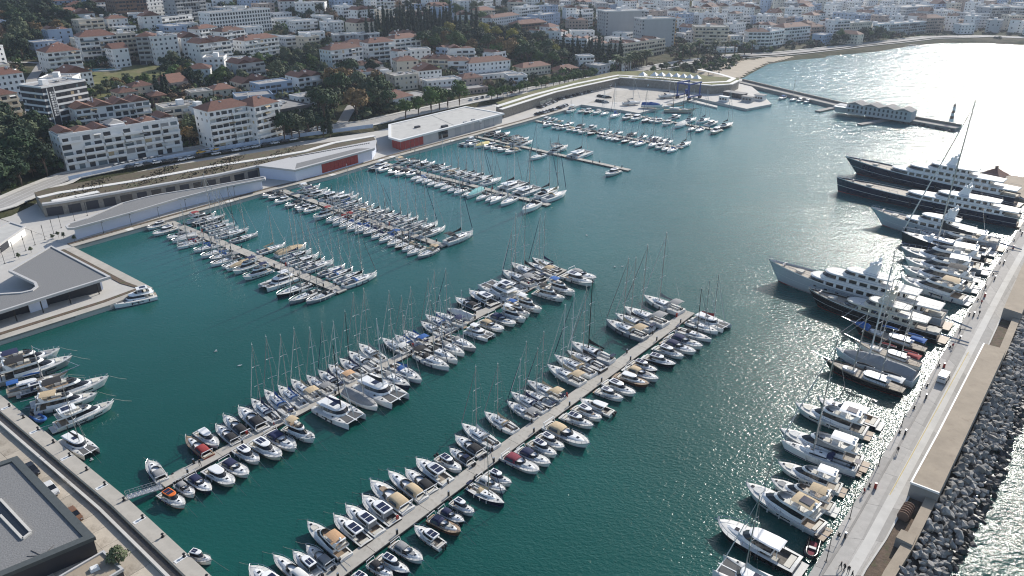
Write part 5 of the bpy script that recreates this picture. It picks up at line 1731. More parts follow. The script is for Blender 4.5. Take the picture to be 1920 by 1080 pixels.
def water_mat():
    m=bpy.data.materials.new('sea_water');m.use_nodes=True;n=m.node_tree;b=n.nodes['Principled BSDF']
    L=n.links.new
    b.inputs['Roughness'].default_value=.15;b.inputs['IOR'].default_value=1.333
    geo=n.nodes.new('ShaderNodeNewGeometry');sep=n.nodes.new('ShaderNodeSeparateXYZ');L(geo.outputs['Position'],sep.inputs[0])
    # base colour: two greens mixed by noise, bluer and paler with distance along Y
    t=n.nodes.new('ShaderNodeTexNoise');t.inputs['Scale'].default_value=.012;t.inputs['Detail'].default_value=4;L(geo.outputs['Position'],t.inputs['Vector'])
    r=n.nodes.new('ShaderNodeValToRGB');e=r.color_ramp.elements
    e[0].position=.35;e[0].color=(.004,.06,.05,1);e[1].position=.65;e[1].color=(.007,.082,.07,1)
    L(t.outputs['Fac'],r.inputs[0])
    far=n.nodes.new('ShaderNodeMapRange');far.inputs['From Min'].default_value=170;far.inputs['From Max'].default_value=560;L(sep.outputs['Y'],far.inputs['Value'])
    mx=n.nodes.new('ShaderNodeMix');mx.data_type='RGBA';L(far.outputs[0],mx.inputs['Factor']);L(r.outputs[0],mx.inputs[6]);mx.inputs[7].default_value=(.035,.19,.225,1)
    L(mx.outputs[2],b.inputs['Base Color'])
    # shelter: calm inside the breakwater, choppy outside (distance across the breakwater line)
    q=n.nodes.new('ShaderNodeVectorMath');q.operation='DOT_PRODUCT';L(geo.outputs['Position'],q.inputs[0]);q.inputs[1].default_value=(.743,-.669,0)
    sh=n.nodes.new('ShaderNodeMapRange');sh.inputs['From Min'].default_value=SHELTER0;sh.inputs['From Max'].default_value=SHELTER0+30;L(q.outputs['Value'],sh.inputs['Value'])
    fy=n.nodes.new('ShaderNodeMapRange');fy.inputs['From Min'].default_value=330;fy.inputs['From Max'].default_value=470;fy.inputs['To Max'].default_value=.8;L(sep.outputs['Y'],fy.inputs['Value'])
    fx=n.nodes.new('ShaderNodeMapRange');fx.inputs['From Min'].default_value=120;fx.inputs['From Max'].default_value=230;L(sep.outputs['X'],fx.inputs['Value'])
    fm=n.nodes.new('ShaderNodeMath');fm.operation='MULTIPLY';L(fy.outputs[0],fm.inputs[0]);L(fx.outputs[0],fm.inputs[1])
    rough=n.nodes.new('ShaderNodeMath');rough.operation='MAXIMUM';L(sh.outputs[0],rough.inputs[0]);L(fm.outputs[0],rough.inputs[1])
    def wave(scale,detail,stretch=1.6,rot=.6):
        mp=n.nodes.new('ShaderNodeMapping');mp.inputs['Rotation'].default_value=(0,0,rot);mp.inputs['Scale'].default_value=(1,stretch,1)
        L(geo.outputs['Position'],mp.inputs['Vector'])
        w=n.nodes.new('ShaderNodeTexNoise');w.inputs['Scale'].default_value=scale;w.inputs['Detail'].default_value=detail;w.inputs['Roughness'].default_value=.55
        L(mp.outputs[0],w.inputs['Vector']);return w
    # gust patches modulate the ripples
    gp=wave(.02,3,1.5,.9);gm=n.nodes.new('ShaderNodeMapRange');gm.inputs['From Min'].default_value=.3;gm.inputs['From Max'].default_value=.7;gm.inputs['To Min'].default_value=.7;gm.inputs['To Max'].default_value=1.0
    L(gp.outputs['Fac'],gm.inputs['Value'])
    cx=n.nodes.new('ShaderNodeMapRange');cx.inputs['From Min'].default_value=-70;cx.inputs['From Max'].default_value=70;cx.inputs['To Min'].default_value=.4;cx.inputs['To Max'].default_value=1.3;L(sep.outputs['X'],cx.inputs['Value'])
    gx=n.nodes.new('ShaderNodeMath');gx.operation='MULTIPLY';L(gm.outputs[0],gx.inputs[0]);L(cx.outputs[0],gx.inputs[1])
    prev=None
    for scale,det,st,rot,dist,k,c in((2.7,2,1.4,.75,.09,.3,.72),(1.0,2,1.6,.55,.23,.35,.72),(.11,3,1.9,.5,2.2,.7,.07)):
        w=wave(scale,det,st,rot);bp=n.nodes.new('ShaderNodeBump');bp.inputs['Distance'].default_value=dist
        ma=n.nodes.new('ShaderNodeMath');ma.operation='MULTIPLY_ADD';L(rough.outputs[0],ma.inputs[0]);ma.inputs[1].default_value=k;ma.inputs[2].default_value=c
        mu=n.nodes.new('ShaderNodeMath');mu.operation='MULTIPLY';mu.use_clamp=True;L(ma.outputs[0],mu.inputs[0]);L(gx.outputs[0],mu.inputs[1])
        L(mu.outputs[0],bp.inputs['Strength']);L(w.outputs['Fac'],bp.inputs['Height'])
        if prev:L(prev.outputs[0],bp.inputs['Normal'])
        prev=bp
    L(prev.outputs[0],b.inputs['Normal'])
    M['water']=m
# ---------------- mesh helpers ----------------
class MB:
    def __init__(s):s.v=[];s.f=[];s.mi=[]
    def face(s,pts):
        i=len(s.v);s.v+=pts;s.f.append(tuple(range(i,i+len(pts))));return s
    def box(s,x0,x1,y0,y1,z0,z1,tx=0,ty=0):
        i=len(s.v)
        s.v+=[(x0,y0,z0),(x1,y0,z0),(x1,y1,z0),(x0,y1,z0),(x0+tx,y0+ty,z1),(x1-tx,y0+ty,z1),(x1-tx,y1-ty,z1),(x0+tx,y1-ty,z1)]
        s.f+=[(i,i+3,i+2,i+1),(i+4,i+5,i+6,i+7),(i,i+1,i+5,i+4),(i+1,i+2,i+6,i+5),(i+2,i+3,i+7,i+6),(i+3,i,i+4,i+7)];return s
    def loft(s,rings,closed=True,cap0=False,cap1=False):
        i0=len(s.v);n=len(rings[0])
        for r in rings:s.v+=list(r)
        for k in range(len(rings)-1):
            a=i0+k*n;b=a+n
            for j in range(n if closed else n-1):
                j2=(j+1)%n;s.f.append((a+j,a+j2,b+j2,b+j))
        if cap0:s.face(list(rings[0])[::-1])
        if cap1:s.face(list(rings[-1]))
        return s
    def tube(s,pts,r,n=5):
        rings=[];P_=[np.array(p,float) for p in pts]
        for k,p in enumerate(P_):
            d=P_[min(k+1,len(P_)-1)]-P_[max(k-1,0)];d/=np.linalg.norm(d)+1e-9
            u=np.cross(d,(0,0,1.));
            if np.linalg.norm(u)<1e-3:u=np.array((1.,0,0))
            u/=np.linalg.norm(u);w=np.cross(u,d);rr=r[k] if isinstance(r,(list,tuple)) else r
            rings.append([tuple(p+rr*(math.cos(a)*u+math.sin(a)*w)) for a in [2*math.pi*q/n for q in range(n)]])
        return s.loft(rings,cap0=True,cap1=True)
    def prism(s,poly,z0,z1):
        "extrude a plan polygon"
        return s.loft([[(x,y,z0) for x,y in poly],[(x,y,z1) for x,y in poly]],cap0=True,cap1=True)
    def mesh(s,name,smooth=False):
        me=bpy.data.meshes.new(name);me.from_pydata(s.v,[],s.f)
        if smooth:me.polygons.foreach_set('use_smooth',[True]*len(s.f))
        me.update();return me
def link(name,me,m,parent=None):
    o=bpy.data.objects.new(name,me);col.objects.link(o)
    if me is not None:
        if not me.materials:me.materials.append(None)
        s=o.material_slots[0];s.link='OBJECT';s.material=M[m] if isinstance(m,str) else m
    if parent:o.parent=parent
    return o
def tag(o,label=None,cat=None,group=None,kind=None):
    if label:o['label']=label
    if cat:o['category']=cat
    if group:o['group']=group
    if kind:o['kind']=kind
    return o
def empty(name,loc=(0,0,0),rz=0.,scale=(1,1,1)):
    o=bpy.data.objects.new(name,None);col.objects.link(o);o.location=loc;o.rotation_euler=(0,0,rz);o.scale=scale;o.empty_display_size=.5;return o
class Proto(list):
    "list of (part name, mesh, material key, parent index or None, small)"
    def add(s,name,mb,m,parent=None,small=False,smooth=False):
        s.append((name,mb.mesh(name,smooth),m,parent,small));return len(s)-1
def inst(pr,name,loc,rz,scale,label,cat,group=None,mm={},skip=(),lite=False):
    r=empty(name,loc,rz,scale);tag(r,label,cat,group);mp={}
    for i,(pn,me,m,pa,small) in enumerate(pr):
        if pn in skip or (lite and small):continue
        p=r if pa is None else mp.get(pa)
        if p is None:continue
        key=mm.get(pn) or mm.get(m) or m
        mp[i]=link(pn,me,key,p)
    return r
def struct(name,mb,m,parent=None,smooth=False):
    o=link(name,mb.mesh(name,smooth),m,parent)
    if not parent:o['kind']='structure'
    return o
# ---------------- boats ----------------
def beam(t,B,sw,tm,p):
    if t<tm:return B/2*(sw+(1-sw)*math.sin(t/tm*math.pi/2))
    return B/2*max(0.,1-((t-tm)/(1-tm))**p)
class Hull:
    def __init__(s,L,B,zs,zb,sw=.8,tm=.4,p=2.2,rake=.8,fl=.16,draft=.5,n=16,trake=0.):
        s.L,s.B,s.zs,s.zb,s.sw,s.tm,s.p,s.rake,s.fl,s.draft,s.trake=L,B,zs,zb,sw,tm,p,rake,fl,draft,trake
        s.T=[1-(1-k/n)**1.35 for k in range(n)]+[1.]
    def b(s,t):return max(.02,beam(t,s.B,s.sw,s.tm,s.p))
    def z(s,t):return s.zs+(s.zb-s.zs)*t**1.9
    def pt(s,t,f,side,out=0.):
        "f: 1 deck edge .. 0 waterline .. -1 keel"
        zs=s.z(t);b=s.b(t)
        if f>=0:
            zz=f*zs;y=b*(1-s.fl*(1+1.4*t*t)*max(0.,1-f)**1.3)
        else:
            zz=f*s.draft;y=b*(1-s.fl*(1+1.4*t*t))*(1+.8*f)
        x=t*s.L-s.L/2-s.rake*t**5*(1-max(f,0))-(s.trake*(1-max(f,0)) if t<.02 else 0)*(-1)
        return (x,side*(max(y,.02)+out),zz)
    def side_mesh(s):
        mb=MB();F=(1,.66,.33,0,-.5,-1)
        rings=[[s.pt(t,f,1) for f in F]+[s.pt(t,f,-1) for f in F[::-1]] for t in s.T]
        mb.loft(rings,closed=False);mb.face([p for p in rings[0]]);return mb
    def band(s,f0,f1,t0=0.,t1=1.,out=.02,sides=(1,-1)):
        mb=MB();T=[t for t in s.T if t0<=t<=t1]
        for sd in sides:mb.loft([[s.pt(t,f1,sd,out),s.pt(t,f0,sd,out)] for t in T],closed=False)
        return mb
    def deck_mesh(s,ct0=0.,ct1=0.,cw=.6,camber=.08,dz=0.,t0=0.,t1=1.):
        "deck with a cockpit opening between ct0 and ct1"
        mb=MB();T=sorted(set([t for t in s.T if t0<=t<=t1]+[t0,t1]+([ct0,ct1] if ct1>ct0 else [])))
        for a,b in zip(T,T[1:]):
            for sd in(1,-1):
                def q(t):
                    bb=s.b(t);x=t*s.L-s.L/2;return x,bb,s.z(t)+dz
                if ct1>ct0 and a>=ct0-1e-6 and b<=ct1+1e-6:
                    pa,pb=q(a),q(b)
                    mb.face([(pa[0],sd*pa[1],pa[2]),(pb[0],sd*pb[1],pb[2]),(pb[0],sd*min(cw,pb[1]*.86),pb[2]+.03),(pa[0],sd*min(cw,pa[1]*.86),pa[2]+.03)])
                else:
                    pa,pb=q(a),q(b)
                    mb.face([(pa[0],sd*pa[1],pa[2]),(pb[0],sd*pb[1],pb[2]),(pb[0],sd*pb[1]*.4,pb[2]+camber*.8),(pa[0],sd*pa[1]*.4,pa[2]+camber*.8)])
                    mb.face([(pa[0],sd*pa[1]*.4,pa[2]+camber*.8),(pb[0],sd*pb[1]*.4,pb[2]+camber*.8),(pb[0],0,pb[2]+camber),(pa[0],0,pa[2]+camber)])
        return mb
    def tub(s,ct0,ct1,cw,floor):
        mb=MB();x0=ct0*s.L-s.L/2;x1=ct1*s.L-s.L/2;z=s.z((ct0+ct1)/2)+.04
        w=min(cw,s.b(ct0)*.86);w2=cw
        A=[(x0,-w,z),(x1,-w2,z),(x1,w2,z),(x0,w,z)];Bm=[(x0,-w+.05,floor),(x1-.05,-w2+.05,floor),(x1-.05,w2-.05,floor),(x0,w-.05,floor)]
        mb.loft([A,Bm],cap1=True);return mb
    def rail(s,t0,t1,h,r=.025,both=True,posts=6):
        mb=MB();T=[t0+(t1-t0)*k/10 for k in range(11)]
        if t1>=.97:
            L_=[(t*s.L-s.L/2-.05,s.b(t)*.93,s.z(t)+h) for t in T];R_=[(x,-y,z) for x,y,z in L_]
            mb.tube(L_+R_[::-1],r,4)
        else:
            for sd in(1,-1):mb.tube([(t*s.L-s.L/2,sd*s.b(t)*.94,s.z(t)+h) for t in T],r,4)
        for k in range(posts):
            t=t0+(t1-t0)*k/(posts-1)*.97
            for sd in(1,-1):
                x=t*s.L-s.L/2;y=sd*s.b(t)*.94;mb.tube([(x,y,s.z(t)),(x,y,s.z(t)+h)],r*.9,4)
        return mb
def ring(xa,xf,w,e,z,aw=.92,n=6,wf=None,ca=.0):
    "plan outline: square-ish aft end, rounded nose of length e"
    wf=w if wf is None else wf
    pts=[(xa,-w*aw,z),(xa+(xf-xa)*.25,-w,z),(xf-e,-wf,z)]
    for k in range(1,n):
        a=-math.pi/2+math.pi*k/n;pts.append((xf-e+e*math.cos(a),wf*math.sin(a),z))
    pts+=[(xf-e,wf,z),(xa+(xf-xa)*.25,w,z),(xa,w*aw,z)]
    return pts
def fender(x,y,z):return MB().tube([(x,y,z+.55),(x,y,z+.45),(x,y,z-.25),(x,y,z-.35)],[.04,.14,.14,.04],6)
def canopy(x0,x1,w,z0,z1,arch=.18,n=5,m=5,thick=.05):
    "arched canvas sheet"
    def sheet(dz):
        return [[(x0+(x1-x0)*i/n,w*(2*j/m-1),z0+(z1-z0)*math.sin(math.pi*min(1,(i/n)*.9+.1))*.0+ (z1-z0)+arch*(1-(2*j/m-1)**2)-arch*.35*(2*i/n-1)**2+dz) for j in range(m+1)] for i in range(n+1)]
    mb=MB();mb.loft(sheet(0),closed=False);mb.loft(sheet(-thick),closed=False)
    a,b=sheet(0),sheet(-thick)
    mb.loft([a[0],b[0]],closed=False);mb.loft([a[-1],b[-1]],closed=False)
    mb.loft([[r[0] for r in a],[r[0] for r in b]],closed=False);mb.loft([[r[-1] for r in a],[r[-1] for r in b]],closed=False)
    return mb
def sail_proto(seed,L=12.,B=3.85,mast_h=16.5,two=False):
    R_=random.Random(seed);p=Proto()
    sw=.82 if seed%2==0 else .66
    h=Hull(L,B,1.12,1.42,sw=sw,tm=.42,p=2.1,rake=.35+.3*(seed%3),fl=.13,draft=.6)
    hull=p.add('hull',h.side_mesh(),'gel',smooth=True)
    p.add('boot_stripe',h.band(.04,.17),'antifoul',hull)
    if seed%2:p.add('hull_window',h.band(.6,.74,.4,.62,.015),'glass',hull,True)
    cw=B*.29
    p.add('deck',h.deck_mesh(.06,.33,cw),'deckw')
    p.add('cockpit',h.tub(.06,.33,cw,.62),'teakgrey' if seed%3 else 'deckw')
    x=lambda t:t*L-L/2
    mb=MB();zc=h.z(.5)
    r0=ring(x(.33),x(.76),B*.3,1.7,zc+.02,1.,wf=B*.24);r1=ring(x(.335),x(.74),B*.285,1.6,zc+.27,1.,wf=B*.2);r2=ring(x(.35),x(.72),B*.22,1.5,zc+.42,1.,wf=B*.13)
    mb.loft([r0,r1,r2],cap1=True);cab=p.add('coachroof',mb,'gel')
    for sd in(1,-1):
        mb=MB();mb.box(x(.37),x(.6),sd*B*.289-.03,sd*B*.289+.03,zc+.06,zc+.26);p.add('cabin_window',mb,'glass',cab,True)
    for xx,w in((.47,.22),(.58,.26),(.67,.2)):
        mb=MB();zz=zc+.42-.0*(xx);mb.box(x(xx)-w,x(xx)+w,-w,w,zz-.04,zz+.035);p.add('hatch',mb,'glass',cab,True)
    mb=MB();mb.box(x(.82)-.27,x(.82)+.27,-.27,.27,h.z(.82)+.05,h.z(.82)+.12);p.add('hatch',mb,'glass',None,True)
    # benches
    for sd in(1,-1):
        mb=MB();mb.box(x(.1),x(.32),sd*cw*.45 if sd>0 else -cw*.97,sd*cw*.97 if sd>0 else -cw*.45,.6,.98);p.add('cockpit_bench',mb,'deckw',None,True)
    mb=MB();mb.tube([(x(.13),-.0,.62),(x(.13),0,1.25)],.09,5)
    mb.tube([(x(.125),.45*math.cos(a),1.35+.45*math.sin(a)) for a in [2*math.pi*k/10 for k in range(11)]],.03,4);p.add('steering_wheel',mb,'steel',None,True)
    # sprayhood
    mb=MB();rows=[]
    for i,(tx,zz,ww) in enumerate(((.30,1.02,1.05),(.325,1.06,1.05),(.37,.62,1.),(.4,.1,.92))):
        rows.append([(x(tx),B*.3*ww*math.cos(a),zc+.2+zz*.84*max(0.,math.sin(a))**.6) for a in [math.pi*k/8 for k in range(9)]])
    mb.loft(rows,closed=False);p.add('sprayhood',mb,'canvas',smooth=True)
    # bimini
    b=canopy(x(.045),x(.25),B*.4,1.2,3.0,.2);bi=p.add('bimini',b,'canvas2')
    mb=MB()
    for sd in(1,-1):
        for xx in(.06,.15,.235):mb.tube([(x(.15),sd*B*.4,1.2),(x(xx),sd*B*.39,2.95-1.2+1.2)],.025,4)
    p.add('bimini_frame',mb,'steel',bi,True)
    # spar and rig
    xm=x(.57);zm=zc+.4
    mb=MB();rk=.012
    mb.tube([(xm,0,zm-.4),(xm-.1,0,zm+mast_h*.5),(xm-.25,0,zm+mast_h)],[.115,.105,.075],6);mast=p.add('mast',mb,'spar')
    for f,wd in((.36,1.25),(.66,1.0)):
        mb=MB();zz=zm+mast_h*f;xx=xm-.25*f
        mb.tube([(xx-.25,-wd,zz+.06),(xx,0,zz),(xx-.25,wd,zz+.06)],.055,4);p.add('spreader',mb,'whitespar',mast)
    mb=MB();mb.tube([(xm-.25,0,zm+mast_h),(xm-.25,0,zm+mast_h+.5)],.03,4);mb.box(xm-.45,xm-.05,-.05,.05,zm+mast_h+.02,zm+mast_h+.08);p.add('masthead_vane',mb,'whitespar',mast,True)
    mb=MB();top=(xm-.24,0,zm+mast_h*.97);bow=(L/2-.15,0,h.z(1)+.1)
    a=np.array(bow);b_=np.array(top)
    mb.tube([tuple(a+(b_-a)*k) for k in(.02,.06,.5,.9,1.)],[.05,.11,.085,.05,.02],5);p.add('furled_foresail',mb,'foresail',mast)
    mb=MB();mb.tube([(x(0)+.15,0,1.2),(xm-.25,0,zm+mast_h)],.022,3)
    for sd in(1,-1):
        mb.tube([(xm-.3,sd*B*.47,h.z(.55)),(xm-.36,sd*1.25,zm+mast_h*.36+.06),(xm-.42,sd*1.,zm+mast_h*.66),(xm-.25,0,zm+mast_h*.97)],.02,3)
        mb.tube([(xm-.5,sd*B*.47,h.z(.55)),(xm-.1,0,zm+mast_h*.36)],.018,3)
    p.add('rigging',mb,'rigwire',mast)
    mb=MB();zb=zm+1.15;xb=xm-L*.37
    mb.tube([(xm-.1,0,zb),(xb,0,zb+.12)],.09,5);boom=p.add('boom',mb,'spar')
    mb=MB();mb.loft([[(xm-.12,-.12,zb+.05),(xm-.12,0,zb+.95),(xm-.12,.12,zb+.05)],[(xm-1.3,-.2,zb+.06),(xm-1.3,0,zb+.62),(xm-1.3,.2,zb+.06)],[((xm+xb)/2,-.19,zb+.08),((xm+xb)/2,0,zb+.5),((xm+xb)/2,.19,zb+.08)],[(xb+.1,-.1,zb+.1),(xb+.1,0,zb+.3),(xb+.1,.1,zb+.1)]],cap0=True,cap1=True);p.add('sail_cover',mb,'canvas3',boom)
    mb=MB();mb.box(x(.62)-.05,x(.66),-.45,.45,zc+.4,zc+.7,.05,.05);p.add('liferaft',mb,'gel',None,True)
    mb=MB();mb.box(x(.03),x(.08),-cw*.8,-cw*.2,1.1,1.55);p.add('stern_locker',mb,'black',None,True)
    p.add('pulpit',h.rail(.8,1.,.6,.022,posts=4),'steel',None,True)
    p.add('guard_rail',h.rail(.02,.8,.6,.014,posts=7),'steel',None,True)
    for t in(.28,.45,.62):
        for sd in(1,-1):
            p.add('fender',fender(x(t),sd*(h.b(t)+.1),.55),'fender',None,True)
    mb=MB();ra=h.b(.0)*.8;mb.tube([(x(.02),-ra,1.15),(x(.0),-ra,2.2),(x(.0),ra,2.2),(x(.02),ra,1.15)],.035,4);mb.box(x(-.02),x(.045),-ra*.75,ra*.75,2.22,2.27);p.add('solar_arch',mb,'solar',None,True)
    mb=MB();mb.box(-L/2-.75,-L/2+.1,-h.b(0)*.62,h.b(0)*.62,.28,.36);p.add('swim_platform',mb,'teak',None,True)
    return p
def outboard(x,y,z,s=1.):
    mb=MB();mb.loft([ring(x-.35*s,x+.25*s,.22*s,.2*s,z+.45*s,1),ring(x-.4*s,x+.3*s,.25*s,.2*s,z+.75*s,1),ring(x-.3*s,x+.2*s,.18*s,.15*s,z+1.0*s,1)],cap0=True,cap1=True)
    mb.box(x-.15*s,x+.1*s,y-.08*s,y+.08*s,z-.5*s,z+.5*s)
    mb.v=[(a,b+ (y if abs(b)<.3*s and k<48 else 0),c) for k,(a,b,c) in enumerate(mb.v)] if False else mb.v
    return mb
def motor_proto(seed,kind='m',L=10.,B=3.3):
    "kind m: hardtop cruiser, o: open cruiser under canvas"
    p=Proto();h=Hull(L,B,.98,1.5,sw=.92,tm=.52,p=2.9+.35*(seed%3),rake=.8,fl=.2,draft=.4,n=20)
    x=lambda t:t*L-L/2
    hull=p.add('hull',h.side_mesh(),'gel',smooth=True)
    p.add('boot_stripe',h.band(.02,.14),'antifoul',hull)
    p.add('rub_rail',h.band(.9,.97,0,1,.035),'rubber',hull)
    [p.add('hull_window',h.band(.55,.76,.42,.7,.02,(sd,)),'glass',hull,True) for sd in(1,-1)]
    cw=B*.36;c1=.42 if kind=='m' else .5
    p.add('deck',h.deck_mesh(.04,c1,cw,.12),'deckw')
    p.add('cockpit',h.tub(.04,c1,cw,.55),'teak' if seed%3==1 else 'deckw')
    mb=MB();mb.box(-L/2-.85,-L/2+.02,-h.b(0)*.86,h.b(0)*.86,.3,.42);p.add('swim_platform',mb,'platform')
    zc=h.z(.6)
    # foredeck trunk
    mb=MB();e=1.6
    mb.loft([ring(x(.4),x(.9),B*.33,2.4,zc-.05,1.,wf=B*.27),ring(x(.4),x(.88),B*.31,2.3,zc+.3,1.,wf=B*.22),ring(x(.4),x(.84),B*.24,2.,zc+.42,1.,wf=B*.12)],cap1=True);tr=p.add('foredeck_trunk',mb,'gel',smooth=False)
    mb=MB();mb.box(x(.74)-.26,x(.74)+.26,-.26,.26,zc+.4,zc+.47);p.add('hatch',mb,'glass',tr,True)
    if seed%2==0:
        mb=MB();mb.loft([ring(x(.58),x(.72),.62,.5,zc+.42,1.),ring(x(.585),x(.715),.58,.45,zc+.5,1.)],cap1=True);p.add('sun_pad',mb,'pad',tr)
    # bench
    mb=MB();mb.box(x(.05),x(.12),-cw*.9,cw*.9,.55,.95);p.add('bench',mb,'cushion')
    mb=MB();mb.box(x(.2),x(.34),cw*.35,cw*.92,.55,.92);p.add('bench',mb,'cushion',None,True)
    if kind=='m':
        xa,xf=x(.27),x(.69);w=B*.36
        mb=MB();mb.loft([ring(xa,xf,w,1.5,zc+.2,1.,wf=w*.9),ring(xa+.05,xf-.2,w*.98,1.4,zc+.55,1.,wf=w*.86)],cap0=False);cab=p.add('wheelhouse',mb,'gel')
        mb=MB();mb.loft([ring(xa+.06,xf-.22,w*.965,1.4,zc+.55,1.,wf=w*.85),ring(xa+.15,xf-1.25,w*.86,1.,zc+1.3,1.,wf=w*.76)],cap1=True);p.add('windscreen',mb,'glass',cab)
        mb=MB();mb.loft([ring(xa-.75,xf-1.,w*.9,1.05,zc+1.28,.94,wf=w*.82),ring(xa-.8,xf-.95,w*.94,1.1,zc+1.38,.94,wf=w*.86),ring(xa-.65,xf-1.15,w*.8,.9,zc+1.46,.94,wf=w*.7)],cap0=True,cap1=True);ro=p.add('hardtop',mb,'roof')
        if seed%2:
            for k in range(2):
                mb=MB();xx=xa-.45+k*1.3;mb.box(xx,xx+1.15,-w*.66,w*.66,zc+1.44,zc+1.485);p.add('roof_panel',mb,'solar',ro)
        else:
            for k in(-1,1):
                mb=MB();mb.box(xa-.3,xa+1.6,k*w*.33-w*.27,k*w*.33+w*.27,zc+1.44,zc+1.485);p.add('roof_panel',mb,'solar',ro)
        mb=MB()
        for sd in(1,-1):mb.tube([(xa-.6,sd*w*.88,zc+.1),(xa-.55,sd*w*.85,zc+1.3)],.05,4)
        p.add('hardtop_post',mb,'gel',ro,True)
        mb=MB()
        for sd in(1,-1):mb.face([(xa-.6,sd*w*.93,zc+.0),(xa+.15,sd*w*.95,zc+.2),(xa+.15,sd*w*.86,zc+1.28),(xa-.6,sd*w*.87,zc+1.28)])
        mb.face([(xa-.62,-w*.93,zc),(xa-.62,w*.93,zc),(xa-.6,w*.87,zc+1.28),(xa-.6,-w*.87,zc+1.28)])
        p.add('cockpit_enclosure',mb,'canvas')
    else:
        xa,xf=x(.38),x(.67);w=B*.42
        mb=MB();mb.loft([ring(xa,xf,w,1.9,zc+.05,1.,wf=w*.86)[1:-1],ring(xa+.0,xf-.95,w*.9,1.5,zc+.85,1.,wf=w*.72)[1:-1]],closed=False);p.add('windscreen',mb,'glass')
        mb=canopy(x(.12),x(.5),B*.42,zc+.3,zc+1.62-zc+zc,.22)
        mb=MB();rows=[]
        for i,(tx,hh,ww) in enumerate(((.12,.5,.88),(.15,.95,.9),(.24,1.1,.9),(.34,1.12,.88),(.39,1.0,.86),(.42,.8,.84))):
            rows.append([(x(tx),B*.43*ww*(math.copysign(abs(math.cos(a))**.55,math.cos(a))),zc-.1+hh*max(0,math.sin(a))**.5) for a in [math.pi*k/8 for k in range(9)]])
        mb.loft(rows,closed=False);cv=p.add('canopy',mb,'canvas',smooth=True)
        mb=MB()
        for sd in(1,-1):mb.face([(x(.16),sd*B*.4,zc+.12),(x(.37),sd*B*.39,zc+.12),(x(.36),sd*B*.365,zc+.78),(x(.18),sd*B*.37,zc+.74)])
        p.add('canopy_window',mb,'bglass',cv,True)
        mb=MB();mb.box(x(.19),x(.34),-.8,.8,zc+1.02,zc+1.08);p.add('solar_panel',mb,'solar',cv)
        mb=MB();mb.tube([(x(.1),-B*.45,1.),(x(.05),-B*.43,2.25),(x(.05),B*.43,2.25),(x(.1),B*.45,1.)],.09,5);p.add('radar_arch',mb,'gel')
    p.add('bow_rail',h.rail(.5,1.,.55,.036,posts=6),'steel',None,False)
    mb=MB();mb.tube([(L/2-.3,0,h.z(1)+.02),(L/2+.35,0,h.z(1)+.05)],.07,4);p.add('anchor_roller',mb,'steel',None,True)
    for t in(.2,.42):
        for sd in(1,-1):p.add('fender',fender(x(t),sd*(h.b(t)+.12),.5),'fender',None,True)
    for yy in(-.45,.45):
        mb=outboard(-L/2-.55,0,.35,1.15);mb.v=[(a,b+yy,c) for a,b,c in mb.v];p.add('outboard_motor',mb,'black')
    return p
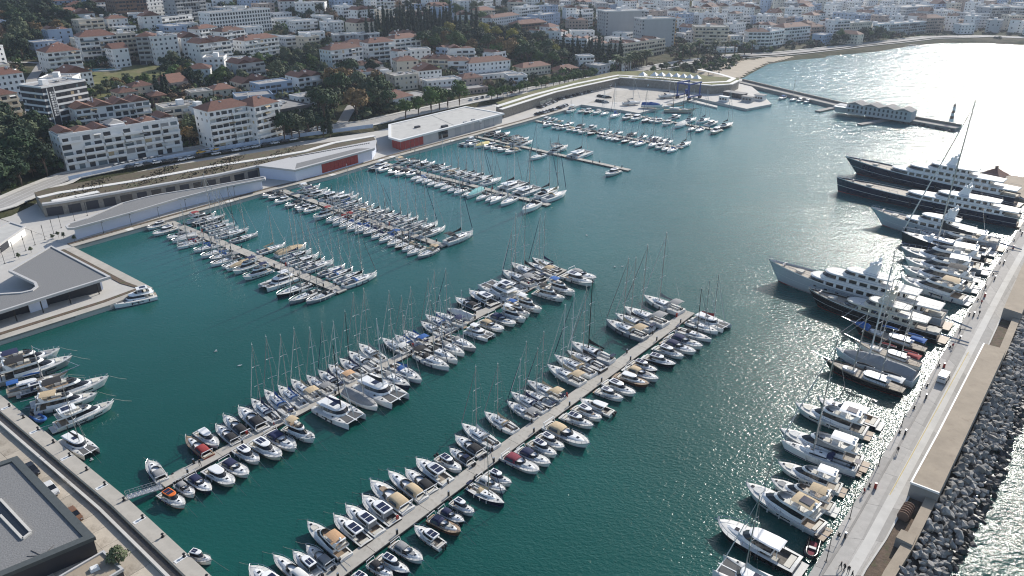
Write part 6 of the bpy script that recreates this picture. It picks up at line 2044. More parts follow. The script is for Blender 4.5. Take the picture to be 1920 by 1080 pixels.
def fly_proto(seed,L=16.,B=4.6):
    p=Proto();h=Hull(L,B,1.45,2.3,sw=.93,tm=.52,p=2.9,rake=1.6,fl=.2,draft=.6,n=20)
    x=lambda t:t*L-L/2
    hull=p.add('hull',h.side_mesh(),'gel',smooth=True)
    p.add('boot_stripe',h.band(.0,.1),'antifoul',hull)
    [p.add('hull_window',h.band(.5,.72,a,b,.02,(sd,)),'glass',hull) for sd in(1,-1) for a,b in((.28,.5),(.58,.78))]
    p.add('deck',h.deck_mesh(.03,.2,B*.4,.15),'deckw')
    p.add('cockpit',h.tub(.03,.2,B*.4,.95),'teak')
    mb=MB();mb.box(-L/2-1.3,-L/2+.02,-h.b(0)*.9,h.b(0)*.9,.32,.5);p.add('swim_platform',mb,'platform')
    zc=h.z(.45);xa,xf=x(.2),x(.72);w=B*.41
    mb=MB();mb.loft([ring(xa,xf+1.6,w,4.,zc-.05,1.,wf=w*.86),ring(xa,xf+.9,w*.98,3.6,zc+.45,1.,wf=w*.8),ring(xa,xf+.2,w*.96,3.2,zc+.7,1.,wf=w*.74)],cap1=True);sal=p.add('saloon',mb,'gel')
    mb=MB();mb.loft([ring(xa+.1,xf+.15,w*.955,3.2,zc+.69,1.,wf=w*.735),ring(xa+.3,xf-1.9,w*.85,2.3,zc+1.75,1.,wf=w*.7)],cap1=True);p.add('saloon_windows',mb,'glass',sal)
    zf=zc+1.75
    mb=MB();xb=x(.06);mb.loft([ring(xb,xf-1.5,w*.9,2.4,zf-.02,.96,wf=w*.76),ring(xb-.1,xf-1.6,w*1.0,2.5,zf+.14,.96,wf=w*.84),ring(xb-.1,xf-2.2,w*1.0,2.,zf+.6,.96,wf=w*.8)],cap0=True);fb=p.add('flybridge',mb,'gel')
    mb=MB();mb.face([(a,b,c) for a,b,c in ring(xb,xf-1.7,w*.93,2.2,zf+.16,.96,wf=w*.78)]);p.add('flybridge_floor',mb,'flyfloor',fb)
    mb=MB();mb.loft([ring(xf-5.2,xf-2.15,w*.98,2.,zf+.58,1.,wf=w*.78)[2:-2],ring(xf-5.2,xf-2.7,w*.9,1.7,zf+.95,1.,wf=w*.7)[2:-2]],closed=False);p.add('flybridge_windscreen',mb,'glass',fb,True)
    for a,b,c,d in((xb+.5,xb+1.2,-w*.8,w*.8),(xb+1.2,xb+3.,-w*.85,-w*.5),(xf-5.6,xf-4.4,.1,w*.8)):
        mb=MB();mb.box(a,b,c,d,zf+.17,zf+.62);p.add('flybridge_seat',mb,'cushion',fb,True)
    mb=MB();mb.box(xb+3.6,xb+4.8,w*.1,w*.75,zf+.17,zf+.9);p.add('helm_console',mb,'gel',fb,True)
    # arch and hardtop / bimini
    xr=x(.2)
    mb=MB()
    for sd in(1,-1):mb.loft([[(xr-1.,sd*w*.95,zf+.4),(xr+.2,sd*w*.95,zf+.4),(xr+.2,sd*w*.88,zf+.4),(xr-1.,sd*w*.88,zf+.4)],[(xr-1.6,sd*w*.85,zf+1.75),(xr-.9,sd*w*.85,zf+1.75),(xr-.9,sd*w*.78,zf+1.75),(xr-1.6,sd*w*.78,zf+1.75)]],cap1=True)
    mb.box(xr-1.6,xr-.9,-w*.85,w*.85,zf+1.72,zf+1.86);ar=p.add('radar_arch',mb,'gel')
    mb=MB();mb.tube([(xr-1.2,0,zf+1.85),(xr-1.2,0,zf+2.2)],.12,6);mb.loft([[(xr-1.2+.33*math.cos(a)*s,.33*math.sin(a)*s,zf+zz) for a in [2*math.pi*k/8 for k in range(8)]] for s,zz in((.8,2.2),(1,2.35),(.85,2.5),(.3,2.6))],cap1=True);p.add('radome',mb,'gel',ar)
    mb=canopy(xr-1.2,xr+2.9,w*.88,zf+.6,zf+2.0,.16);mb.v=[(a,b,c-.62-zf+zf+.55) for a,b,c in mb.v];bi=p.add('bimini',mb,'canvas')
    zt=max(v[2] for v in mb.v)
    mb=MB();mb.box(xr-.6,xr+1.6,-w*.5,w*.5,zt+.01,zt+.06);p.add('solar_panel',mb,'solar',bi)
    mb=MB()
    for sd in(1,-1):
        for xx in(xr+.9,xr+2.8):mb.tube([(xx,sd*w*.85,zf+.5),(xx,sd*w*.85,zt-.15)],.04,4)
    p.add('bimini_frame',mb,'steel',bi,True)
    mb=MB();mb.loft([ring(x(.76),x(.88),w*.55,1.,h.z(.8)+.12,1.),ring(x(.765),x(.875),w*.5,.9,h.z(.8)+.3,1.)],cap1=True);p.add('sun_pad',mb,'pad')
    mb=MB();mb.box(x(.9)-.3,x(.9)+.3,-.3,.3,h.z(.9)+.12,h.z(.9)+.22);p.add('hatch',mb,'glass',None,True)
    p.add('bow_rail',h.rail(.45,1.,.75,.03,posts=8),'steel')
    for t in(.15,.3,.45,.6):
        for sd in(1,-1):p.add('fender',fender(x(t),sd*(h.b(t)+.15),.8),'fender',None,True)
    mb=MB();mb.box(x(.03)+.2,x(.03)+.9,-B*.33,B*.33,.95,1.4);p.add('cockpit_sofa',mb,'cushion',None,True)
    mb=MB();mb.tube([(-L/2,B*.3,1.3),(-L/2-3.0,B*.3,1.5)],.1,4);p.add('gangplank',mb,'alu',None,True)
    return p
def cat_proto(sail=True,L=13.,B=7.):
    p=Proto()
    x=lambda t:t*L-L/2
    h=Hull(L,1.75,1.25,1.65,sw=.8,tm=.45,p=2.,rake=.25,fl=.1,draft=.5)
    for sd in(1,-1):
        off=sd*(B/2-.88)
        mb=h.side_mesh();mb.v=[(a,b+off,c) for a,b,c in mb.v];hu=p.add('hull',mb,'gel',smooth=True)
        mb=h.band(.0,.12);mb.v=[(a,b+off,c) for a,b,c in mb.v];p.add('boot_stripe',mb,'antifoul',hu)
        mb=h.band(.55,.74,.3,.66,.02,(sd,));mb.v=[(a,b+off,c) for a,b,c in mb.v];p.add('hull_window',mb,'glass',hu)
        mb=h.deck_mesh();mb.v=[(a,b+off,c) for a,b,c in mb.v];p.add('deck',mb,'deckw',hu)
        for t in(.55,.75):
            mb=MB();mb.box(x(t)-.22,x(t)+.22,off-.22,off+.22,h.z(t)+.06,h.z(t)+.13);p.add('hatch',mb,'glass',hu,True)
        for t in(.2,.45,.6):p.add('fender',fender(x(t),off+sd*1.0,.7),'fender',hu,True)
    w=B/2-1.2
    mb=MB();mb.box(x(.05),x(.66),-w,w,.75,1.34);p.add('bridgedeck',mb,'deckw')
    mb=MB();mb.face([(x(.66),-w,1.38),(x(.93),-w-.1,1.5),(x(.93),-.12,1.5),(x(.66),-.12,1.38)]);mb.face([(x(.66),.12,1.38),(x(.93),.12,1.5),(x(.93),w+.1,1.5),(x(.66),w,1.38)])
    p.add('trampoline',mb,'net')
    mb=MB();mb.tube([(x(.94),-B/2+.9,1.5),(x(.94),B/2-.9,1.5)],.13,6);mb.box(x(.66),x(.99),-.12,.12,1.36,1.5);p.add('crossbeam',mb,'gel')
    xa,xf=x(.27),x(.7);zc=1.34;ww=w*.98
    mb=MB();mb.loft([ring(xa,xf,ww+.35,2.2,zc-.05,1.,wf=ww),ring(xa,xf-.25,ww+.2,2.1,zc+.5,1.,wf=ww*.92)]);sa=p.add('saloon',mb,'gel')
    mb=MB();mb.loft([ring(xa+.03,xf-.27,ww+.17,2.1,zc+.5,1.,wf=ww*.91),ring(xa+.1,xf-1.2,ww*.92,1.7,zc+1.15,1.,wf=ww*.8)],cap1=True);p.add('saloon_windows',mb,'glass',sa)
    mb=MB();mb.loft([ring(x(.06),xf-1.0,ww*.98,1.9,zc+1.13,.97,wf=ww*.84),ring(x(.06)-.05,xf-.95,ww*1.02,1.95,zc+1.25,.97,wf=ww*.88),ring(x(.06)+.1,xf-1.3,ww*.9,1.7,zc+1.38,.97,wf=ww*.75)],cap0=True,cap1=True);ro=p.add('roof',mb,'gel')
    mb=MB();mb.box(x(.3),x(.42),-.8,.8,zc+1.36,zc+1.41);p.add('roof_panel',mb,'solar',ro)
    mb=MB()
    for sd in(1,-1):mb.tube([(x(.08),sd*ww*.9,1.3),(x(.07),sd*ww*.9,zc+1.2)],.06,4)
    p.add('roof_post',mb,'gel',ro,True)
    mb=MB();mb.box(x(.08),x(.14),-w*.8,w*.8,1.34,1.75);p.add('bench',mb,'cushion',None,True)
    mb=MB();mb.box(x(-.02),x(.06),-w*.7,w*.7,.8,.9);p.add('stern_platform',mb,'teakgrey',None,True)
    if sail:
        xm=x(.56);zm=zc+1.35;mh=17.
        mb=MB();mb.tube([(xm,0,zm-.1),(xm-.3,0,zm+mh)],[.15,.1],6);ma=p.add('mast',mb,'spar')
        for f,wd in((.4,1.2),(.7,.9)):
            mb=MB();mb.tube([(xm-.5,-wd,zm+mh*f),(xm-.12,0,zm+mh*f),(xm-.5,wd,zm+mh*f)],.06,4);p.add('spreader',mb,'whitespar',ma)
        mb=MB();a=np.array((x(.93),0,1.7));b=np.array((xm-.28,0,zm+mh*.95));mb.tube([tuple(a+(b-a)*k) for k in(.02,.08,.5,1.)],[.05,.12,.09,.03],5);p.add('furled_foresail',mb,'foresail',ma)
        mb=MB()
        for sd in(1,-1):mb.tube([(xm-1.5,sd*(B/2-.3),1.3),(xm-.29,0,zm+mh*.95)],.024,3)
        p.add('rigging',mb,'rigwire',ma)
        mb=MB();zb=zm+.9;xb=xm-5.2;mb.tube([(xm-.1,0,zb),(xb,0,zb+.15)],.12,5);bo=p.add('boom',mb,'spar')
        mb=MB();mb.loft([[(xm-.12,-.16,zb+.05),(xm-.12,0,zb+1.2),(xm-.12,.16,zb+.05)],[(xm-1.6,-.3,zb+.06),(xm-1.6,0,zb+.8),(xm-1.6,.3,zb+.06)],[(xb+.1,-.16,zb+.1),(xb+.1,0,zb+.45),(xb+.1,.16,zb+.1)]],cap0=True,cap1=True);p.add('sail_cover',mb,'canvas3',bo)
    else:
        mb=MB();mb.loft([ring(x(.14),x(.5),ww*.7,1.2,zc+1.38,.97),ring(x(.13),x(.49),ww*.74,1.1,zc+1.75,.97)],cap0=True);fb=p.add('flybridge',mb,'gel')
        mb=canopy(x(.16),x(.42),ww*.62,0,zc+3.0,.1,thick=.1);bi=p.add('flybridge_top',mb,'roof')
        mb=MB();mb.box(x(.2),x(.34),-ww*.35,ww*.35,zc+3.08,zc+3.13);p.add('solar_panel',mb,'solar',bi)
        mb=MB()
        for sd in(1,-1):
            for xx in(.17,.4):mb.tube([(x(xx),sd*ww*.58,zc+1.4),(x(xx),sd*ww*.58,zc+3.)],.05,4)
        p.add('flybridge_post',mb,'gel',bi,True)
        mb=MB();mb.box(x(.2),x(.26),-ww*.5,ww*.5,zc+1.4,zc+1.75);p.add('flybridge_seat',mb,'cushion',fb,True)
    return p
def cover_proto(mast=False,L=11.,B=3.5):
    p=Proto();h=Hull(L,B,1.05,1.4,sw=.85,tm=.45,p=2.2,rake=.6,fl=.15,draft=.5);x=lambda t:t*L-L/2
    hull=p.add('hull',h.side_mesh(),'gel',smooth=True);p.add('boot_stripe',h.band(.02,.15),'antifoul',hull)
    p.add('deck',h.deck_mesh(),'deckw')
    R_=random.Random(3);rows=[]
    for k in range(9):
        t=.02+.86*k/8;zz=h.z(t);hh=(1.05,1.2,1.3,1.2,1.35,1.2,1.0,.75,.35)[k]+R_.uniform(-.08,.08);bb=h.b(t)*.97
        rows.append([(x(t),-bb,zz-.12),(x(t),-bb*.72,zz+hh*.45+R_.uniform(-.08,.08)),(x(t),-bb*.1,zz+hh),(x(t),bb*.1,zz+hh),(x(t),bb*.72,zz+hh*.45+R_.uniform(-.08,.08)),(x(t),bb,zz-.12)])
    mb=MB();mb.loft(rows,closed=False);mb.face(rows[0]);p.add('tent_cover',mb,'canvas')
    p.add('bow_rail',h.rail(.8,1.,.5,.025,posts=3),'steel',None,True)
    xm=x(.58);mb=MB();mb.tube([(xm,0,1.2),(xm-.2,0,15.5)],[.12,.08],6);ma=p.add('mast',mb,'spar')
    for f,wd in((7,1.1),(11.,.9)):
        mb=MB();mb.tube([(xm-.3,-wd,f),(xm-.1,0,f),(xm-.3,wd,f)],.055,4);p.add('spreader',mb,'whitespar',ma)
    for t in(.3,.55):
        for sd in(1,-1):p.add('fender',fender(x(t),sd*(h.b(t)+.1),.55),'fender',None,True)
    return p
def dinghy_proto(L=3.2,B=1.6):
    p=Proto();r=.24
    pts=[(-L/2,-B/2+r,.32)]+[(L/2-B/2*1.2+B/2*1.2*math.cos(a)*.95,(B/2-r)*math.sin(a),.34+.12*math.cos(a)) for a in [-math.pi/2+math.pi*k/8 for k in range(9)]]+[(-L/2,B/2-r,.32)]
    mb=MB();mb.tube(pts,[r*.7]+[r]*9+[r*.7],7);p.add('inflated_tube',mb,'tubecol',smooth=True)
    mb=MB();mb.prism([(-L/2+.25,-B/2+r),(L/2-.9,-B/2+r),(L/2-.45,0),(L/2-.9,B/2-r),(-L/2+.25,B/2-r)],.1,.22);p.add('floor',mb,'greygel')
    mb=MB();mb.box(-.3,.05,-B/2+r,B/2-r,.3,.4);p.add('thwart',mb,'deckw')
    p.add('outboard_motor',outboard(-L/2-.05,0,.15,.8),'black')
    return p
def gulet_proto(L=22.,B=5.6,masts=((.62,20),(.3,17))):
    p=Proto();h=Hull(L,B,1.7,2.9,sw=.72,tm=.45,p=2.,rake=2.6,fl=.2,draft=.8);x=lambda t:t*L-L/2
    hull=p.add('hull',h.side_mesh(),'gel',smooth=True);p.add('boot_stripe',h.band(.0,.08),'redboot',hull);p.add('gunwale',h.band(.93,1.03,0,1,.05),'teak',hull)
    p.add('deck',h.deck_mesh(dz=-.25),'teakgrey')
    mb=MB();mb.loft([ring(x(.2),x(.5),B*.3,1.5,1.5,1.),ring(x(.2),x(.49),B*.29,1.4,2.3,1.)]);dh=p.add('deckhouse',mb,'gel')
    mb=MB();mb.loft([ring(x(.21),x(.485),B*.293,1.4,2.3,1.),ring(x(.22),x(.48),B*.27,1.2,2.9,1.)]);p.add('deckhouse_windows',mb,'glass',dh)
    mb=MB();mb.loft([ring(x(.17),x(.5),B*.33,1.4,2.9,1.),ring(x(.18),x(.495),B*.32,1.3,3.05,1.)],cap0=True,cap1=True);p.add('deckhouse_roof',mb,'gel',dh)
    mb=MB();mb.loft([ring(x(.58),x(.76),B*.22,1.,1.7,1.),ring(x(.585),x(.75),B*.2,1.,2.5,1.)],cap1=True);p.add('fore_cabin',mb,'gel')
    mb=MB();mb.loft([ring(x(.6),x(.7),B*.16,.6,2.5,1.),ring(x(.6),x(.7),B*.15,.6,2.62,1.)],cap1=True);p.add('sun_pad',mb,'cushion')
    mb=canopy(x(.03),x(.22),B*.33,0,4.1,.2);aw=p.add('awning',mb,'canvas')
    mb=MB()
    for xx in(.04,.2):
        for sd in(1,-1):mb.tube([(x(xx),sd*B*.31,1.5),(x(xx),sd*B*.31,4.05)],.05,4)
    p.add('awning_frame',mb,'steel',aw,True)
    mb=MB();rows=[]
    R_=random.Random(5)
    for k in range(7):
        t=.76+.2*k/6;bb=h.b(t)*.95;zz=h.z(t);hh=(1.2,1.7,1.5,1.75,1.3,1.0,.5)[k]
        rows.append([(x(t),-bb,zz-.2),(x(t),-bb*.7,zz+hh*.6),(x(t),0,zz+hh),(x(t),bb*.7,zz+hh*.6),(x(t),bb,zz-.2)])
    mb.loft(rows,closed=False);mb.face(rows[0]);p.add('tarpaulin',mb,'canvas')
    mb=MB();mb.tube([(L/2-2,0,h.z(1)-.1),(L/2+3.6,0,h.z(1)+.9)],[.2,.1],6);bs=p.add('bowsprit',mb,'spar')
    for k,(t,mh) in enumerate(masts):
        mb=MB();mb.tube([(x(t),0,1.5),(x(t)-.5,0,mh)],[.2,.1],7);ma=p.add('mast',mb,'spar')
        for f,wd in((.45,1.5),(.72,1.2)):
            mb=MB();mb.tube([(x(t)-.3,-wd,mh*f),(x(t)-.25,0,mh*f),(x(t)-.3,wd,mh*f)],.08,4);p.add('spreader',mb,'whitespar',ma)
        mb=MB()
        for sd in(1,-1):mb.tube([(x(t)-.8,sd*h.b(t)*.95,1.8),(x(t)-.35,sd*1.5,mh*.45),(x(t)-.5,0,mh*.95)],.035,3)
        mb.tube([((L/2+3.2) if k==0 else x(masts[0][0])-.2,0,h.z(1)+.9 if k==0 else 4),(x(t)-.5,0,mh*.97)],.06,4)
        p.add('rigging',mb,'rigwire',ma)
        mb=MB();mb.tube([(x(t)-.3,0,4.6),(x(t)-5.2,0,4.9)],.13,6);bo=p.add('boom',mb,'spar')
        mb=MB();mb.tube([(x(t)-.5,0,4.85),(x(t)-2.5,0,5.1),(x(t)-5.,0,5.05)],[.25,.28,.15],6);p.add('sail_cover',mb,'canvas3',bo)
    p.add('bow_rail',h.rail(.05,1.,.7,.035,posts=12),'steel',None,True)
    return p
def rings_deck(p,spec,parent=None):pass
def superyacht(name,loc,rz,L,B,hullm,upper,decks,zs,zb,label,mastx,cat='superyacht',bowrake=5.,domes=True,bulwark=None,raked=.16,nose=.3,teakaft=True):
    "decks: (x0,x1,halfw,z,height,windowed,nose) fractions of L from the stern"
    r=empty(name,loc,rz);tag(r,label,cat,'large yachts on the breakwater quay')
    h=Hull(L,B,zs,zb,sw=.85,tm=.5,p=2.6,rake=bowrake,fl=.16,draft=1.2,n=24)
    x=lambda t:t*L-L/2
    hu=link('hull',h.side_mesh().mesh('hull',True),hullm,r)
    link('boot_stripe',h.band(-.05,.05).mesh('boot_stripe'),'redboot' if hullm!='gel' else 'antifoul',hu)
    link('rub_rail',h.band(.46,.49,0,1,.04).mesh('rub_rail'),'whitespar',hu)
    link('bulwark_cap',h.band(.965,1.02,0,1,.06).mesh('bulwark_cap'),'gel',hu)
    link('deck',h.deck_mesh(dz=-.45,camber=.1).mesh('deck'),'teakgrey',r)
    n=max(5,int(L/5))
    for k in range(n):
        for sd in(1,-1):
            t=.14+.6*k/n;a=h.pt(t,.72,sd,.03);b=h.pt(t+.9/L,.72,sd,.03);c=h.pt(t+.9/L,.62,sd,.03);d=h.pt(t,.62,sd,.03)
            link('porthole',MB().face([a,b,c,d]).mesh('porthole'),'glass',hu)
    for (x0,x1,hw,z,hh,win,ns) in decks:
        xa,xf=x(x0),x(x1);w=hw;e=min((xf-xa)*.5,ns)
        mb=MB();mb.loft([ring(xa,xf,w,e,z,1.,8,w*.93),ring(xa,xf-.25*hh,w*.99,e,z+hh*.36,1.,8,w*.92)]);hs=link('deckhouse',mb.mesh('deckhouse'),upper,r)
        mb=MB();mb.loft([ring(xa+.1,xf-.3*hh,w*.975,e,z+hh*.36,1.,8,w*.905),ring(xa+.1,xf-.85*hh,w*.94,e*.9,z+hh*.8,1.,8,w*.86)]);link('window_band',mb.mesh('window_band'),'glass',hs)
        # mullions break the band
        m=max(3,int((xf-xa)/3.2))
        for k in range(m):
            xx=xa+.6+(xf-e-xa-.8)*k/m
            for sd in(1,-1):
                mb=MB();mb.face([(xx,sd*(w*.99+.03),z+hh*.35),(xx+.8,sd*(w*.99+.03),z+hh*.35),(xx+.8,sd*(w*.955+.03),z+hh*.81),(xx,sd*(w*.955+.03),z+hh*.81)])
                link('mullion',mb.mesh('mullion'),upper,hs)
        ov=max(2.5,(xf-xa)*.12)
        mb=MB();mb.loft([ring(xa-ov,xf-.6*hh,w*1.02,e,z+hh*.8,.8,8,w*.92),ring(xa-ov-.1,xf-.5*hh,w*1.06,e,z+hh*.9,.8,8,w*.96),ring(xa-ov,xf-.7*hh,w*1.03,e,z+hh+.02,.8,8,w*.9)],cap0=True);link('deck_edge',mb.mesh('deck_edge'),upper,hs)
        mb=MB();mb.face(ring(xa-ov,xf-.7*hh,w*1.02,e,z+hh,.8,8,w*.89));link('upper_deck',mb.mesh('upper_deck'),'deckw',hs)
        mb=MB();rr=ring(xa-ov+.2,xf-.8*hh,w*.98,e,z+hh+.75,.8,8,w*.86);k0=[0,1,2];mb.tube([rr[2],rr[1],rr[0],rr[-1],rr[-2],rr[-3]],.04,4)
        for q in(0,1,-1,-2):mb.tube([rr[q],(rr[q][0],rr[q][1],z+hh)],.03,4)
        link('deck_rail',mb.mesh('deck_rail'),'steel',hs)
    zt=decks[-1][3]+decks[-1][4];xm=x(mastx)
    mb=MB();mb.loft([ring(xm-2.2,xm+1.6,1.5,1.,zt,1.),ring(xm-2.6,xm+.2,1.0,.7,zt+2.,1.),ring(xm-2.8,xm-.8,.5,.4,zt+3.6,1.)],cap1=True);mb.tube([(xm-1.8,0,zt+3.4),(xm-2.1,0,zt+6.2)],[.12,.05],5);mb.box(xm-2.4,xm-1.2,-2.,2.,zt+3.3,zt+3.5);ma=link('radar_mast',mb.mesh('radar_mast'),upper,r)
    for dx,dy,rr_,dz in((-1.8,-1.7,.55,3.5),(-1.8,1.7,.55,3.5),(-.3,0,.7,2.0)):
        mb=MB();mb.loft([[(xm+dx+rr_*s*math.cos(a),dy+rr_*s*math.sin(a),zt+dz+zz*rr_) for a in [2*math.pi*k/10 for k in range(10)]] for s,zz in((.6,0),(.95,.5),(1,.9),(.8,1.5),(.35,1.85))],cap1=True)
        link('satellite_dome',mb.mesh('satellite_dome',True),upper,ma)
    # foredeck and aft furniture
    for t,w,c in((.8,1.2,'cushion'),(.03,1.6,'cushion'),(.06,2.,'cushion')):
        z=h.z(t)-.4;mb=MB();mb.loft([ring(x(t)-1.2,x(t)+1.2,w,.8,z,1.),ring(x(t)-1.1,x(t)+1.1,w*.94,.7,z+.5,1.)],cap1=True);link('deck_lounge',mb.mesh('deck_lounge'),c,r)
    mb=MB();mb.tube([(x(.9),-.6,h.z(.9)-.4),(x(.9),-.6,h.z(.9)+.5)],.3,8);mb.tube([(x(.9),.6,h.z(.9)-.4),(x(.9),.6,h.z(.9)+.5)],.3,8);link('anchor_windlass',mb.mesh('anchor_windlass'),'steel',r)
    mb=MB();mb.box(-L/2-2.2,-L/2+.05,-h.b(0)*.8,h.b(0)*.8,.4,.75);link('swim_platform',mb.mesh('swim_platform'),'teak',r)
    mb=MB();mb.tube([(-L/2-.5,1.,zs*.9),(-L/2-7,1.,2.3)],.22,4);link('gangplank',mb.mesh('gangplank'),'alu',r)
    link('bow_rail',h.rail(.62,1.,.9,.05,posts=9).mesh('bow_rail'),'steel',r)
    for k in range(5):
        t=.15+.13*k
        for sd in(1,-1):
            mb=MB();y=sd*(h.b(t)+.3);mb.tube([(x(t),y,zs*.8),(x(t),y,zs*.7),(x(t),y,zs*.7-1.4),(x(t),y,zs*.7-1.6)],[.06,.32,.32,.06],7);link('fender',mb.mesh('fender'),'rubber',r)
    return r
# ---------------- setting ----------------
water_mat()
def inpoly(x,y,poly):
    c=False;n=len(poly)
    for i in range(n):
        x1,y1=poly[i][:2];x2,y2=poly[(i+1)%n][:2]
        if (y1>y)!=(y2>y) and x<(x2-x1)*(y-y1)/(y2-y1)+x1:c=not c
    return c
def grid_water():
    mb=MB();mb.face([(-3000,-600,0),(5000,-600,0),(5000,6000,0),(-3000,6000,0)]);return mb
struct('sea',grid_water(),'water')
def make_terrain():
    xs=[-2600,-1800,-1200,-900]+list(range(-720,1000,9))+[1040,1150,1300,1600,2200,3200]
    ys=list(range(130,1240,9))+[1260,1320,1400,1500,1700,2000,2600,3600]
    mb=MB();nx=len(xs)
    for y in ys:
        for x in xs:mb.v.append((x,y,terrain_z(x,y)))
    for j in range(len(ys)-1):
        for i in range(nx-1):
            a=j*nx+i
            q=(a,a+1,a+1+nx,a+nx)
            if max(mb.v[k][2] for k in q)>-3.9:mb.f.append(q)
    return mb
struct('terrain',make_terrain(),'ground',smooth=True)
def offset(poly,d):
    out=[]
    for i,p in enumerate(poly):
        a=poly[max(i-1,0)];b=poly[min(i+1,len(poly)-1)];dx,dy=b[0]-a[0],b[1]-a[1];l=math.hypot(dx,dy)+1e-9
        out.append((p[0]-dy/l*d,p[1]+dx/l*d))
    return out
def resample(pts,step):
    out=[pts[0]]
    for a,b in zip(pts,pts[1:]):
        l=math.hypot(b[0]-a[0],b[1]-a[1]);n=max(1,int(l/step))
        for k in range(1,n+1):out.append((a[0]+(b[0]-a[0])*k/n,a[1]+(b[1]-a[1])*k/n))
    return out
def strip(name,pts,w,z,m,parent=None,th=.0,kind=True,off=0.,zf=None):
    "ribbon along a polyline; zf gives the height at a point when it follows the ground"
    pts=[(p[0],p[1]) for p in pts]
    if off:pts=offset(pts,off)
    l=offset(pts,w/2);r=offset(pts,-w/2);mb=MB()
    H=(lambda x,y:zf(x,y)+z) if zf else (lambda x,y:z)
    hc=[max(H(*a),H(*b),H(*c)) for a,b,c in zip(pts,l,r)] if zf else [z]*len(pts)
    top=[[(a[0],a[1],h),(b[0],b[1],h)] for a,b,h in zip(l,r,hc)]
    if th:
        bot=[[(a[0],a[1],h-th),(b[0],b[1],h-th)] for a,b,h in zip(l,r,hc)]
        mb.loft([[t[0],t[1],b[1],b[0]] for t,b in zip(top,bot)],cap0=True,cap1=True)
    else:mb.loft(top,closed=False)
    o=link(name,mb.mesh(name),m,parent)
    if not parent and kind:o['kind']='structure'
    return o
def slab(name,poly,z0,z1,m,parent=None):
    mb=MB();mb.prism([(p[0],p[1]) for p in poly],z0,z1);o=link(name,mb.mesh(name),m,parent)
    if not parent:o['kind']='structure'
    return o
# roads, beach, meadow
tz=terrain_z
rp=resample(ROAD,7)
strip('road',rp,9.5,.22,'paleroad',zf=tz)
strip('pavement',rp,2.6,.36,'concrete_l',zf=tz,off=6.3,th=.3)
strip('pavement',rp,2.4,.36,'concrete_l',zf=tz,off=-6.2,th=.3)
for k,(o_,w_) in enumerate(((0,.16),(2.9,.14),(-2.9,.14))):strip('road_marking',rp,w_,.235,'signwhite',zf=tz,off=o_)
for q in ROADS2:strip('road',resample(q,6),6.,.25,'paleroad',zf=tz)
def draped(name,poly,m,dz=.18,step=5.):
    xs=[p[0] for p in poly];ys=[p[1] for p in poly];mb=MB();idx={}
    nx=int((max(xs)-min(xs))/step)+2;ny=int((max(ys)-min(ys))/step)+2
    for i in range(nx):
        for j in range(ny):
            x=min(xs)+i*step;y=min(ys)+j*step
            if inpoly(x+step/2,y+step/2,poly):
                q=[]
                for a,b in((i,j),(i+1,j),(i+1,j+1),(i,j+1)):
                    if (a,b) not in idx:
                        X,Y=min(xs)+a*step,min(ys)+b*step;idx[(a,b)]=len(mb.v);mb.v.append((X,Y,tz(X,Y)+dz))
                    q.append(idx[(a,b)])
                mb.f.append(tuple(q))
    return struct(name,mb,m,smooth=True)
draped('beach',[p[:2] for p in BEACH]+[p[:2] for p in BEACH2][::-1],'sand',.3,4.)
draped('meadow',[p[:2] for p in MEADOW],'meadow',.7,6.)
for i,(x,y,z,a,b,r,lab) in enumerate(POOLS):
    t=empty('swimming_pool',(x,y,max(tz(x,y),z)+.55),r);tag(t,lab,'pool','swimming pools')
    el=[(a*math.cos(q),b*math.sin(q)) for q in [2*math.pi*k/20 for k in range(20)]] if i==0 else [(-a,-b),(a,-b),(a,b),(-a,b)]
    link('pool_deck',MB().prism([(u*1.35,v*1.5) for u,v in el],-3,.0).mesh('pool_deck'),'white_paving',t)
    link('pool_water',MB().prism(el,-.5,.05).mesh('pool_water'),'pool',t)
# quays
slab('quay',QUAY,-3,1.4,'paving')
slab('quay',PAVQ,-3,1.396,'paving')
def quay_edge(edge,z,inner=-1.,plant=True):
    e=resample(edge,9)
    for a,b in zip(e,e[1:]):
        pass
    strip('quay_coping',e,2.8,z+.12,'concrete',th=.5,off=1.4*inner)
    if plant:strip('planting_bed',e,1.5,z+.16,'soil',th=.3,off=3.7*inner)
quay_edge(QE,1.4,1.)
quay_edge(PAVQ_EDGE,1.4,-1.)
# pale crossings and fenders on the coping
for k,(x,y) in enumerate(resample(QE,17)[1:-1:2]):
    a=math.atan2(QE[1][1]-QE[0][1],QE[1][0]-QE[0][0]);o=link('coping_panel',MB().box(-1.2,1.2,.1,2.7,1.523,1.535).mesh('coping_panel'),'white_paving');o.location=(x,y,0);o.rotation_euler=(0,0,a);o['kind']='structure'
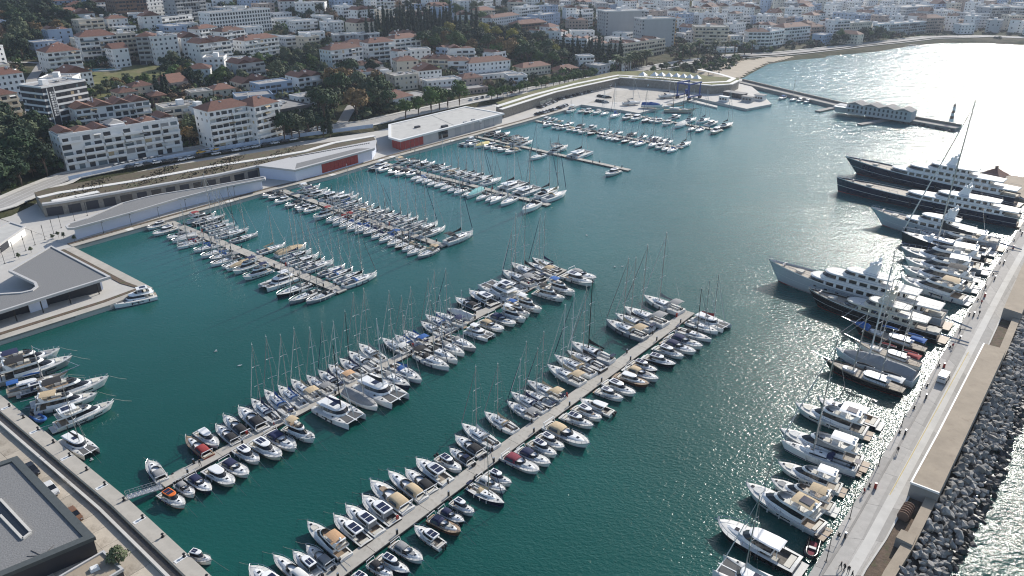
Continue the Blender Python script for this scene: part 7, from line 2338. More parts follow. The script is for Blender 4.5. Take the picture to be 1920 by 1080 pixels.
# quay furniture: bollards
boll=Proto();boll.add('base',MB().tube([(0,0,0),(0,0,.1),(0,0,.12),(0,0,.55),(0,0,.62),(0,0,.75)],[.3,.3,.17,.15,.28,.2],8),'black')
def post_proto(h,arm,head):
    p=Proto();p.add('pole',MB().tube([(0,0,0),(0,0,.3),(0,0,h)],[.11,.07,.05],6),'black')
    if arm:
        p.add('arm',MB().tube([(0,0,h-.1),(0,0,h),(arm,0,h+.05)],.045,5),'black');p.add('lamp_head',MB().box(arm-.35,arm+.35,-.14,.14,h-.02,h+.09),'black')
    elif head:
        p.add('lamp_head',MB().loft([[(s*math.cos(q),s*math.sin(q),z) for q in [2*math.pi*k/10 for k in range(10)]] for s,z in((.06,h-.1),(.3,h),(.34,h+.12),(.1,h+.25))],cap1=True),'black')
    else:p.add('lamp_head',MB().box(-.09,.09,-.09,.09,h-1.4,h+.1),'black')
    p.add('footing',MB().box(-.25,.25,-.25,.25,0,.12),'concrete_d');return p
lp1=post_proto(6.2,.9,0);lp2=post_proto(5.2,0,0);lp3=post_proto(4.6,.7,0)
for i,(x,y,z) in enumerate(LAMPS):inst(lp1,'street_lamp',(x,y,z),math.radians(140),(1,1,1),f'black lamp post on the breakwater quay, {ORD[i]} from the bottom','lamp','breakwater lamps')
for i,(x,y,z) in enumerate(POSTS):inst(lp2,'light_column',(x,y,z),.5,(1,1,1),f'dark slim light column on the white plaza, {ORD[i]} from the left','lamp','plaza light columns')
for i,(x,y,z) in enumerate(PLAMPS):inst(lp3,'street_lamp',(x,y,z),math.radians(-40),(1,1,1),f'thin curved lamp along the promenade, {ORD[i]} from the left','lamp','promenade lamps')
# ---------------- pontoons ----------------
ped=Proto();ped.add('pedestal_body',MB().box(-.17,.17,-.14,.14,0,1.05,.02,.02),'black');ped.add('pedestal_cap',MB().box(-.19,.19,-.16,.16,1.05,1.15,.05,.05),'steel')
fire=Proto();fire.add('cabinet',MB().box(-.22,.22,-.2,.2,0,1.0,.01,.01),'redhull');fire.add('cabinet_lid',MB().box(-.24,.24,-.22,.22,1.0,1.08,.05,.05),'redhull')
secm={}
pedn=[0]
for (n,x0,y0,x1,y1,w,lab) in PONT:
    L=math.hypot(x1-x0,y1-y0);a=math.atan2(y1-y0,x1-x0)
    t=empty('pontoon',(x0,y0,0),a);tag(t,lab,'pontoon','floating pontoons')
    k=int(L/12);l=L/k
    if (w,round(l,2)) not in secm:
        m1=MB();m1.box(.04,l-.04,-w/2,w/2,.3,.6,0,.03);m2=MB();m2.box(.5,l-.5,-w/2+.2,w/2-.2,-.4,.32);m3=MB();m3.box(.05,l-.05,-w/2-.08,-w/2-.001,.36,.52);m3.box(.05,l-.05,w/2+.001,w/2+.08,.36,.52)
        secm[(w,round(l,2))]=(m1.mesh('deck_section'),m2.mesh('float'),m3.mesh('rubbing_strake'))
    for i in range(k):
        ms=secm[(w,round(l,2))]
        s=link('deck_section',ms[0],'pontoon',t);s.location=(i*l,0,0)
        f=link('float',ms[1],'concrete_d',s);r=link('rubbing_strake',ms[2],'rubber',s)
    cs,sn=math.cos(a),math.sin(a)
    tip=w/2
    R_=random.Random(hash(n)%1000 if False else len(n)*7)
    for i in range(k):
        for sd in(1,-1):
            u=(i+.5)*l+sd*1.2;v=sd*(w/2-.35)
            inst(fire if (i%4==1 and sd>0) else ped,'fire_cabinet' if (i%4==1 and sd>0) else 'service_pedestal',(x0+cs*u-sn*v,y0+sn*u+cs*v,.6),a,(1,1,1),f"{'red fire cabinet' if (i%4==1 and sd>0) else 'dark service pedestal'}, {ORD[i]} on the {'far' if sd>0 else 'near'} edge of the {n if 'pontoon' in n else n+' promenade pontoon' if n!='yard' else 'boatyard pontoon'}",'cabinet' if (i%4==1 and sd>0) else 'pedestal','service pedestals on the pontoons')
# gangway
(gx0,gy0),(gx1,gy1)=GANG;gl=math.hypot(gx1-gx0,gy1-gy0);ga=math.atan2(gy1-gy0,gx1-gx0)
g=empty('gangway',(gx0,gy0,0),ga);tag(g,'grey metal gangway bridging quay and gangway pontoon','gangway')
mb=MB();mb.loft([[(0,-.7,1.72),(0,.7,1.72),(0,.7,1.6),(0,-.7,1.6)],[(gl,-.7,.8),(gl,.7,.8),(gl,.7,.68),(gl,-.7,.68)]],cap0=True,cap1=True);link('walkway',mb.mesh('walkway'),'alu',g)
for sd in(1,-1):
    mb=MB()
    for hh in(.05,.55,1.1):mb.tube([(0,sd*.7,1.7+hh),(gl,sd*.7,.78+hh)],.04,4)
    for i in range(9):
        f=i/8;mb.tube([(gl*f,sd*.7,1.7-.92*f),(gl*f,sd*.7,1.7-.92*f+1.1)],.035,4)
        if i<8:mb.tube([(gl*f,sd*.7,1.7-.92*f),(gl*(f+.125),sd*.7,1.7-.92*(f+.125)+1.1)],.025,4)
    link('handrail',mb.mesh('handrail'),'alu',g)
# ---------------- bottom left quay and apron ----------------
slab('quay',BLQ,-3,1.58,'concrete')
eb=resample(BL_EDGE,6.5)
qs=empty('quay_walkway');qs['kind']='structure'
def panels(parent,line,o0,o1,z,m,name,gap=.05,th=.25,sub=1):
    "separate cast slabs between two offsets of a line"
    a=offset(line,o0);b=offset(line,o1)
    for i in range(len(line)-1):
        for k in range(sub):
            f0,f1=k/sub,(k+1)/sub
            def lp(p,q,f):return (p[0]+(q[0]-p[0])*f,p[1]+(q[1]-p[1])*f)
            P0,P1,P2,P3=lp(a[i],b[i],f0),lp(a[i+1],b[i+1],f0),lp(a[i+1],b[i+1],f1),lp(a[i],b[i],f1)
            cx=(P0[0]+P2[0])/2;cy=(P0[1]+P2[1])/2
            q=[]
            for p in(P0,P1,P2,P3):
                d=math.hypot(p[0]-cx,p[1]-cy)+1e-6;q.append((p[0]-cx-(p[0]-cx)/d*gap,p[1]-cy-(p[1]-cy)/d*gap))
            o=link(name,MB().prism(q,-th,0).mesh(name),m,parent);o.location=(cx,cy,z+random.Random(i*7+k).uniform(-.015,.015))
panels(qs,eb,.0,-2.7,1.75,'concrete','concrete_slab',.04)
strip('ditch',eb,1.9,1.6,'rockwet',off=-3.7)
strip('ditch_kerb',eb,.3,1.95,'dark_rim',th=.5,off=-2.9)
strip('parapet',eb,.5,2.8,'concrete_l',th=1.4,off=-4.9)
ap=empty('apron');ap['kind']='structure'
panels(ap,resample(BL_EDGE,4.2),-5.2,-31,2.2,'slab','concrete_slab',.035,.6,7)
# a few white crossings on the quay strip
ang=math.atan2(eb[4][1]-eb[3][1],eb[4][0]-eb[3][0])
for i in range(2,len(eb)-2,2):
    o=link('painted_crossing',MB().box(-.45,.45,-2.4,-.3,0,.01).mesh('painted_crossing'),'signwhite');o.location=(eb[i][0],eb[i][1],1.775);o.rotation_euler=(0,0,ang);o['kind']='structure'
for i,(x,y) in enumerate(eb[1:-1]):
    nx,ny=math.sin(ang),-math.cos(ang);inst(boll,'mooring_bollard',(x-ny*0-nx*-.0+math.sin(ang)*.7,y-math.cos(ang)*.7,1.76),0,(1,1,1),f'black mooring bollard, {ORD[i]} along the bottom left quay','bollard','bollards on the bottom left quay')
# ---------------- low waterfront buildings ----------------
def rim_roof(t,poly,z,th,wrim,rimm,roofm,over=0.):
    "flat roof sheet inside a raised rim"
    n=len(poly);cx=sum(p[0] for p in poly)/n;cy=sum(p[1] for p in poly)/n
    area=sum(poly[i][0]*poly[(i+1)%n][1]-poly[(i+1)%n][0]*poly[i][1] for i in range(n));sg=1 if area>0 else -1
    inn=[]
    for i in range(n):
        a,b,c=poly[i-1],poly[i],poly[(i+1)%n]
        d1=(b[0]-a[0],b[1]-a[1]);d2=(c[0]-b[0],c[1]-b[1]);l1=math.hypot(*d1)+1e-9;l2=math.hypot(*d2)+1e-9
        n1=(-d1[1]/l1*sg,d1[0]/l1*sg);n2=(-d2[1]/l2*sg,d2[0]/l2*sg);m=(n1[0]+n2[0],n1[1]+n2[1]);ml=m[0]**2+m[1]**2+1e-6
        k=min(2/ml*1.0,1.6) if ml>0 else 1
        inn.append((b[0]+m[0]*wrim*k*1.0,b[1]+m[1]*wrim*k*1.0))
    mb=MB();O=lambda q,zz:[(x,y,zz) for x,y in q]
    mb.loft([O(poly,z-th),O(poly,z),O(inn,z),O(inn,z-.35)]);mb.face(O(poly,z-th)[::-1])
    link('roof_rim',mb.mesh('roof_rim'),rimm,t)
    mb=MB();mb.face(O(inn,z-.3));link('roof_surface',mb.mesh('roof_surface'),roofm,t)
    return inn
def wallset(t,poly,z0,z1,m,inset,name='wall',closed=True):
    n=len(poly);area=sum(poly[i][0]*poly[(i+1)%n][1]-poly[(i+1)%n][0]*poly[i][1] for i in range(n));sg=1 if area>0 else -1
    q=[]
    for i in range(n):
        a,b,c=poly[i-1],poly[i],poly[(i+1)%n];d1=(b[0]-a[0],b[1]-a[1]);d2=(c[0]-b[0],c[1]-b[1]);l1=math.hypot(*d1)+1e-9;l2=math.hypot(*d2)+1e-9
        mx=(-d1[1]/l1-d2[1]/l2)*sg;my=(d1[0]/l1+d2[0]/l2)*sg;q.append((b[0]+mx*inset*.6,b[1]+my*inset*.6))
    mb=MB();mb.loft([[(x,y,z0) for x,y in q],[(x,y,z1) for x,y in q]]);link(name,mb.mesh(name),m,t);return q
def wallpanel(t,a,b,z0,z1,m,name,n=1,gap=.06,out=.05):
    "row of separate wall panels along a->b, facing right of the direction"
    d=(b[0]-a[0],b[1]-a[1]);l=math.hypot(*d);u=(d[0]/l,d[1]/l);nn=(u[1],-u[0])
    for k in range(n):
        f0,f1=l*k/n+gap,l*(k+1)/n-gap;mb=MB()
        c=[(a[0]+u[0]*f+nn[0]*o,a[1]+u[1]*f+nn[1]*o) for f,o in((f0,out),(f1,out),(f1,-.1),(f0,-.1))]
        mb.prism(c,z0,z1);link(name,mb.mesh(name),m,t)
# pavilion with courtyard
t=empty('pavilion');tag(t,'grey gravel-roofed pavilion with courtyard and black columns on the left quay','building')
rim_roof(t,PAVROOF,6.,.75,.75,'roof_rim','gravel_roof')
q=wallset(t,PAVROOF,1.4,5.3,'walldark',4.2)
fe=[PAVROOF[1],PAVROOF[2],PAVROOF[3],PAVROOF[4]]
for a,b in zip(fe,fe[1:]):
    l=math.hypot(b[0]-a[0],b[1]-a[1]);n=max(2,int(l/5.5))
    for k in range(n):
        f=(k+.5)/n;x,y=a[0]+(b[0]-a[0])*f,a[1]+(b[1]-a[1])*f
        nx,ny=-(b[1]-a[1])/l,(b[0]-a[0])/l
        s=-1 if not inpoly(x+nx*.5,y+ny*.5,PAVROOF) else 1
        mb=MB();mb.tube([(x+s*nx*.9,y+s*ny*.9,1.4),(x+s*nx*.9,y+s*ny*.9,5.4)],.16,8);link('column',mb.mesh('column'),'black',t)
        if k%3!=1:
            u=((b[0]-a[0])/l,(b[1]-a[1])/l);c=(x+s*nx*3.4,y+s*ny*3.4);mb=MB();mb.prism([(c[0]-u[0]*2.3,c[1]-u[1]*2.3),(c[0]+u[0]*2.3,c[1]+u[1]*2.3),(c[0]+u[0]*2.3+s*nx*.3,c[1]+u[1]*2.3+s*ny*.3),(c[0]-u[0]*2.3+s*nx*.3,c[1]-u[1]*2.3+s*ny*.3)],1.4,5.1);link('wall_panel',mb.mesh('wall_panel'),'bluewall',t)
# long pavilion with curved plan
t=empty('long_pavilion');tag(t,'long low pavilion with curved grey gravel roof and pale blue hoarding walls','building')
rim_roof(t,WAVE,6.4,.8,.6,'roof_rim','gravel_roof')
wallset(t,WAVE,1.4,5.7,'bluewall',2.2)
fr=WAVE[12:17]
for i,(a,b) in enumerate(zip(fr,fr[1:])):
    pass
# stone terrace
t=empty('terrace_building');tag(t,'long stone-fronted terrace building with planted roof and white paths','building')
poly=TERR_F+RED[4:5]+[RED[3]]+TERR_B
mb=MB();mb.prism(poly,1.35,6.15);link('terrace_body',mb.mesh('terrace_body'),'stone',t)
mb=MB();mb.face([(x,y,6.2) for x,y in offset(TERR_F,-.0)+RED[4:5]+[RED[3]]+TERR_B]);link('planted_roof',mb.mesh('planted_roof'),'dryplant',t)
tf=resample(TERR_F[1:],5)
strip('roof_edge',tf,1.9,6.65,'roof_rim',t,th=.75,off=.3)
for pth in(TPATH,):strip('roof_path',resample(pth,6),2.8,6.42,'white_paving',t,th=.3)
strip('roof_path',TPATH2,3.2,6.45,'white_paving',t,th=.3)
for a,b in zip(tf[::1],tf[1:]):
    wallpanel(t,a,b,1.6,4.8,'walldark' if (int(a[0]*3)%3) else 'glass','shop_opening',1,.9,-.02+.1)
rs=random.Random(2)
mb=MB()
for k in range(900):
    u=rs.random();i=int(u*(len(tf)-1));a=tf[i];j=int(rs.random()*(len(TERR_B)-1));b=min(TERR_B,key=lambda p:(p[0]-a[0]-20)**2+(p[1]-a[1]-20)**2)
    f=rs.uniform(.15,.95);x=a[0]+(b[0]-a[0])*f+rs.uniform(-3,3);y=a[1]+(b[1]-a[1])*f+rs.uniform(-3,3)
    if not inpoly(x,y,poly):continue
    s=rs.uniform(.18,.38)
    for q in range(3):
        an=rs.uniform(0,6.3);mb.face([(x-s*math.cos(an),y-s*math.sin(an),6.2),(x+s*math.cos(an),y+s*math.sin(an),6.2),(x+s*.5*math.cos(an+.6),y+s*.5*math.sin(an+.6),6.2+s*1.5)])
o=link('roof_shrubs',mb.mesh('roof_shrubs'),'dryplant',t);o['kind']='stuff'
t=empty('site_fence');tag(t,'pale blue hoarding fence between the shore road and the planted terrace','fence')
fl=resample([p[:2] for p in LAND[3:7]],4.5)
for a,b in zip(fl,fl[1:]):wallpanel(t,a,b,3.2,5.1,'wallblue','fence_panel',1,.04,.05)
# building with the red panel
t=empty('red_panel_building');tag(t,'low building with white roof, dark skylight slots and red panelled front','building')
mb=MB();mb.face([(x,y,7.) for x,y in RED]);mb.loft([[(x,y,6.2) for x,y in RED],[(x,y,7.) for x,y in RED]]);link('roof',mb.mesh('roof'),'roof_rim',t)
wr=wallset(t,RED,1.4,6.25,'bluewall',1.6)
ii=lambda p,q,f:(p[0]+(q[0]-p[0])*f,p[1]+(q[1]-p[1])*f)
A0,A1=wr[1],wr[2]
wallpanel(t,ii(A0,A1,.32),ii(A0,A1,.8),1.8,6.1,'redwall','red_panel',9,.04,.12)
R0,R1=RED[1],RED[2]
mid=[ii(R0,RED[5],.32),ii(R1,RED[3],.25)]
mb=MB();g=[ii(R0,RED[0],.55),ii(R0,R1,.015),ii(R0,R1,.96)];q=[g[0],ii(R0,RED[0],.12),ii(R0,R1,.03),ii(R0,R1,.93),ii(mid[0],mid[1],.9),ii(mid[0],mid[1],.08)]
mb.face([(x,y,7.03) for x,y in (ii(R0,RED[5],.08),ii(ii(R0,R1,.93),RED[3],.12),ii(ii(R0,R1,.9),RED[4],.42),ii(R0,RED[5],.42))]);link('gravel_panel',mb.mesh('gravel_panel'),'gravel_roof',t)
for k in range(34):
    f=.1+.84*k/34;a=ii(ii(RED[0],RED[5],.75),ii(RED[2],RED[3],.8),f);b=ii(ii(RED[0],RED[5],.2),ii(RED[2],RED[3],.45),f)
    a,b=ii(a,b,.05),ii(a,b,.34);d=(b[0]-a[0],b[1]-a[1]);l=math.hypot(*d)+1e-9;n_=(-d[1]/l*.3,d[0]/l*.3)
    mb=MB();mb.prism([(a[0]+n_[0],a[1]+n_[1]),(b[0]+n_[0],b[1]+n_[1]),(b[0]-n_[0],b[1]-n_[1]),(a[0]-n_[0],a[1]-n_[1])],6.9,7.07);link('skylight_slot',mb.mesh('skylight_slot'),'black',t)
# flat building with red end
t=empty('flat_building');tag(t,'low grey building with wide white roof rim and red louvred end','building')
rim_roof(t,FLAT,7.,.9,1.5,'signwhite','light_roof')
wf=wallset(t,FLAT,1.4,6.2,'wallgrey',1.6)
wallpanel(t,wf[1],wf[2],1.7,6.0,'redwall','red_louvre',3,.1,.1)
wallpanel(t,wf[2],ii(wf[2],wf[3],.2),1.7,6.0,'redwall','red_louvre',5,.1,.1)
wallpanel(t,ii(wf[2],wf[3],.34),ii(wf[2],wf[3],.43),2.,6.0,'glass','glazing',3,.08,.12)
for f in(.5,.6,.7,.8,.9):wallpanel(t,ii(wf[2],wf[3],f),ii(wf[2],wf[3],f+.06),1.6,5.9,'greygel','wall_panel',1,.05,.1)
c0=ii(FLAT[1],FLAT[3],.42)
for dx,dy,s in((-12,-2,1.),(2,-1,1.2),(16,16,.7),(12,10,.7),(20,12,.6)):
    mb=MB();mb.box(-s*1.6,s*1.6,-s*.8,s*.8,0,s*.9,.1,.1);o=link('roof_unit',mb.mesh('roof_unit'),'wallgrey' if s<1 else 'walldark',t);o.location=(c0[0]+dx,c0[1]+dy,6.7);o.rotation_euler=(0,0,.9)
strip('roof_joint',[ii(FLAT[0],FLAT[4],.52),ii(FLAT[2],FLAT[3],.5)],.35,6.73,'dark_rim',t)
t=empty('plaza_kiosk');tag(t,'small white building with flat roof on the plaza at the left edge','building')
rim_roof(t,LSMALL,4.6,.5,.7,'roof_rim','light_roof');ws=wallset(t,LSMALL,1.4,4.15,'wallwhite',.5)
wallpanel(t,ws[3],ii(ws[3],ws[2],.5),1.5,3.8,'walldark','door',2,.3,.06)
# dark quay building
a,b,c=BL_BLDG;d=(a[0]+c[0]-b[0],a[1]+c[1]-b[1])
far=lambda p,q,k:(p[0]+(q[0]-p[0])*k,p[1]+(q[1]-p[1])*k)
c=far(b,c,1.5);d=(a[0]+c[0]-b[0],a[1]+c[1]-b[1])
t=empty('quay_building');tag(t,'dark flat-roofed building with gravel roof and skylight slit, bottom left corner','building')
Q=[a,b,c,d]
rim_roof(t,Q,6.,.7,1.3,'dark_rim','gravel_roof');wallset(t,Q,1.6,5.4,'walldark',.6)
s4=BL_SLIT
mb=MB();mb.prism(s4,5.2,5.78);link('skylight_slit',mb.mesh('skylight_slit'),'glass',t)
for p,q in((s4[0],s4[1]),(s4[1],s4[2]),(s4[2],s4[3])):strip('slit_kerb',[p,q],.4,6.02,'concrete_l',t,th=.4)
mb=MB();rr=random.Random(3)
for k in range(3):mb.tube([(b[0]-8+rr.uniform(-2,2),b[1]-3+rr.uniform(-2,2),5.75),(b[0]-6.5,b[1]-4,5.78),(b[0]-5+rr.uniform(-1,1),b[1]-3+rr.uniform(-2,2),5.75)],.05,4)
link('loose_cable',mb.mesh('loose_cable'),'black',t)
a,b,c=BL_SMALL;d=(a[0]+c[0]-b[0],a[1]+c[1]-b[1])
t=empty('quay_annex');tag(t,'small annex with tan flat roof and white skylights, bottom left','building')
rim_roof(t,[a,b,c,d],4.2,.5,.35,'roof_rim','tancoping');wallset(t,[a,b,c,d],1.6,3.75,'walldark',.25)
for f,g_ in((.62,.42),(.25,.7)):
    p=ii(ii(a,b,f),ii(d,c,f),g_);mb=MB();mb.box(-.7,.7,-.6,.6,0,.5,.15,.15);o=link('skylight',mb.mesh('skylight'),'signwhite',t);o.location=(*p,3.9);o.rotation_euler=(0,0,.7)
# ---------------- boatyard, embankment, travel lift ----------------
emb=WALLTOP+EMB_IN
mb=MB();mb.prism(emb,1.3,6.98);o=link('embankment',mb.mesh('embankment'),'stone');o['kind']='structure'
mb=MB();mb.face([(x,y,7.0) for x,y in emb]);struct('embankment_planting',mb,'meadow')
strip('promenade_path',resample(EPATH,5),3.4,7.12,'white_paving',th=.2)
strip('promenade_path',resample(EPATH2,5),2.6,7.14,'white_paving',th=.25,off=.4)
strip('promenade_path',resample(WALLTOP[2:],5),2.4,7.2,'white_paving',th=.5,off=.6)
slab('slipway',SLIP,1.2,1.412,'concrete')
slab('lift_dock',YDOCK,-2,.9,'concrete_l')
for i,(x,y) in enumerate(SHADES):
    t=empty('shade_sail',(x,y,7.1),.9);tag(t,f'white pointed shade sail on the promenade, {ORD[i]} from the left','shade sail','row of white shade sails')
    mb=MB();s=2.6
    mb.face([(-s,-s,2.2),(s,-s,2.),(0,0,4.6)]);mb.face([(s,-s,2.),(s,s,2.2),(0,0,4.6)]);mb.face([(s,s,2.2),(-s,s,2.),(0,0,4.6)]);mb.face([(-s,s,2.),(-s,-s,2.2),(0,0,4.6)]);link('sail_cloth',mb.mesh('sail_cloth'),'signwhite',t)
    mb=MB()
    for u,v in((-s,-s),(s,-s),(s,s),(-s,s)):mb.tube([(u,v,0),(u,v,2.2)],.07,5)
    mb.tube([(0,0,0),(0,0,4.7)],.09,5);link('mast_poles',mb.mesh('mast_poles'),'steel',t)
t=empty('travel_lift',(*LIFT,1.4),.75);tag(t,'blue travel lift crane standing over the boatyard dock','crane')
for sd in(1,-1):
    for xx in(-6,6):
        mb=MB();mb.box(xx-.35,xx+.35,sd*4.5-.35,sd*4.5+.35,1.4,9.5,.1,.1);link('leg',mb.mesh('leg'),'bluecrane',t)
        mb=MB();mb.tube([(xx-.4,sd*4.5-.45,.85),(xx-.4,sd*4.5+.45,.85)],.85,10);mb.tube([(xx+1.3,sd*4.5-.45,.85),(xx+1.3,sd*4.5+.45,.85)],.85,10);link('wheel',mb.mesh('wheel'),'rubber',t)
    mb=MB();mb.box(-7,7,sd*4.5-.4,sd*4.5+.4,9.5,10.4);link('side_beam',mb.mesh('side_beam'),'bluecrane',t)
    mb=MB();mb.box(-7,7,sd*4.5-.4,sd*4.5+.4,1.5,2.3);link('side_beam',mb.mesh('side_beam'),'bluecrane',t)
mb=MB();mb.box(-6.5,-5.7,-4.1,4.1,9.6,10.5);link('top_beam',mb.mesh('top_beam'),'bluecrane',t)
mb=MB();mb.box(4.5,6.8,4.6,6.2,2.4,4.4);link('engine_housing',mb.mesh('engine_housing'),'bluecrane',t)
for i,(lab,px_,s,m) in enumerate((('white site cabin beside the second boatyard dock',(1368,193),(6,2.6,3.),'wallwhite'),('dark-roofed workshop on the far boatyard quay',(1380,181),(14,6,3.),'walldark'),('white-topped kiosk at the far boatyard quay corner',(1405,188),(7,4,3.),'wallgrey'),('white awning hut on the far boatyard quay',(1425,185),(6,5,3.2),'signwhite'))):
    x,y=YHUT[i];t=empty('quay_hut',(x,y,1.4),-.75);tag(t,lab,'hut','huts on the boatyard quay')
    link('wall',MB().box(-s[0]/2,s[0]/2,-s[1]/2,s[1]/2,0,s[2]).mesh('wall'),m,t);link('roof',MB().box(-s[0]/2-.4,s[0]/2+.4,-s[1]/2-.4,s[1]/2+.4,s[2]+.01,s[2]+.25).mesh('roof'),'roofgrey' if i else 'signwhite',t)
    for k in range(3):link('window',MB().box(-s[0]*.4+k*s[0]*.3,-s[0]*.4+k*s[0]*.3+s[0]*.2,-s[1]/2-.04,-s[1]/2+.02,1.,2.2).mesh('window'),'glass',t)
for i,(x,y,m,lab) in enumerate(YCONT):
    t=empty('site_container',(x,y,1.4),.88);tag(t,lab,'container','containers by the embankment')
    link('container_body',MB().box(-3,3,-1.25,1.25,.1,2.6).mesh('container_body'),m,t)
    for k in range(11):link('container_rib',MB().box(-2.9+k*.55,-2.75+k*.55,-1.31,-1.24,.15,2.55).mesh('container_rib'),m,t)
    link('door',MB().box(3.0,3.05,-1.1,1.1,.2,2.5).mesh('door'),'greygel',t)
# ---------------- breakwater ----------------
slab('breakwater_quay',BE+BCOPE[::-1],-3,1.79,'concrete')
bw=empty('breakwater_road');bw['kind']='structure'
def between(name,A,Bb,z,m,n,sub,parent,gap=.03,th=.2):
    "slabs between two polylines sampled at equal fractions"
    def at(L_,f):
        seg=[math.hypot(q[0]-p[0],q[1]-p[1]) for p,q in zip(L_,L_[1:])];d=sum(seg)*f;k=0
        while k<len(seg)-1 and d>seg[k]:d-=seg[k];k+=1
        return ii(L_[k],L_[k+1],d/seg[k])
    for i in range(n):
        for k in range(sub):
            P4=[ii(at(A,f),at(Bb,f),g) for f,g in((i/n,k/sub),((i+1)/n,k/sub),((i+1)/n,(k+1)/sub),(i/n,(k+1)/sub))]
            cx=sum(p[0] for p in P4)/4;cy=sum(p[1] for p in P4)/4;q=[]
            for p in P4:
                d=math.hypot(p[0]-cx,p[1]-cy);q.append((p[0]-cx-(p[0]-cx)/d*gap,p[1]-cy-(p[1]-cy)/d*gap))
            o=link(name,MB().prism(q,-th,0).mesh(name),m,parent);o.location=(cx,cy,z)
between('concrete_slab',BE,BK,1.86,'roadslab',46,1,bw)
strip('kerb',resample(BK,8),.35,1.95,'concrete_d',th=.3)
between('concrete_slab',BK[1:],BIN[1:],1.85,'roadslab',24,3,bw)
strip('lane_band',resample(offset(BK,0),8),1.6,1.862,'concrete_l',off=-3.4)
strip('yellow_line',resample(BLK1[3:5][::-1][:1]+[BLK1[0]],8) if False else [ii(BLK1[0],BLK1[4],-.02),BLK1[4]],.16,1.866,'yellowline',off=2.6)
t=empty('crest_wall');tag(t,'tan-topped crest wall along the sea side of the breakwater','wall')
for i,(pl,zt) in enumerate(((BLK1,5.2),(BLK2,5.2),(BLK3,4.0))):
    mb=MB();mb.prism(pl,1.7,zt-.02);s=link('wall_block',mb.mesh('wall_block'),'concrete_d',t)
    mb=MB();mb.face([(x,y,zt) for x,y in pl]);link('wall_top',mb.mesh('wall_top'),'tancoping',s)
strip('white_kerb',[BLK1[4],BLK1[5],BLK1[0]],.3,5.32,'signwhite',t,th=.4,off=.0)
strip('white_kerb',[BLK1[0],BLK1[1]],.3,5.4,'signwhite',t,th=.4)
strip('coping_wall',resample(BCOPE,8),1.7,3.5,'tancoping',t,th=2.4,off=.6)
mb=MB()
strip('planting_bed',resample(offset(BCOPE,2.6),8),2.4,2.0,'soil',th=.3)
strip('bed_kerb',resample(offset(BCOPE,4.0),8),.3,2.25,'concrete_l',th=.5)
bp=resample(offset(BE,-.7),11)
for i,(x,y) in enumerate(bp[2:26]):inst(boll,'mooring_bollard',(x,y,1.86),0,(1,1,1),f'black mooring bollard, {ORD[i]} from the bottom along the breakwater quay','bollard','bollards on the breakwater quay')
bp=resample(offset(BE,-1.7),14.5)
for i,(x,y) in enumerate(bp[2:20]):inst(fire if i%3==1 else ped,'fire_cabinet' if i%3==1 else 'service_pedestal',(x,y,1.86),.8,(1.15,1.15,1.15),f"{'red fire cabinet' if i%3==1 else 'dark service pedestal'}, {ORD[i]} from the bottom along the breakwater quay",'cabinet' if i%3==1 else 'pedestal','pedestals on the breakwater quay')
slab('breakwater_spur',SPUR,-3,1.8,'tancoping')
# kiosk on the spur
t=empty('spur_kiosk',(*KIOSK,1.8),.5);tag(t,'small dark pavilion with pitched roof on the breakwater spur','kiosk')
link('wall',MB().box(-3,3,-3,3,0,3.2).mesh('wall'),'wallbrown',t);mb=MB();mb.loft([[(-4.2,-4.2,3.2),(4.2,-4.2,3.2),(4.2,4.2,3.2),(-4.2,4.2,3.2)],[(-.6,-.6,5.6),(.6,-.6,5.6),(.6,.6,5.6),(-.6,.6,5.6)]],cap0=True,cap1=True);ro=link('roof',mb.mesh('roof'),'roofbrown',t);link('roof_lantern',MB().box(-.5,.5,-.5,.5,5.6,6.8).mesh('roof_lantern'),'wallbrown',ro)
for k in(-1.6,.4):link('window',MB().box(k,k+1.2,-3.05,-2.95,1.,2.3).mesh('window'),'glass',t)
# armour rocks
def rock_mesh(seed):
    r=random.Random(seed);b=bpy.data.meshes.new('rock');import bmesh
    bm=bmesh.new();bmesh.ops.create_icosphere(bm,subdivisions=1,radius=1.)
    pl=[(r.gauss(0,1),r.gauss(0,1),r.gauss(0,1)) for _ in range(7)]
    for v in bm.verts:
        k=r.uniform(.85,1.1)
        for p in pl:
            l=math.sqrt(sum(c*c for c in p));d=sum(a*c for a,c in zip(v.co,p))/l
            if d>.62:k*=.62/d
        v.co*=k
    bm.to_mesh(b);bm.free();return b
RM=[rock_mesh(i) for i in range(9)]
arm=empty('rock_armour');tag(arm,'grey boulder armour sloping to the sea along the breakwater','rocks')
rr=random.Random(6);cells=[];nrow=11
CI=resample(offset(BCOPE,-.6),1.5);CO=resample(BROCK,1.5)
def atl(L_,f):
    k=f*(len(L_)-1);i=min(int(k),len(L_)-2);return ii(L_[i],L_[i+1],k-i)
n=len(CI);rocks=[]
for i in range(n):
    f=i/n
    for j in range(nrow):
        g=(j+.5+rr.uniform(-.4,.4))/nrow;p=ii(atl(CI,f+rr.uniform(-.5,.5)/n if 0<i<n-1 else f),atl(CO,f),g)
        z=2.9*(1-g)-.4*g;s=rr.uniform(.55,1.15)*(1.25 if rr.random()<.15 else 1);rocks.append((p[0]+rr.uniform(-.3,.3),p[1]+rr.uniform(-.3,.3),z+rr.uniform(-.4,.3),s,g))
def incam(x,y,z):
    dz=z-95;dep=y*math.cos(math.radians(25))-dz*math.sin(math.radians(25));dn=-y*math.sin(math.radians(25))-dz*math.cos(math.radians(25))
    if dep<1:return None
    return 960+1400*x/dep,540+1400*dn/dep,dep
vis=[r for r in rocks if (lambda q:q and q[0]<1935 and q[1]<1095)(incam(*r[:3]))]
vis.sort(key=lambda r:incam(*r[:3])[2]/r[3]);big=set(id(r) for r in vis[:300])
rest=MB()
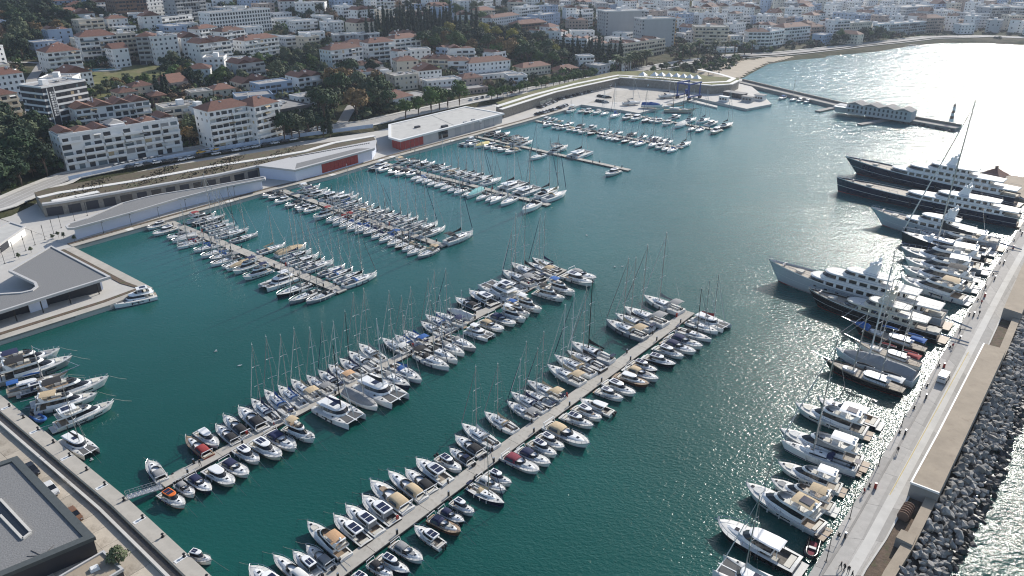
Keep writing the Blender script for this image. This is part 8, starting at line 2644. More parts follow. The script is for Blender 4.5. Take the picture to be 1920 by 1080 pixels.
def addmesh(mb,me,loc,rot,s):
    from mathutils import Euler
    R_=Euler(rot).to_matrix();i0=len(mb.v)
    for v in me.vertices:
        c=R_@v.co;mb.v.append((loc[0]+c.x*s[0],loc[1]+c.y*s[1],loc[2]+c.z*s[2]))
    for p in me.polygons:mb.f.append(tuple(i0+k for k in p.vertices))
rest2=MB()
for r in rocks:
    x,y,z,s,g=r;rot=(rr.uniform(0,6),rr.uniform(0,6),rr.uniform(0,6));scl=(s*rr.uniform(.9,1.3),s*rr.uniform(.8,1.1),s*rr.uniform(.7,.95))
    wet=g>.72+rr.uniform(-.08,.08);me=RM[rr.randrange(9)]
    if id(r) in big:
        o=link('rock',me,'rockwet' if wet else 'rock',arm);o.location=(x,y,z);o.rotation_euler=rot;o.scale=scl
    else:addmesh(rest2 if wet else rest,me,(x,y,z),rot,scl)
o=link('rocks',rest.mesh('rocks'),'rock',arm);o['kind']='stuff'
o=link('wet_rocks',rest2.mesh('wet_rocks'),'rockwet',arm);o['kind']='stuff'
mb=MB();mb.loft([[(*a,2.2),(*b,-1.4)] for a,b in zip([atl(CI,k/40) for k in range(41)],[atl(CO,k/40) for k in range(41)])],closed=False);link('rubble_core',mb.mesh('rubble_core'),'rockwet',arm)
# jetty with club house and lighthouse
strip('jetty',resample(JETTY,8),7.,2.,'concrete_d',th=4)
strip('jetty_parapet',resample(JETTY,8),1.2,3.3,'stone',th=1.4,off=3.2)
mb=MB();r5=random.Random(9)
for (x,y) in resample(JETTY[2:],1.6):
    for sd in(1,-1):
        s=r5.uniform(.8,1.5);addmesh(mb,RM[r5.randrange(9)],(x+sd*r5.uniform(3.,5.5)*.6,y+sd*r5.uniform(3,5.5)*.7,r5.uniform(-.2,.9)),(r5.uniform(0,6),r5.uniform(0,6),0),(s,s,s*.8))
o=link('jetty_rocks',mb.mesh('jetty_rocks'),'rockwet');tag(o,'dark rocks piled along the lighthouse jetty','rocks',kind='stuff')
(a0,b0),(a1,b1)=JB;jl=math.hypot(a1-a0,b1-b0);ja=math.atan2(b1-b0,a1-a0)
t=empty('club_house',(a0,b0,2.),ja);tag(t,'long two-storey building with zigzag roof on the lighthouse jetty','building')
link('wall',MB().box(4,jl,-.0,9,-.5,5.2).mesh('wall'),'wallgrey',t);link('wall',MB().box(-3,4,1.,8,-.5,3.4).mesh('wall'),'wallgrey',t)
mb=MB();k=4;w=(jl-4)/k
for i in range(k):
    x0=4+i*w;mb.loft([[(x0,-.6,5.22),(x0,9.6,5.22)],[(x0+w*.5,-.6,6.7),(x0+w*.5,9.6,6.7)],[(x0+w,-.6,5.22),(x0+w,9.6,5.22)]],closed=False);mb.face([(x0,-.2,5.2),(x0+w*.5,-.2,6.65),(x0+w,-.2,5.2)]);mb.face([(x0,9.2,5.2),(x0+w*.5,9.2,6.65),(x0+w,9.2,5.2)])
link('roof',mb.mesh('roof'),'roofgrey',t)
for i in range(14):
    for zz in(.7,3.1):link('window',MB().box(5+i*(jl-6)/14,5+i*(jl-6)/14+1.,-.06,.02,zz,zz+1.5).mesh('window'),'window',t)
link('terrace_canopy',MB().box(-2.6,9,-3.4,-.1,3.1,3.3).mesh('terrace_canopy'),'signwhite',t)
t=empty('lighthouse',(*LIGHT,2.));tag(t,'small banded lighthouse at the jetty tip','lighthouse')
for i in range(5):link('tower_band',MB().tube([(0,0,i*1.6),(0,0,i*1.6+1.6)],[1.15-.09*i,1.15-.09*(i+1)],12).mesh('tower_band'),'wallbrown' if i%2 else 'wallwhite',t)
link('gallery',MB().tube([(0,0,8.),(0,0,8.3)],1.15,12).mesh('gallery'),'wallwhite',t);link('lantern',MB().tube([(0,0,8.3),(0,0,9.6),(0,0,10.2)],[.6,.6,.08],10).mesh('lantern'),'glass',t)
for i,(p,q) in enumerate(JP):
    o=strip('small_jetty',[p,q],3.4,.85,'concrete_d',th=1.2,kind=False);tag(o,['low concrete landing stage below the club house','short concrete stage left of the club house','pale bathing pier on the bay seafront'][i],'jetty','small jetties')
# ---------------- town ----------------
SH=3.0
def heater():
    p=MB();p.box(-.9,.9,-.7,.0,.25,.3);return p
tankm=MB().tube([(-.8,.1,.9),(.8,.1,.9)],.3,7).box(-.7,.7,-1.1,-.05,.15,.22).mesh('water_heater')
panelm=MB().loft([[(-.85,-1.2,.2),(.85,-1.2,.2)],[(-.85,-.05,.95),(.85,-.05,.95)]],closed=False).mesh('solar_panel')
winmesh={}
def wmesh(w,h):
    k=(w,h)
    if k not in winmesh:winmesh[k]=MB().box(-w/2,w/2,-.05,.06,0,h).mesh('window')
    return winmesh[k]
def facade_windows(w,d,st,z0,style,rnd):
    "list of (x,y,z,rot,width,height) for the four faces"
    out=[]
    nb=max(2,int(w/rnd.uniform(2.5,4.2)));nd=max(2,int(d/rnd.uniform(3.,4.6)))
    for f in range(st):
        z=z0+f*SH+.95
        for i in range(nb):
            x=(i+.5)*w/nb
            wide=style!='small' and (i+f)%4==1
            if 'balc' in style:
                if rnd.random()<.86:out.append((x,0,z-.7,0,w/nb*rnd.choice((.86,.86,.7,.55)),rnd.choice((2.15,2.15,1.95))))
            elif rnd.random()<.93:out.append((x,0,z,0,1.7 if wide else rnd.choice((1.25,1.1,.9)),1.35))
        for i in range(nd):
            y=(i+.5)*d/nd
            if rnd.random()<.85:out.append((w,y,z,math.pi/2,1.15,1.3))
            if rnd.random()<.75:out.append((0,y,z,-math.pi/2,1.15,1.3))
    return out
def joined(spec,mb):
    for x,y,z,r,w,h in spec:
        c,s=math.cos(r),math.sin(r);P4=[(-w/2,-.05),(w/2,-.05),(w/2,.06),(-w/2,.06)]
        q=[(x+a*c-b*s,y+a*s+b*c) for a,b in P4];mb.prism(q,z,z+h)
def roof_geo(kind,w,d,z,mb,ov=.5,rise=None):
    if kind in('hip',):
        r=rise or min(w,d)*.22;k=min(w,d)*.42
        b=[(-ov,-ov,z),(w+ov,-ov,z),(w+ov,d+ov,z),(-ov,d+ov,z)]
        t=[(k,d/2-.05,z+r),(w-k,d/2-.05,z+r),(w-k,d/2+.05,z+r),(k,d/2+.05,z+r)] if w>=d else [(w/2-.05,k,z+r),(w/2+.05,k,z+r),(w/2+.05,d-k,z+r),(w/2-.05,d-k,z+r)]
        mb.loft([b,t],cap0=True,cap1=True)
    elif kind=='gable':
        n=max(1,int(w/9));ww=w/n
        for i in range(n):
            x0=i*ww+.02;x1=(i+1)*ww-.02
            r=rise or ww*.24
            mb.loft([[(x0-.2*(i==0),-ov,z),(x0-.2*(i==0),d+ov,z)],[((x0+x1)/2,-ov,z+r),((x0+x1)/2,d+ov,z+r)],[(x1,-ov,z),(x1,d+ov,z)]],closed=False);mb.face([(x0,-ov+.05,z),(x1,-ov+.05,z),((x0+x1)/2,-ov+.05,z+r)]);mb.face([(x0,d+ov-.05,z),(x1,d+ov-.05,z),((x0+x1)/2,d+ov-.05,z+r)])
def building(x,y,z,rot,w,d,st,wall,roof,op,lab,grp,near=False):
    op=op.split();rnd=random.Random(int(x*13+y*7));t=empty('apartment_block' if st>3 else 'house',(x,y,z),rot);tag(t,lab,'building',grp)
    h=st*SH+.3
    bm_={'wallochre':0}
    # body; wide blocks step forward and back in bays so that the front is not one plane
    mb=MB();mb.box(0,w,0,d,-6,h);link('wall',mb.mesh('wall'),wall,t)
    band='walldark' if 'bands' in op and wall=='walldark' else wall
    ws=facade_windows(w,d,st,0.,'balc' if 'balc' in op else '',rnd)
    if 'blank' in op:ws=[q for q in ws if q[3]!=0 or q[0]<3 or q[0]>w-3]
    if 'arch' in op:ws=[(i*w/22+w/44,0,f*SH+.8,0,1.5,1.9) for f in range(st) for i in range(22)]+[q for q in ws if q[3]!=0]
    if near:
        for q in ws:
            o=link('window',wmesh(q[4],q[5]),rnd.choice(['window']*13+['railglass','railglass','bglass','cv_w','cv_t','cv_g']) if 'arch' not in op else 'window',t);o.location=q[:3];o.rotation_euler=(0,0,q[3])
    else:
        mb=MB();joined(ws,mb);o=link('windows',mb.mesh('windows'),'window',t);o['kind']='stuff'
    for i in range(st):
        zz=i*SH
        if 'balc' in op:
            if i==0 and st>2:continue
            n=max(1,int(w/8));gap=.35
            segs=[(k*w/n+gap,(k+1)*w/n-gap) for k in range(n) if not(n>2 and rnd.random()<.12)]
            mb=MB();bm='wallwhite' if wall=='walldark' else wall
            for a,b in segs:
                dp=1.8 if (int(a)%2) else 1.3
                if near:mb=MB()
                mb.box(a,b,-dp,-.02,zz-.02,zz+.16);mb.box(a,b,-dp,-dp+.1,zz+.16,zz+1.05);mb.box(a,a+.1,-dp+.1,-.02,zz+.16,zz+1.05);mb.box(b-.1,b,-dp+.1,-.02,zz+.16,zz+1.05)
                if near:link('balcony',mb.mesh('balcony'),'railglass' if 'glass' in op and (int(a)+i)%2 else bm,t)
            if not near:
                o=link('balconies',mb.mesh('balconies'),bm,t)
                if len(segs)>1:o['kind']='stuff'
            # east end balconies catch the sun
            mb=MB();mb.box(w+.02,w+1.2,d*.15,d*.6,zz-.02,zz+.16);mb.box(w+1.1,w+1.2,d*.15,d*.6,zz+.16,zz+1.05);mb.box(w+.02,w+1.1,d*.15,d*.15+.1,zz+.16,zz+1.05);link('balcony',mb.mesh('balcony'),wall if wall!='walldark' else 'wallwhite',t)
            if near and rnd.random()<.75:
                a=rnd.uniform(0,w-4);mb=MB();mb.loft([[(a,-.1,zz+2.6),(a+3,-.1,zz+2.6)],[(a,-1.6,zz+2.1),(a+3,-1.6,zz+2.1)]],closed=False);link('awning',mb.mesh('awning'),rnd.choice(['cv_w','cv_g','cv_t']),t)
        elif 'bands' in op:
            mb=MB();mb.box(w*.0-.05,w+.08,-.1,d+.05,zz-.25,zz+.75);link('parapet_band',mb.mesh('parapet_band'),'wallwhite',t)
    if 'stripe' in op:
        mb=MB();mb.box(w*.28,w*.46,-.12,d*.5,-5.9,h+.6);link('stair_strip',mb.mesh('stair_strip'),'wallgrey' if wall!='wallgrey' else 'walldark',t)
        for i in range(st):
            o=link('window',wmesh(1.,1.1),'wallwhite' if wall=='wallwhite' else 'window',t);o.location=(w*.37,-.14,i*SH+1.)
    if 'ochre' in op:
        mb=MB();mb.box(w+.03,w+.6,0,d,-5.9,h);link('end_wall',mb.mesh('end_wall'),'wallochre',t)
        for i in range(st):
            link('balcony',MB().box(w+.6,w+1.9,.5,d-.5,i*SH,i*SH+1.).mesh('balcony'),'wallochre',t)
    if 'sign' in op:
        mb=MB();mb.box(w*.1,w*.24,-.3,-.01,1.,h-1.);s=link('sign_panel',mb.mesh('sign_panel'),'walldark',t)
        for q in range(11):
            for u,m_ in((.135,'signwhite'),(.19,'wallgrey')):link('sign_letter',MB().box(w*u,w*u+1.1 if q%3 else w*u+.8,-.36,-.3,h-3.2-q*1.1,h-3.2-q*1.1+.8).mesh('sign_letter'),m_,s)
        link('sign_border',MB().box(w*.085,w*.1,-.35,-.01,.5,h-.6).mesh('sign_border'),'signwhite',t);link('sign_border',MB().box(w*.24,w*.255,-.35,-.01,.5,h-.6).mesh('sign_border'),'signwhite',t)
    if 'vine' in op:
        r_=np.random.RandomState(3);mb=MB()
        for q in range(900):
            a,b,u=r_.uniform(0,w),r_.uniform(-1,h*.92),r_.uniform(.25,.55);e,f=r_.uniform(-.5,.5,2);mb.face([(a-u,-.1-e,b-u),(a+u,-.1-f*.8,b-u*.7),(a+u*.6,-.25-f,b+u),(a-u*.6,-.2-e*.6,b+u)])
        o=link('vine',mb.mesh('vine'),'leaf_dark',t);o['kind']='stuff'
    # roof
    if roof in('flat','roofgrey','roofbrown'):
        m='roofgrey' if roof!='roofbrown' else 'roofbrown'
        mb=MB();mb.box(.25,w-.25,.25,d-.25,h-.1,h+.02);r=link('roof',mb.mesh('roof'),m,t)
        mb=MB();o_=.15
        mb.loft([[(-o_,-o_,h-.25),(w+o_,-o_,h-.25),(w+o_,d+o_,h-.25),(-o_,d+o_,h-.25)],[(-o_,-o_,h+.6),(w+o_,-o_,h+.6),(w+o_,d+o_,h+.6),(-o_,d+o_,h+.6)],[(.2,.2,h+.6),(w-.2,.2,h+.6),(w-.2,d-.2,h+.6),(.2,d-.2,h+.6)],[(.2,.2,h),(w-.2,.2,h),(w-.2,d-.2,h),(.2,d-.2,h)]]);link('parapet',mb.mesh('parapet'),'wallwhite' if wall in('wallgrey','walldark') and roof=='flat' else wall,t)
        if st>3:
            a=rnd.uniform(.2,.5)*w;link('stair_head',MB().box(a,a+3.2,d*.35,d*.35+3.2,h+.02,h+2.6).mesh('stair_head'),'wallwhite',r)
    elif roof=='tilebits':
        n=max(2,int(w/7));ww=w/n
        for i in range(n):
            mb=MB();sub=MB();roof_geo('hip' if i%2 else 'gable',ww-.5,d*(.6 if i%2 else .75),h+(.9 if i%3==0 else .05),sub,.25)
            sub.v=[(a+i*ww+.25,b+d*(.35 if i%2 else .2),c) for a,b,c in sub.v];link('roof',sub.mesh('roof'),['rooftile','roofbrown','rooftile','roofgrey'][i%4] if True else '',t)
            if i%3==0:link('penthouse',MB().box(i*ww+.6,(i+1)*ww-.6,d*.24,d*.9,h-.05,h+.9).mesh('penthouse'),'wallwhite',t)
        mb=MB();mb.box(.2,w-.2,.2,d-.2,h-.1,h+.02);link('terrace',mb.mesh('terrace'),'roofgrey',t)
        link('parapet',MB().box(0,w,-.1,.12,h,h+.8).mesh('parapet'),wall,t)
    else:
        mb=MB();roof_geo(roof,w,d,h,mb);r=link('roof',mb.mesh('roof'),'rooftile' if rnd.random()<.75 else 'roofbrown',t)
        if near or rnd.random()<.5:link('chimney',MB().box(w*.3,w*.3+.7,d*.6,d*.6+.7,h,h+min(w,d)*.22+.7).mesh('chimney'),'wallwhite',r)
    for k in range((4 if near else 2) if st>1 else 1):
        o=link('water_heater',tankm,'whitespar',t);o.location=(rnd.uniform(.15,.85)*w,d*rnd.uniform(.3,.7),h+(min(w,d)*.12 if roof in('hip','gable') else .05));o.rotation_euler=(0,0,-rot+math.pi-.3)
        if near:link('solar_panel',panelm,'solar',o)
    return t
for (x,y,z,rot,w,d,st,wall,roof,op,lab) in BUILD:building(x,y,z,rot,w,d,st,wall,roof,op,lab,'named buildings of the town','near' in op)
WI=['wallwhite','wallcream','wallgrey','wallpink','wallblue'];RI=['hip','flat','gable','roofgrey','tilebits']
HOUSES=[h[:7]+(WI[h[7]],RI[h[8]])+h[9:] for h in HOUSES];FAR=[h[:7]+(WI[h[7]],RI[h[8]]) for h in FAR]
for (x,y,z,rot,w,d,st,wall,roof,bl,zr,zb,i) in HOUSES:building(x,y,z,rot,w,d,st,wall,roof,'balc' if bl else '',house_label(wall,st,roof,zr,zb,i),'houses of the hillside town')
# the farthest roofs read as one mass
def fartown(recs,name,key):
    parts={}
    for (x,y,z,rot,w,d,st,wall,roof) in recs:
        mbs={'w':MB(),'win':MB(),'r':MB()};h=st*SH
        mbs['w'].box(0,w,0,d,-6,h);joined(facade_windows(w,d,st,0.,'',random.Random(int(x))),mbs['win'])
        if roof in('hip','gable'):roof_geo(roof,w,d,h,mbs['r'])
        else:mbs['r'].box(.2,w-.2,.2,d-.2,h-.02,h+.3)
        c,s=math.cos(rot),math.sin(rot)
        for k,m in(('w',wall),('win','window'),('r','rooftile' if roof in('hip','gable') else 'roofgrey')):
            dst=parts.setdefault(m,MB());i0=len(dst.v)
            dst.v+=[(x+a*c-b*s,y+a*s+b*c,z+q) for a,b,q in mbs[k].v];dst.f+=[tuple(i+i0 for i in f) for f in mbs[k].f]
    t=empty(name);tag(t,'mass of small far houses along the top of the town','town',kind='stuff')
    for m,mb in parts.items():
        o=link('houses' if m not in('window',) else 'house_windows',mb.mesh('houses'),m,t);o['kind']='stuff'
fartown(FAR,'distant_town',0)
# ---------------- trees ----------------
def leaf_cloud(seed,lobes,n,size,flat=1.):
    r=np.random.RandomState(seed);V=[];Fc=[]
    wts=np.array([l[3]**2 for l in lobes]);wts/=wts.sum()
    for k in range(n):
        c=lobes[r.choice(len(lobes),p=wts)];d=r.normal(size=3);d/=np.linalg.norm(d)
        if d[2]<-.45:d[2]*=-.5
        rad=c[3]*(1-.45*r.rand()**2.2)*(1+.12*math.sin(7*d[0]+5*d[1]+seed))
        p=np.array(c[:3])+d*rad*np.array((1,1,c[4] if len(c)>4 else flat))
        u=np.cross(d,r.normal(size=3));u/=np.linalg.norm(u)+1e-6;w=np.cross(d,u)+d*r.uniform(-.6,.6);s=size*r.uniform(.6,1.25)
        i=len(V);V+= [tuple(p-u*s-w*s*.6),tuple(p+u*s-w*s*.6),tuple(p+u*s*.5+w*s*.8),tuple(p-u*s*.5+w*s*.8)];Fc.append((i,i+1,i+2,i+3))
    me=bpy.data.meshes.new('crown');me.from_pydata(V,[],Fc);me.update();return me
def tree_proto(kind,seed):
    r=random.Random(seed);p=[]
    if kind=='cypress':
        lob=[(r.uniform(-.12,.12),r.uniform(-.12,.12),1.2+i*.95,(.95,1.1,1.05,.95,.85,.7,.5,.3)[i]*.85,1.2) for i in range(8)];cr=leaf_cloud(seed,lob,760,.24)
        tk=MB().tube([(0,0,-1),(0,0,4)],[.2,.1],5)
    elif kind=='palm':
        V=MB();R_=r
        for k in range(26):
            a=2*math.pi*k/26+R_.uniform(-.1,.1);e=R_.uniform(-.5,1.1);pts=[]
            for q in range(6):
                f=q/5;l=1.35*f;pts.append((l*math.cos(a)*math.cos(e*(1-f)),l*math.sin(a)*math.cos(e*(1-f)),3.9+l*math.sin(e)*.9-.75*f*f))
            for q in range(5):
                p0,p1=pts[q],pts[q+1];wd=.2*math.sin(math.pi*(q+.6)/6);nx,ny=-math.sin(a)*wd,math.cos(a)*wd
                V.face([(p0[0]-nx,p0[1]-ny,p0[2]-.08),(p1[0]-nx,p1[1]-ny,p1[2]-.1),p1,p0]);V.face([p0,p1,(p1[0]+nx,p1[1]+ny,p1[2]-.1),(p0[0]+nx,p0[1]+ny,p0[2]-.08)])
        cr=V.mesh('crown');tk=MB().tube([(0,0,-1),(.08,0,2),(0,0,3.95)],[.2,.15,.17],6)
    else:
        wide=kind in('pine',)
        lob=[(0,0,1.55 if not wide else 1.5,.75,.7)]
        nl=7 if kind!='brown' else 5
        for i in range(nl):
            a=2*math.pi*i/nl+r.uniform(-.4,.4);q=r.uniform(.35,.62);lob.append((q*math.cos(a),q*math.sin(a),r.uniform(1.05,1.75) if not wide else r.uniform(1.35,1.6),r.uniform(.34,.55),.75 if not wide else .55))
        for i in range(4):lob.append((r.uniform(-.35,.35),r.uniform(-.35,.35),r.uniform(1.7,2.05) if not wide else r.uniform(1.6,1.85),r.uniform(.25,.42),.8))
        cr=leaf_cloud(seed,lob,900 if kind!='brown' else 420,.085,.8)
        tk=MB();tk.tube([(0,0,-.6),(.03,0,.5),(-.02,.02,1.2)],[.09,.07,.045],6)
        for i in range(4):
            a=i*1.6+seed;tk.tube([(0,0,.7+.1*i),(.3*math.cos(a),.3*math.sin(a),1.15+.08*i),(.5*math.cos(a),.5*math.sin(a),1.4+.08*i)],[.045,.03,.015],4)
    return [('trunk',tk.mesh('trunk'),'trunk',None,False),('crown',cr,'leaf_'+kind,None,False)]
TP={}
for k in KD:TP[k]=[tree_proto(k,i*3+len(k)) for i in range(4 if k in('pine','dark','cypress','olive','green') else 2)]
rt=random.Random(77)
for ph,lst in TREES:
    cnt={}
    for (k,x,y,r) in lst:
        r*=1.45
        cnt[k]=cnt.get(k,0)+1
        lab=f'{KD[k]}, {ORD[cnt[k]-1]} from the left {ph}' if len(lst)>1 else ph
        if k in('cypress',):s=(r*.62,r*.62,r*rt.uniform(.7,.95))
        elif k=='palm':s=(r*1.15,r*1.15,r*rt.uniform(.95,1.15))
        else:s=(r,r*rt.uniform(.9,1.1),r*rt.uniform(.85,1.15))
        inst(TP[k][rt.randrange(len(TP[k]))],{'cypress':'cypress_tree','palm':'palm_tree','pine':'pine_tree','olive':'olive_tree'}.get(k,'tree'),(x,y,7. if inpoly(x,y,emb) else tz(x,y)-.1),rt.uniform(0,6.28),s,lab,'tree',('trees '+ph) if len(lst)>1 else None)
inst(TP['olive'][1],'olive_tree',(QTREE[0],QTREE[1],2.1),1.,(1.9,1.9,1.9),'lone olive tree on the bottom left apron beside the small annex','tree')
for i,(x,y,z) in enumerate(PLANTS):
    inst(TP['olive'][i%4],'yucca',(x,y,z),i*1.3,(.75,.75,1.0),f'small spiky plant on the white plaza, {ORD[i]} from the left','plant','plaza plants')
# undergrowth and the bodies of the woods: one mass each
footprints=[(b[0]+math.cos(b[3])*b[4]/2-math.sin(b[3])*b[5]/2,b[1]+math.sin(b[3])*b[4]/2+math.cos(b[3])*b[5]/2,max(b[4],b[5])*.62) for b in list(BUILD)+list(HOUSES)+list(FAR)]
fg={}
for f in footprints:
    for i in range(int((f[0]-f[2])//20),int((f[0]+f[2])//20)+1):
        for j in range(int((f[1]-f[2])//20),int((f[1]+f[2])//20)+1):fg.setdefault((i,j),[]).append(f)
rcell={}
for q in [ROAD]+ROADS2:
    for p in resample(q,4):rcell.setdefault((int(p[0]//10),int(p[1]//10)),[]).append(p)
def freeat(x,y,m=1.):
    for f in fg.get((int(x//20),int(y//20)),()):
        if (f[0]-x)**2+(f[1]-y)**2<(f[2]*m)**2:return False
    ci,cj=int(x//10),int(y//10)
    for i in(-1,0,1):
        for j in(-1,0,1):
            for p in rcell.get((ci+i,cj+j),()):
                if (p[0]-x)**2+(p[1]-y)**2<49:return False
    return True
def scatter_mass(name,label,pts,mats,seed):
    r=np.random.RandomState(seed);t=empty(name);tag(t,label,'vegetation',kind='stuff')
    lists={m:[] for m in mats};keys=list(mats)
    for p in pts:lists[keys[r.randint(len(keys))]].append(p)
    for m,ps in lists.items():
        if not ps:continue
        V=[];n=0
        base=r.normal(size=(len(ps),34,3));base/=np.linalg.norm(base,axis=2,keepdims=True);base[:,:,2]=np.abs(base[:,:,2])
        ps_=np.array(ps);c=ps_[:,None,:3]+base*ps_[:,None,3:4]*r.uniform(.65,1.,size=(len(ps),34,1))*np.array((1,1,.8))
        u=r.normal(size=c.shape);u/=np.linalg.norm(u,axis=2,keepdims=True);w=np.cross(base,u);s=(ps_[:,None,3:4]*.26)*r.uniform(.7,1.3,size=(len(ps),34,1))
        q=np.stack([c-u*s-w*s*.7,c+u*s-w*s*.7,c+u*s*.5+w*s,c-u*s*.5+w*s],axis=2).reshape(-1,3)
        me=bpy.data.meshes.new('foliage');k=len(q)//4
        me.from_pydata(q.tolist(),[],np.arange(k*4).reshape(k,4).tolist());me.update()
        o=link('foliage',me,m,t);o['kind']='stuff'
ru=random.Random(31);pts=[];tr=0
while len(pts)<5200 and tr<90000:
    tr+=1;y=ru.uniform(260,1250);x=ru.uniform(-.72,.74)*y
    s,z0=seg_info(x,y)
    if s<17 or not freeat(x,y,.85) or inpoly(x,y,MEADOW) and ru.random()<.9:continue
    pts.append((x,y,tz(x,y)+.1,ru.uniform(1.,3.1)))
for _ in range(16000):
    y=ru.uniform(300,950);x=ru.uniform(-.72,.5)*y
    if seg_info(x,y)[0]<20 or not freeat(x,y,.92) or inpoly(x,y,MEADOW):continue
    pts.append((x,y,tz(x,y)+ru.uniform(1.5,3.8),ru.uniform(2.5,4.4)))
    if len(pts)>8600:break
scatter_mass('undergrowth','low mixed shrubs and garden greenery between the houses',pts,['leaf_olive','leaf_dark','leaf_green','leaf_pine','leaf_brown'],4)
pts=[]
for wd in WOODS:
    xs=[p[0] for p in wd];ys=[p[1] for p in wd];A=(max(xs)-min(xs))*(max(ys)-min(ys));n=min(int(A/20),2400)
    for _ in range(n):
        x,y=ru.uniform(min(xs),max(xs)),ru.uniform(min(ys),max(ys))
        if not inpoly(x,y,wd) or not freeat(x,y,.9) or seg_info(x,y)[0]<16:continue
        pts.append((x,y,tz(x,y)+ru.uniform(.8,4.2),ru.uniform(2.,3.8)))
scatter_mass('woodland','dark evergreen wood filling the parks and hillsides',pts,['leaf_pine','leaf_dark','leaf_dark','leaf_olive'],5)
# ---------------- cars ----------------
def car_proto():
    p=Proto();L,w=4.4,1.76
    def sec(x,z,hw):return [(x,-hw,z),(x,hw,z)]
    mb=MB();prof=[(-2.2,.45,.78),(-2.15,.8,.82),(-1.5,.92,.88),(1.0,.92,.88),(1.9,.78,.84),(2.2,.5,.74)]
    mb.loft([[(x,-hw,.25),(x,-hw,z*.7+.1),(x,-hw*.94,z),(x,hw*.94,z),(x,hw,z*.7+.1),(x,hw,.25)] for x,z,hw in prof],cap0=True,cap1=True);b=p.add('body',mb,'paint')
    mb=MB();mb.loft([[(-1.75,-.74,.92),(1.15,-.74,.92),(1.15,.74,.92),(-1.75,.74,.92)],[(-1.25,-.62,1.4),(.35,-.62,1.4),(.35,.62,1.4),(-1.25,.62,1.4)]]);p.add('windows',mb,'glass')
    mb=MB();mb.loft([[(-1.3,-.64,1.4),(.4,-.64,1.4),(.4,.64,1.4),(-1.3,.64,1.4)],[(-1.15,-.55,1.47),(.2,-.55,1.47),(.2,.55,1.47),(-1.15,.55,1.47)]],cap0=True,cap1=True);p.add('roof',mb,'paint')
    for x in(-1.35,1.35):
        for y in(-.82,.82):p.add('wheel',MB().tube([(x,y-.1,.32),(x,y+.1,.32)],.32,10),'rubber',None)
    for y in(-.55,.55):p.add('headlight',MB().box(2.12,2.2,y-.16,y+.16,.55,.68),'steel',b)
    return p
CP=car_proto()
for ph,grp,lst in CARS:
    for i,(x,y,z,a,c) in enumerate(lst):
        inst(CP,'parked_car',(x,y,z+(.14 if z<3 and z!=1.42 else .1 if z>3 else 0)),a,(1,1,1),f"{c if c!='taxi' else 'yellow taxi'} car, {ORD[i]} from the left {ph}",'car',grp,{'paint':'car_'+c})
for (x,y,z,a,c,lab,_) in CARX:inst(CP,'parked_car',(x,y,z),a,(1.05,1.05,1.1),lab,'car','cars on the apron',{'paint':'car_'+c})
v=Proto();mb=MB();mb.loft([[(x,-hw,.35),(x,-hw,z*.6),(x,-hw*.93,z),(x,hw*.93,z),(x,hw,z*.6),(x,hw,.35)] for x,z,hw in((-2.3,1.75,.86),(-2.2,1.9,.9),(.9,1.92,.9),(1.5,1.25,.88),(2.15,1.0,.84),(2.3,.7,.78))],cap0=True,cap1=True);v.add('body',mb,'car_white')
v.add('windscreen',MB().face([(.98,-.72,1.85),(.98,.72,1.85),(1.52,.78,1.27),(1.52,-.78,1.27)]),'glass')
for y in(-.905,.905):v.add('side_window',MB().face([(-1.9,y,1.2),(.9,y,1.2),(.7,y*.96,1.7),(-1.8,y*.96,1.7)]),'glass')
v.add('rear_window',MB().face([(-2.32,-.65,1.2),(-2.32,.65,1.2),(-2.27,.62,1.72),(-2.27,-.62,1.72)]),'glass')
for x in(-1.45,1.45):
    for y in(-.84,.84):v.add('wheel',MB().tube([(x,y-.12,.35),(x,y+.12,.35)],.35,10),'rubber')
inst(v,'van',(*VAN,1.86),math.radians(49),(1.05,1.05,1.05),'small white van driving on the breakwater road','van')
# reels of rusty cable by the planter
for i in range(3):
    t=empty('cable_reel',(REEL[0]+i*.9,REEL[1]+i*1.0,1.86),math.radians(49));tag(t,f'rusty brown cable reel by the breakwater planter, {ORD[i]} from the front','reel','cable reels')
    for s in(-.35,.35):link('flange',MB().tube([(s-.06,0,1.),(s+.06,0,1.)],1.,14).mesh('flange'),'wallbrown',t)
    link('drum',MB().tube([(-.35,0,1.),(.35,0,1.)],.6,12).mesh('drum'),'woodhull',t)
# ---------------- people ----------------
def person_mat(name,top):
    m=bpy.data.materials.new(name);m.use_nodes=True;n=m.node_tree;b=n.nodes['Principled BSDF'];b.inputs['Roughness'].default_value=.8
    tc=n.nodes.new('ShaderNodeTexCoord');sp=n.nodes.new('ShaderNodeSeparateXYZ');n.links.new(tc.outputs['Object'],sp.inputs[0])
    r=n.nodes.new('ShaderNodeValToRGB');r.color_ramp.interpolation='CONSTANT';mr=n.nodes.new('ShaderNodeMapRange');mr.inputs['From Max'].default_value=1.8
    n.links.new(sp.outputs['Z'],mr.inputs['Value']);n.links.new(mr.outputs[0],r.inputs[0]);e=r.color_ramp.elements
    e[0].position=0;e[0].color=(.02,.02,.025,1);e[1].position=.05;e[1].color=(.03,.035,.05,1)
    for p,c in((.53,top),(.835,(.4,.24,.17)),(.93,(.03,.02,.015))):
        x=e.new(p);x.color=(*c,1)
    n.links.new(r.outputs[0],b.inputs['Base Color']);M[name]=m
person_mat('person_red',(.35,.03,.03));person_mat('person_black',(.02,.02,.022))
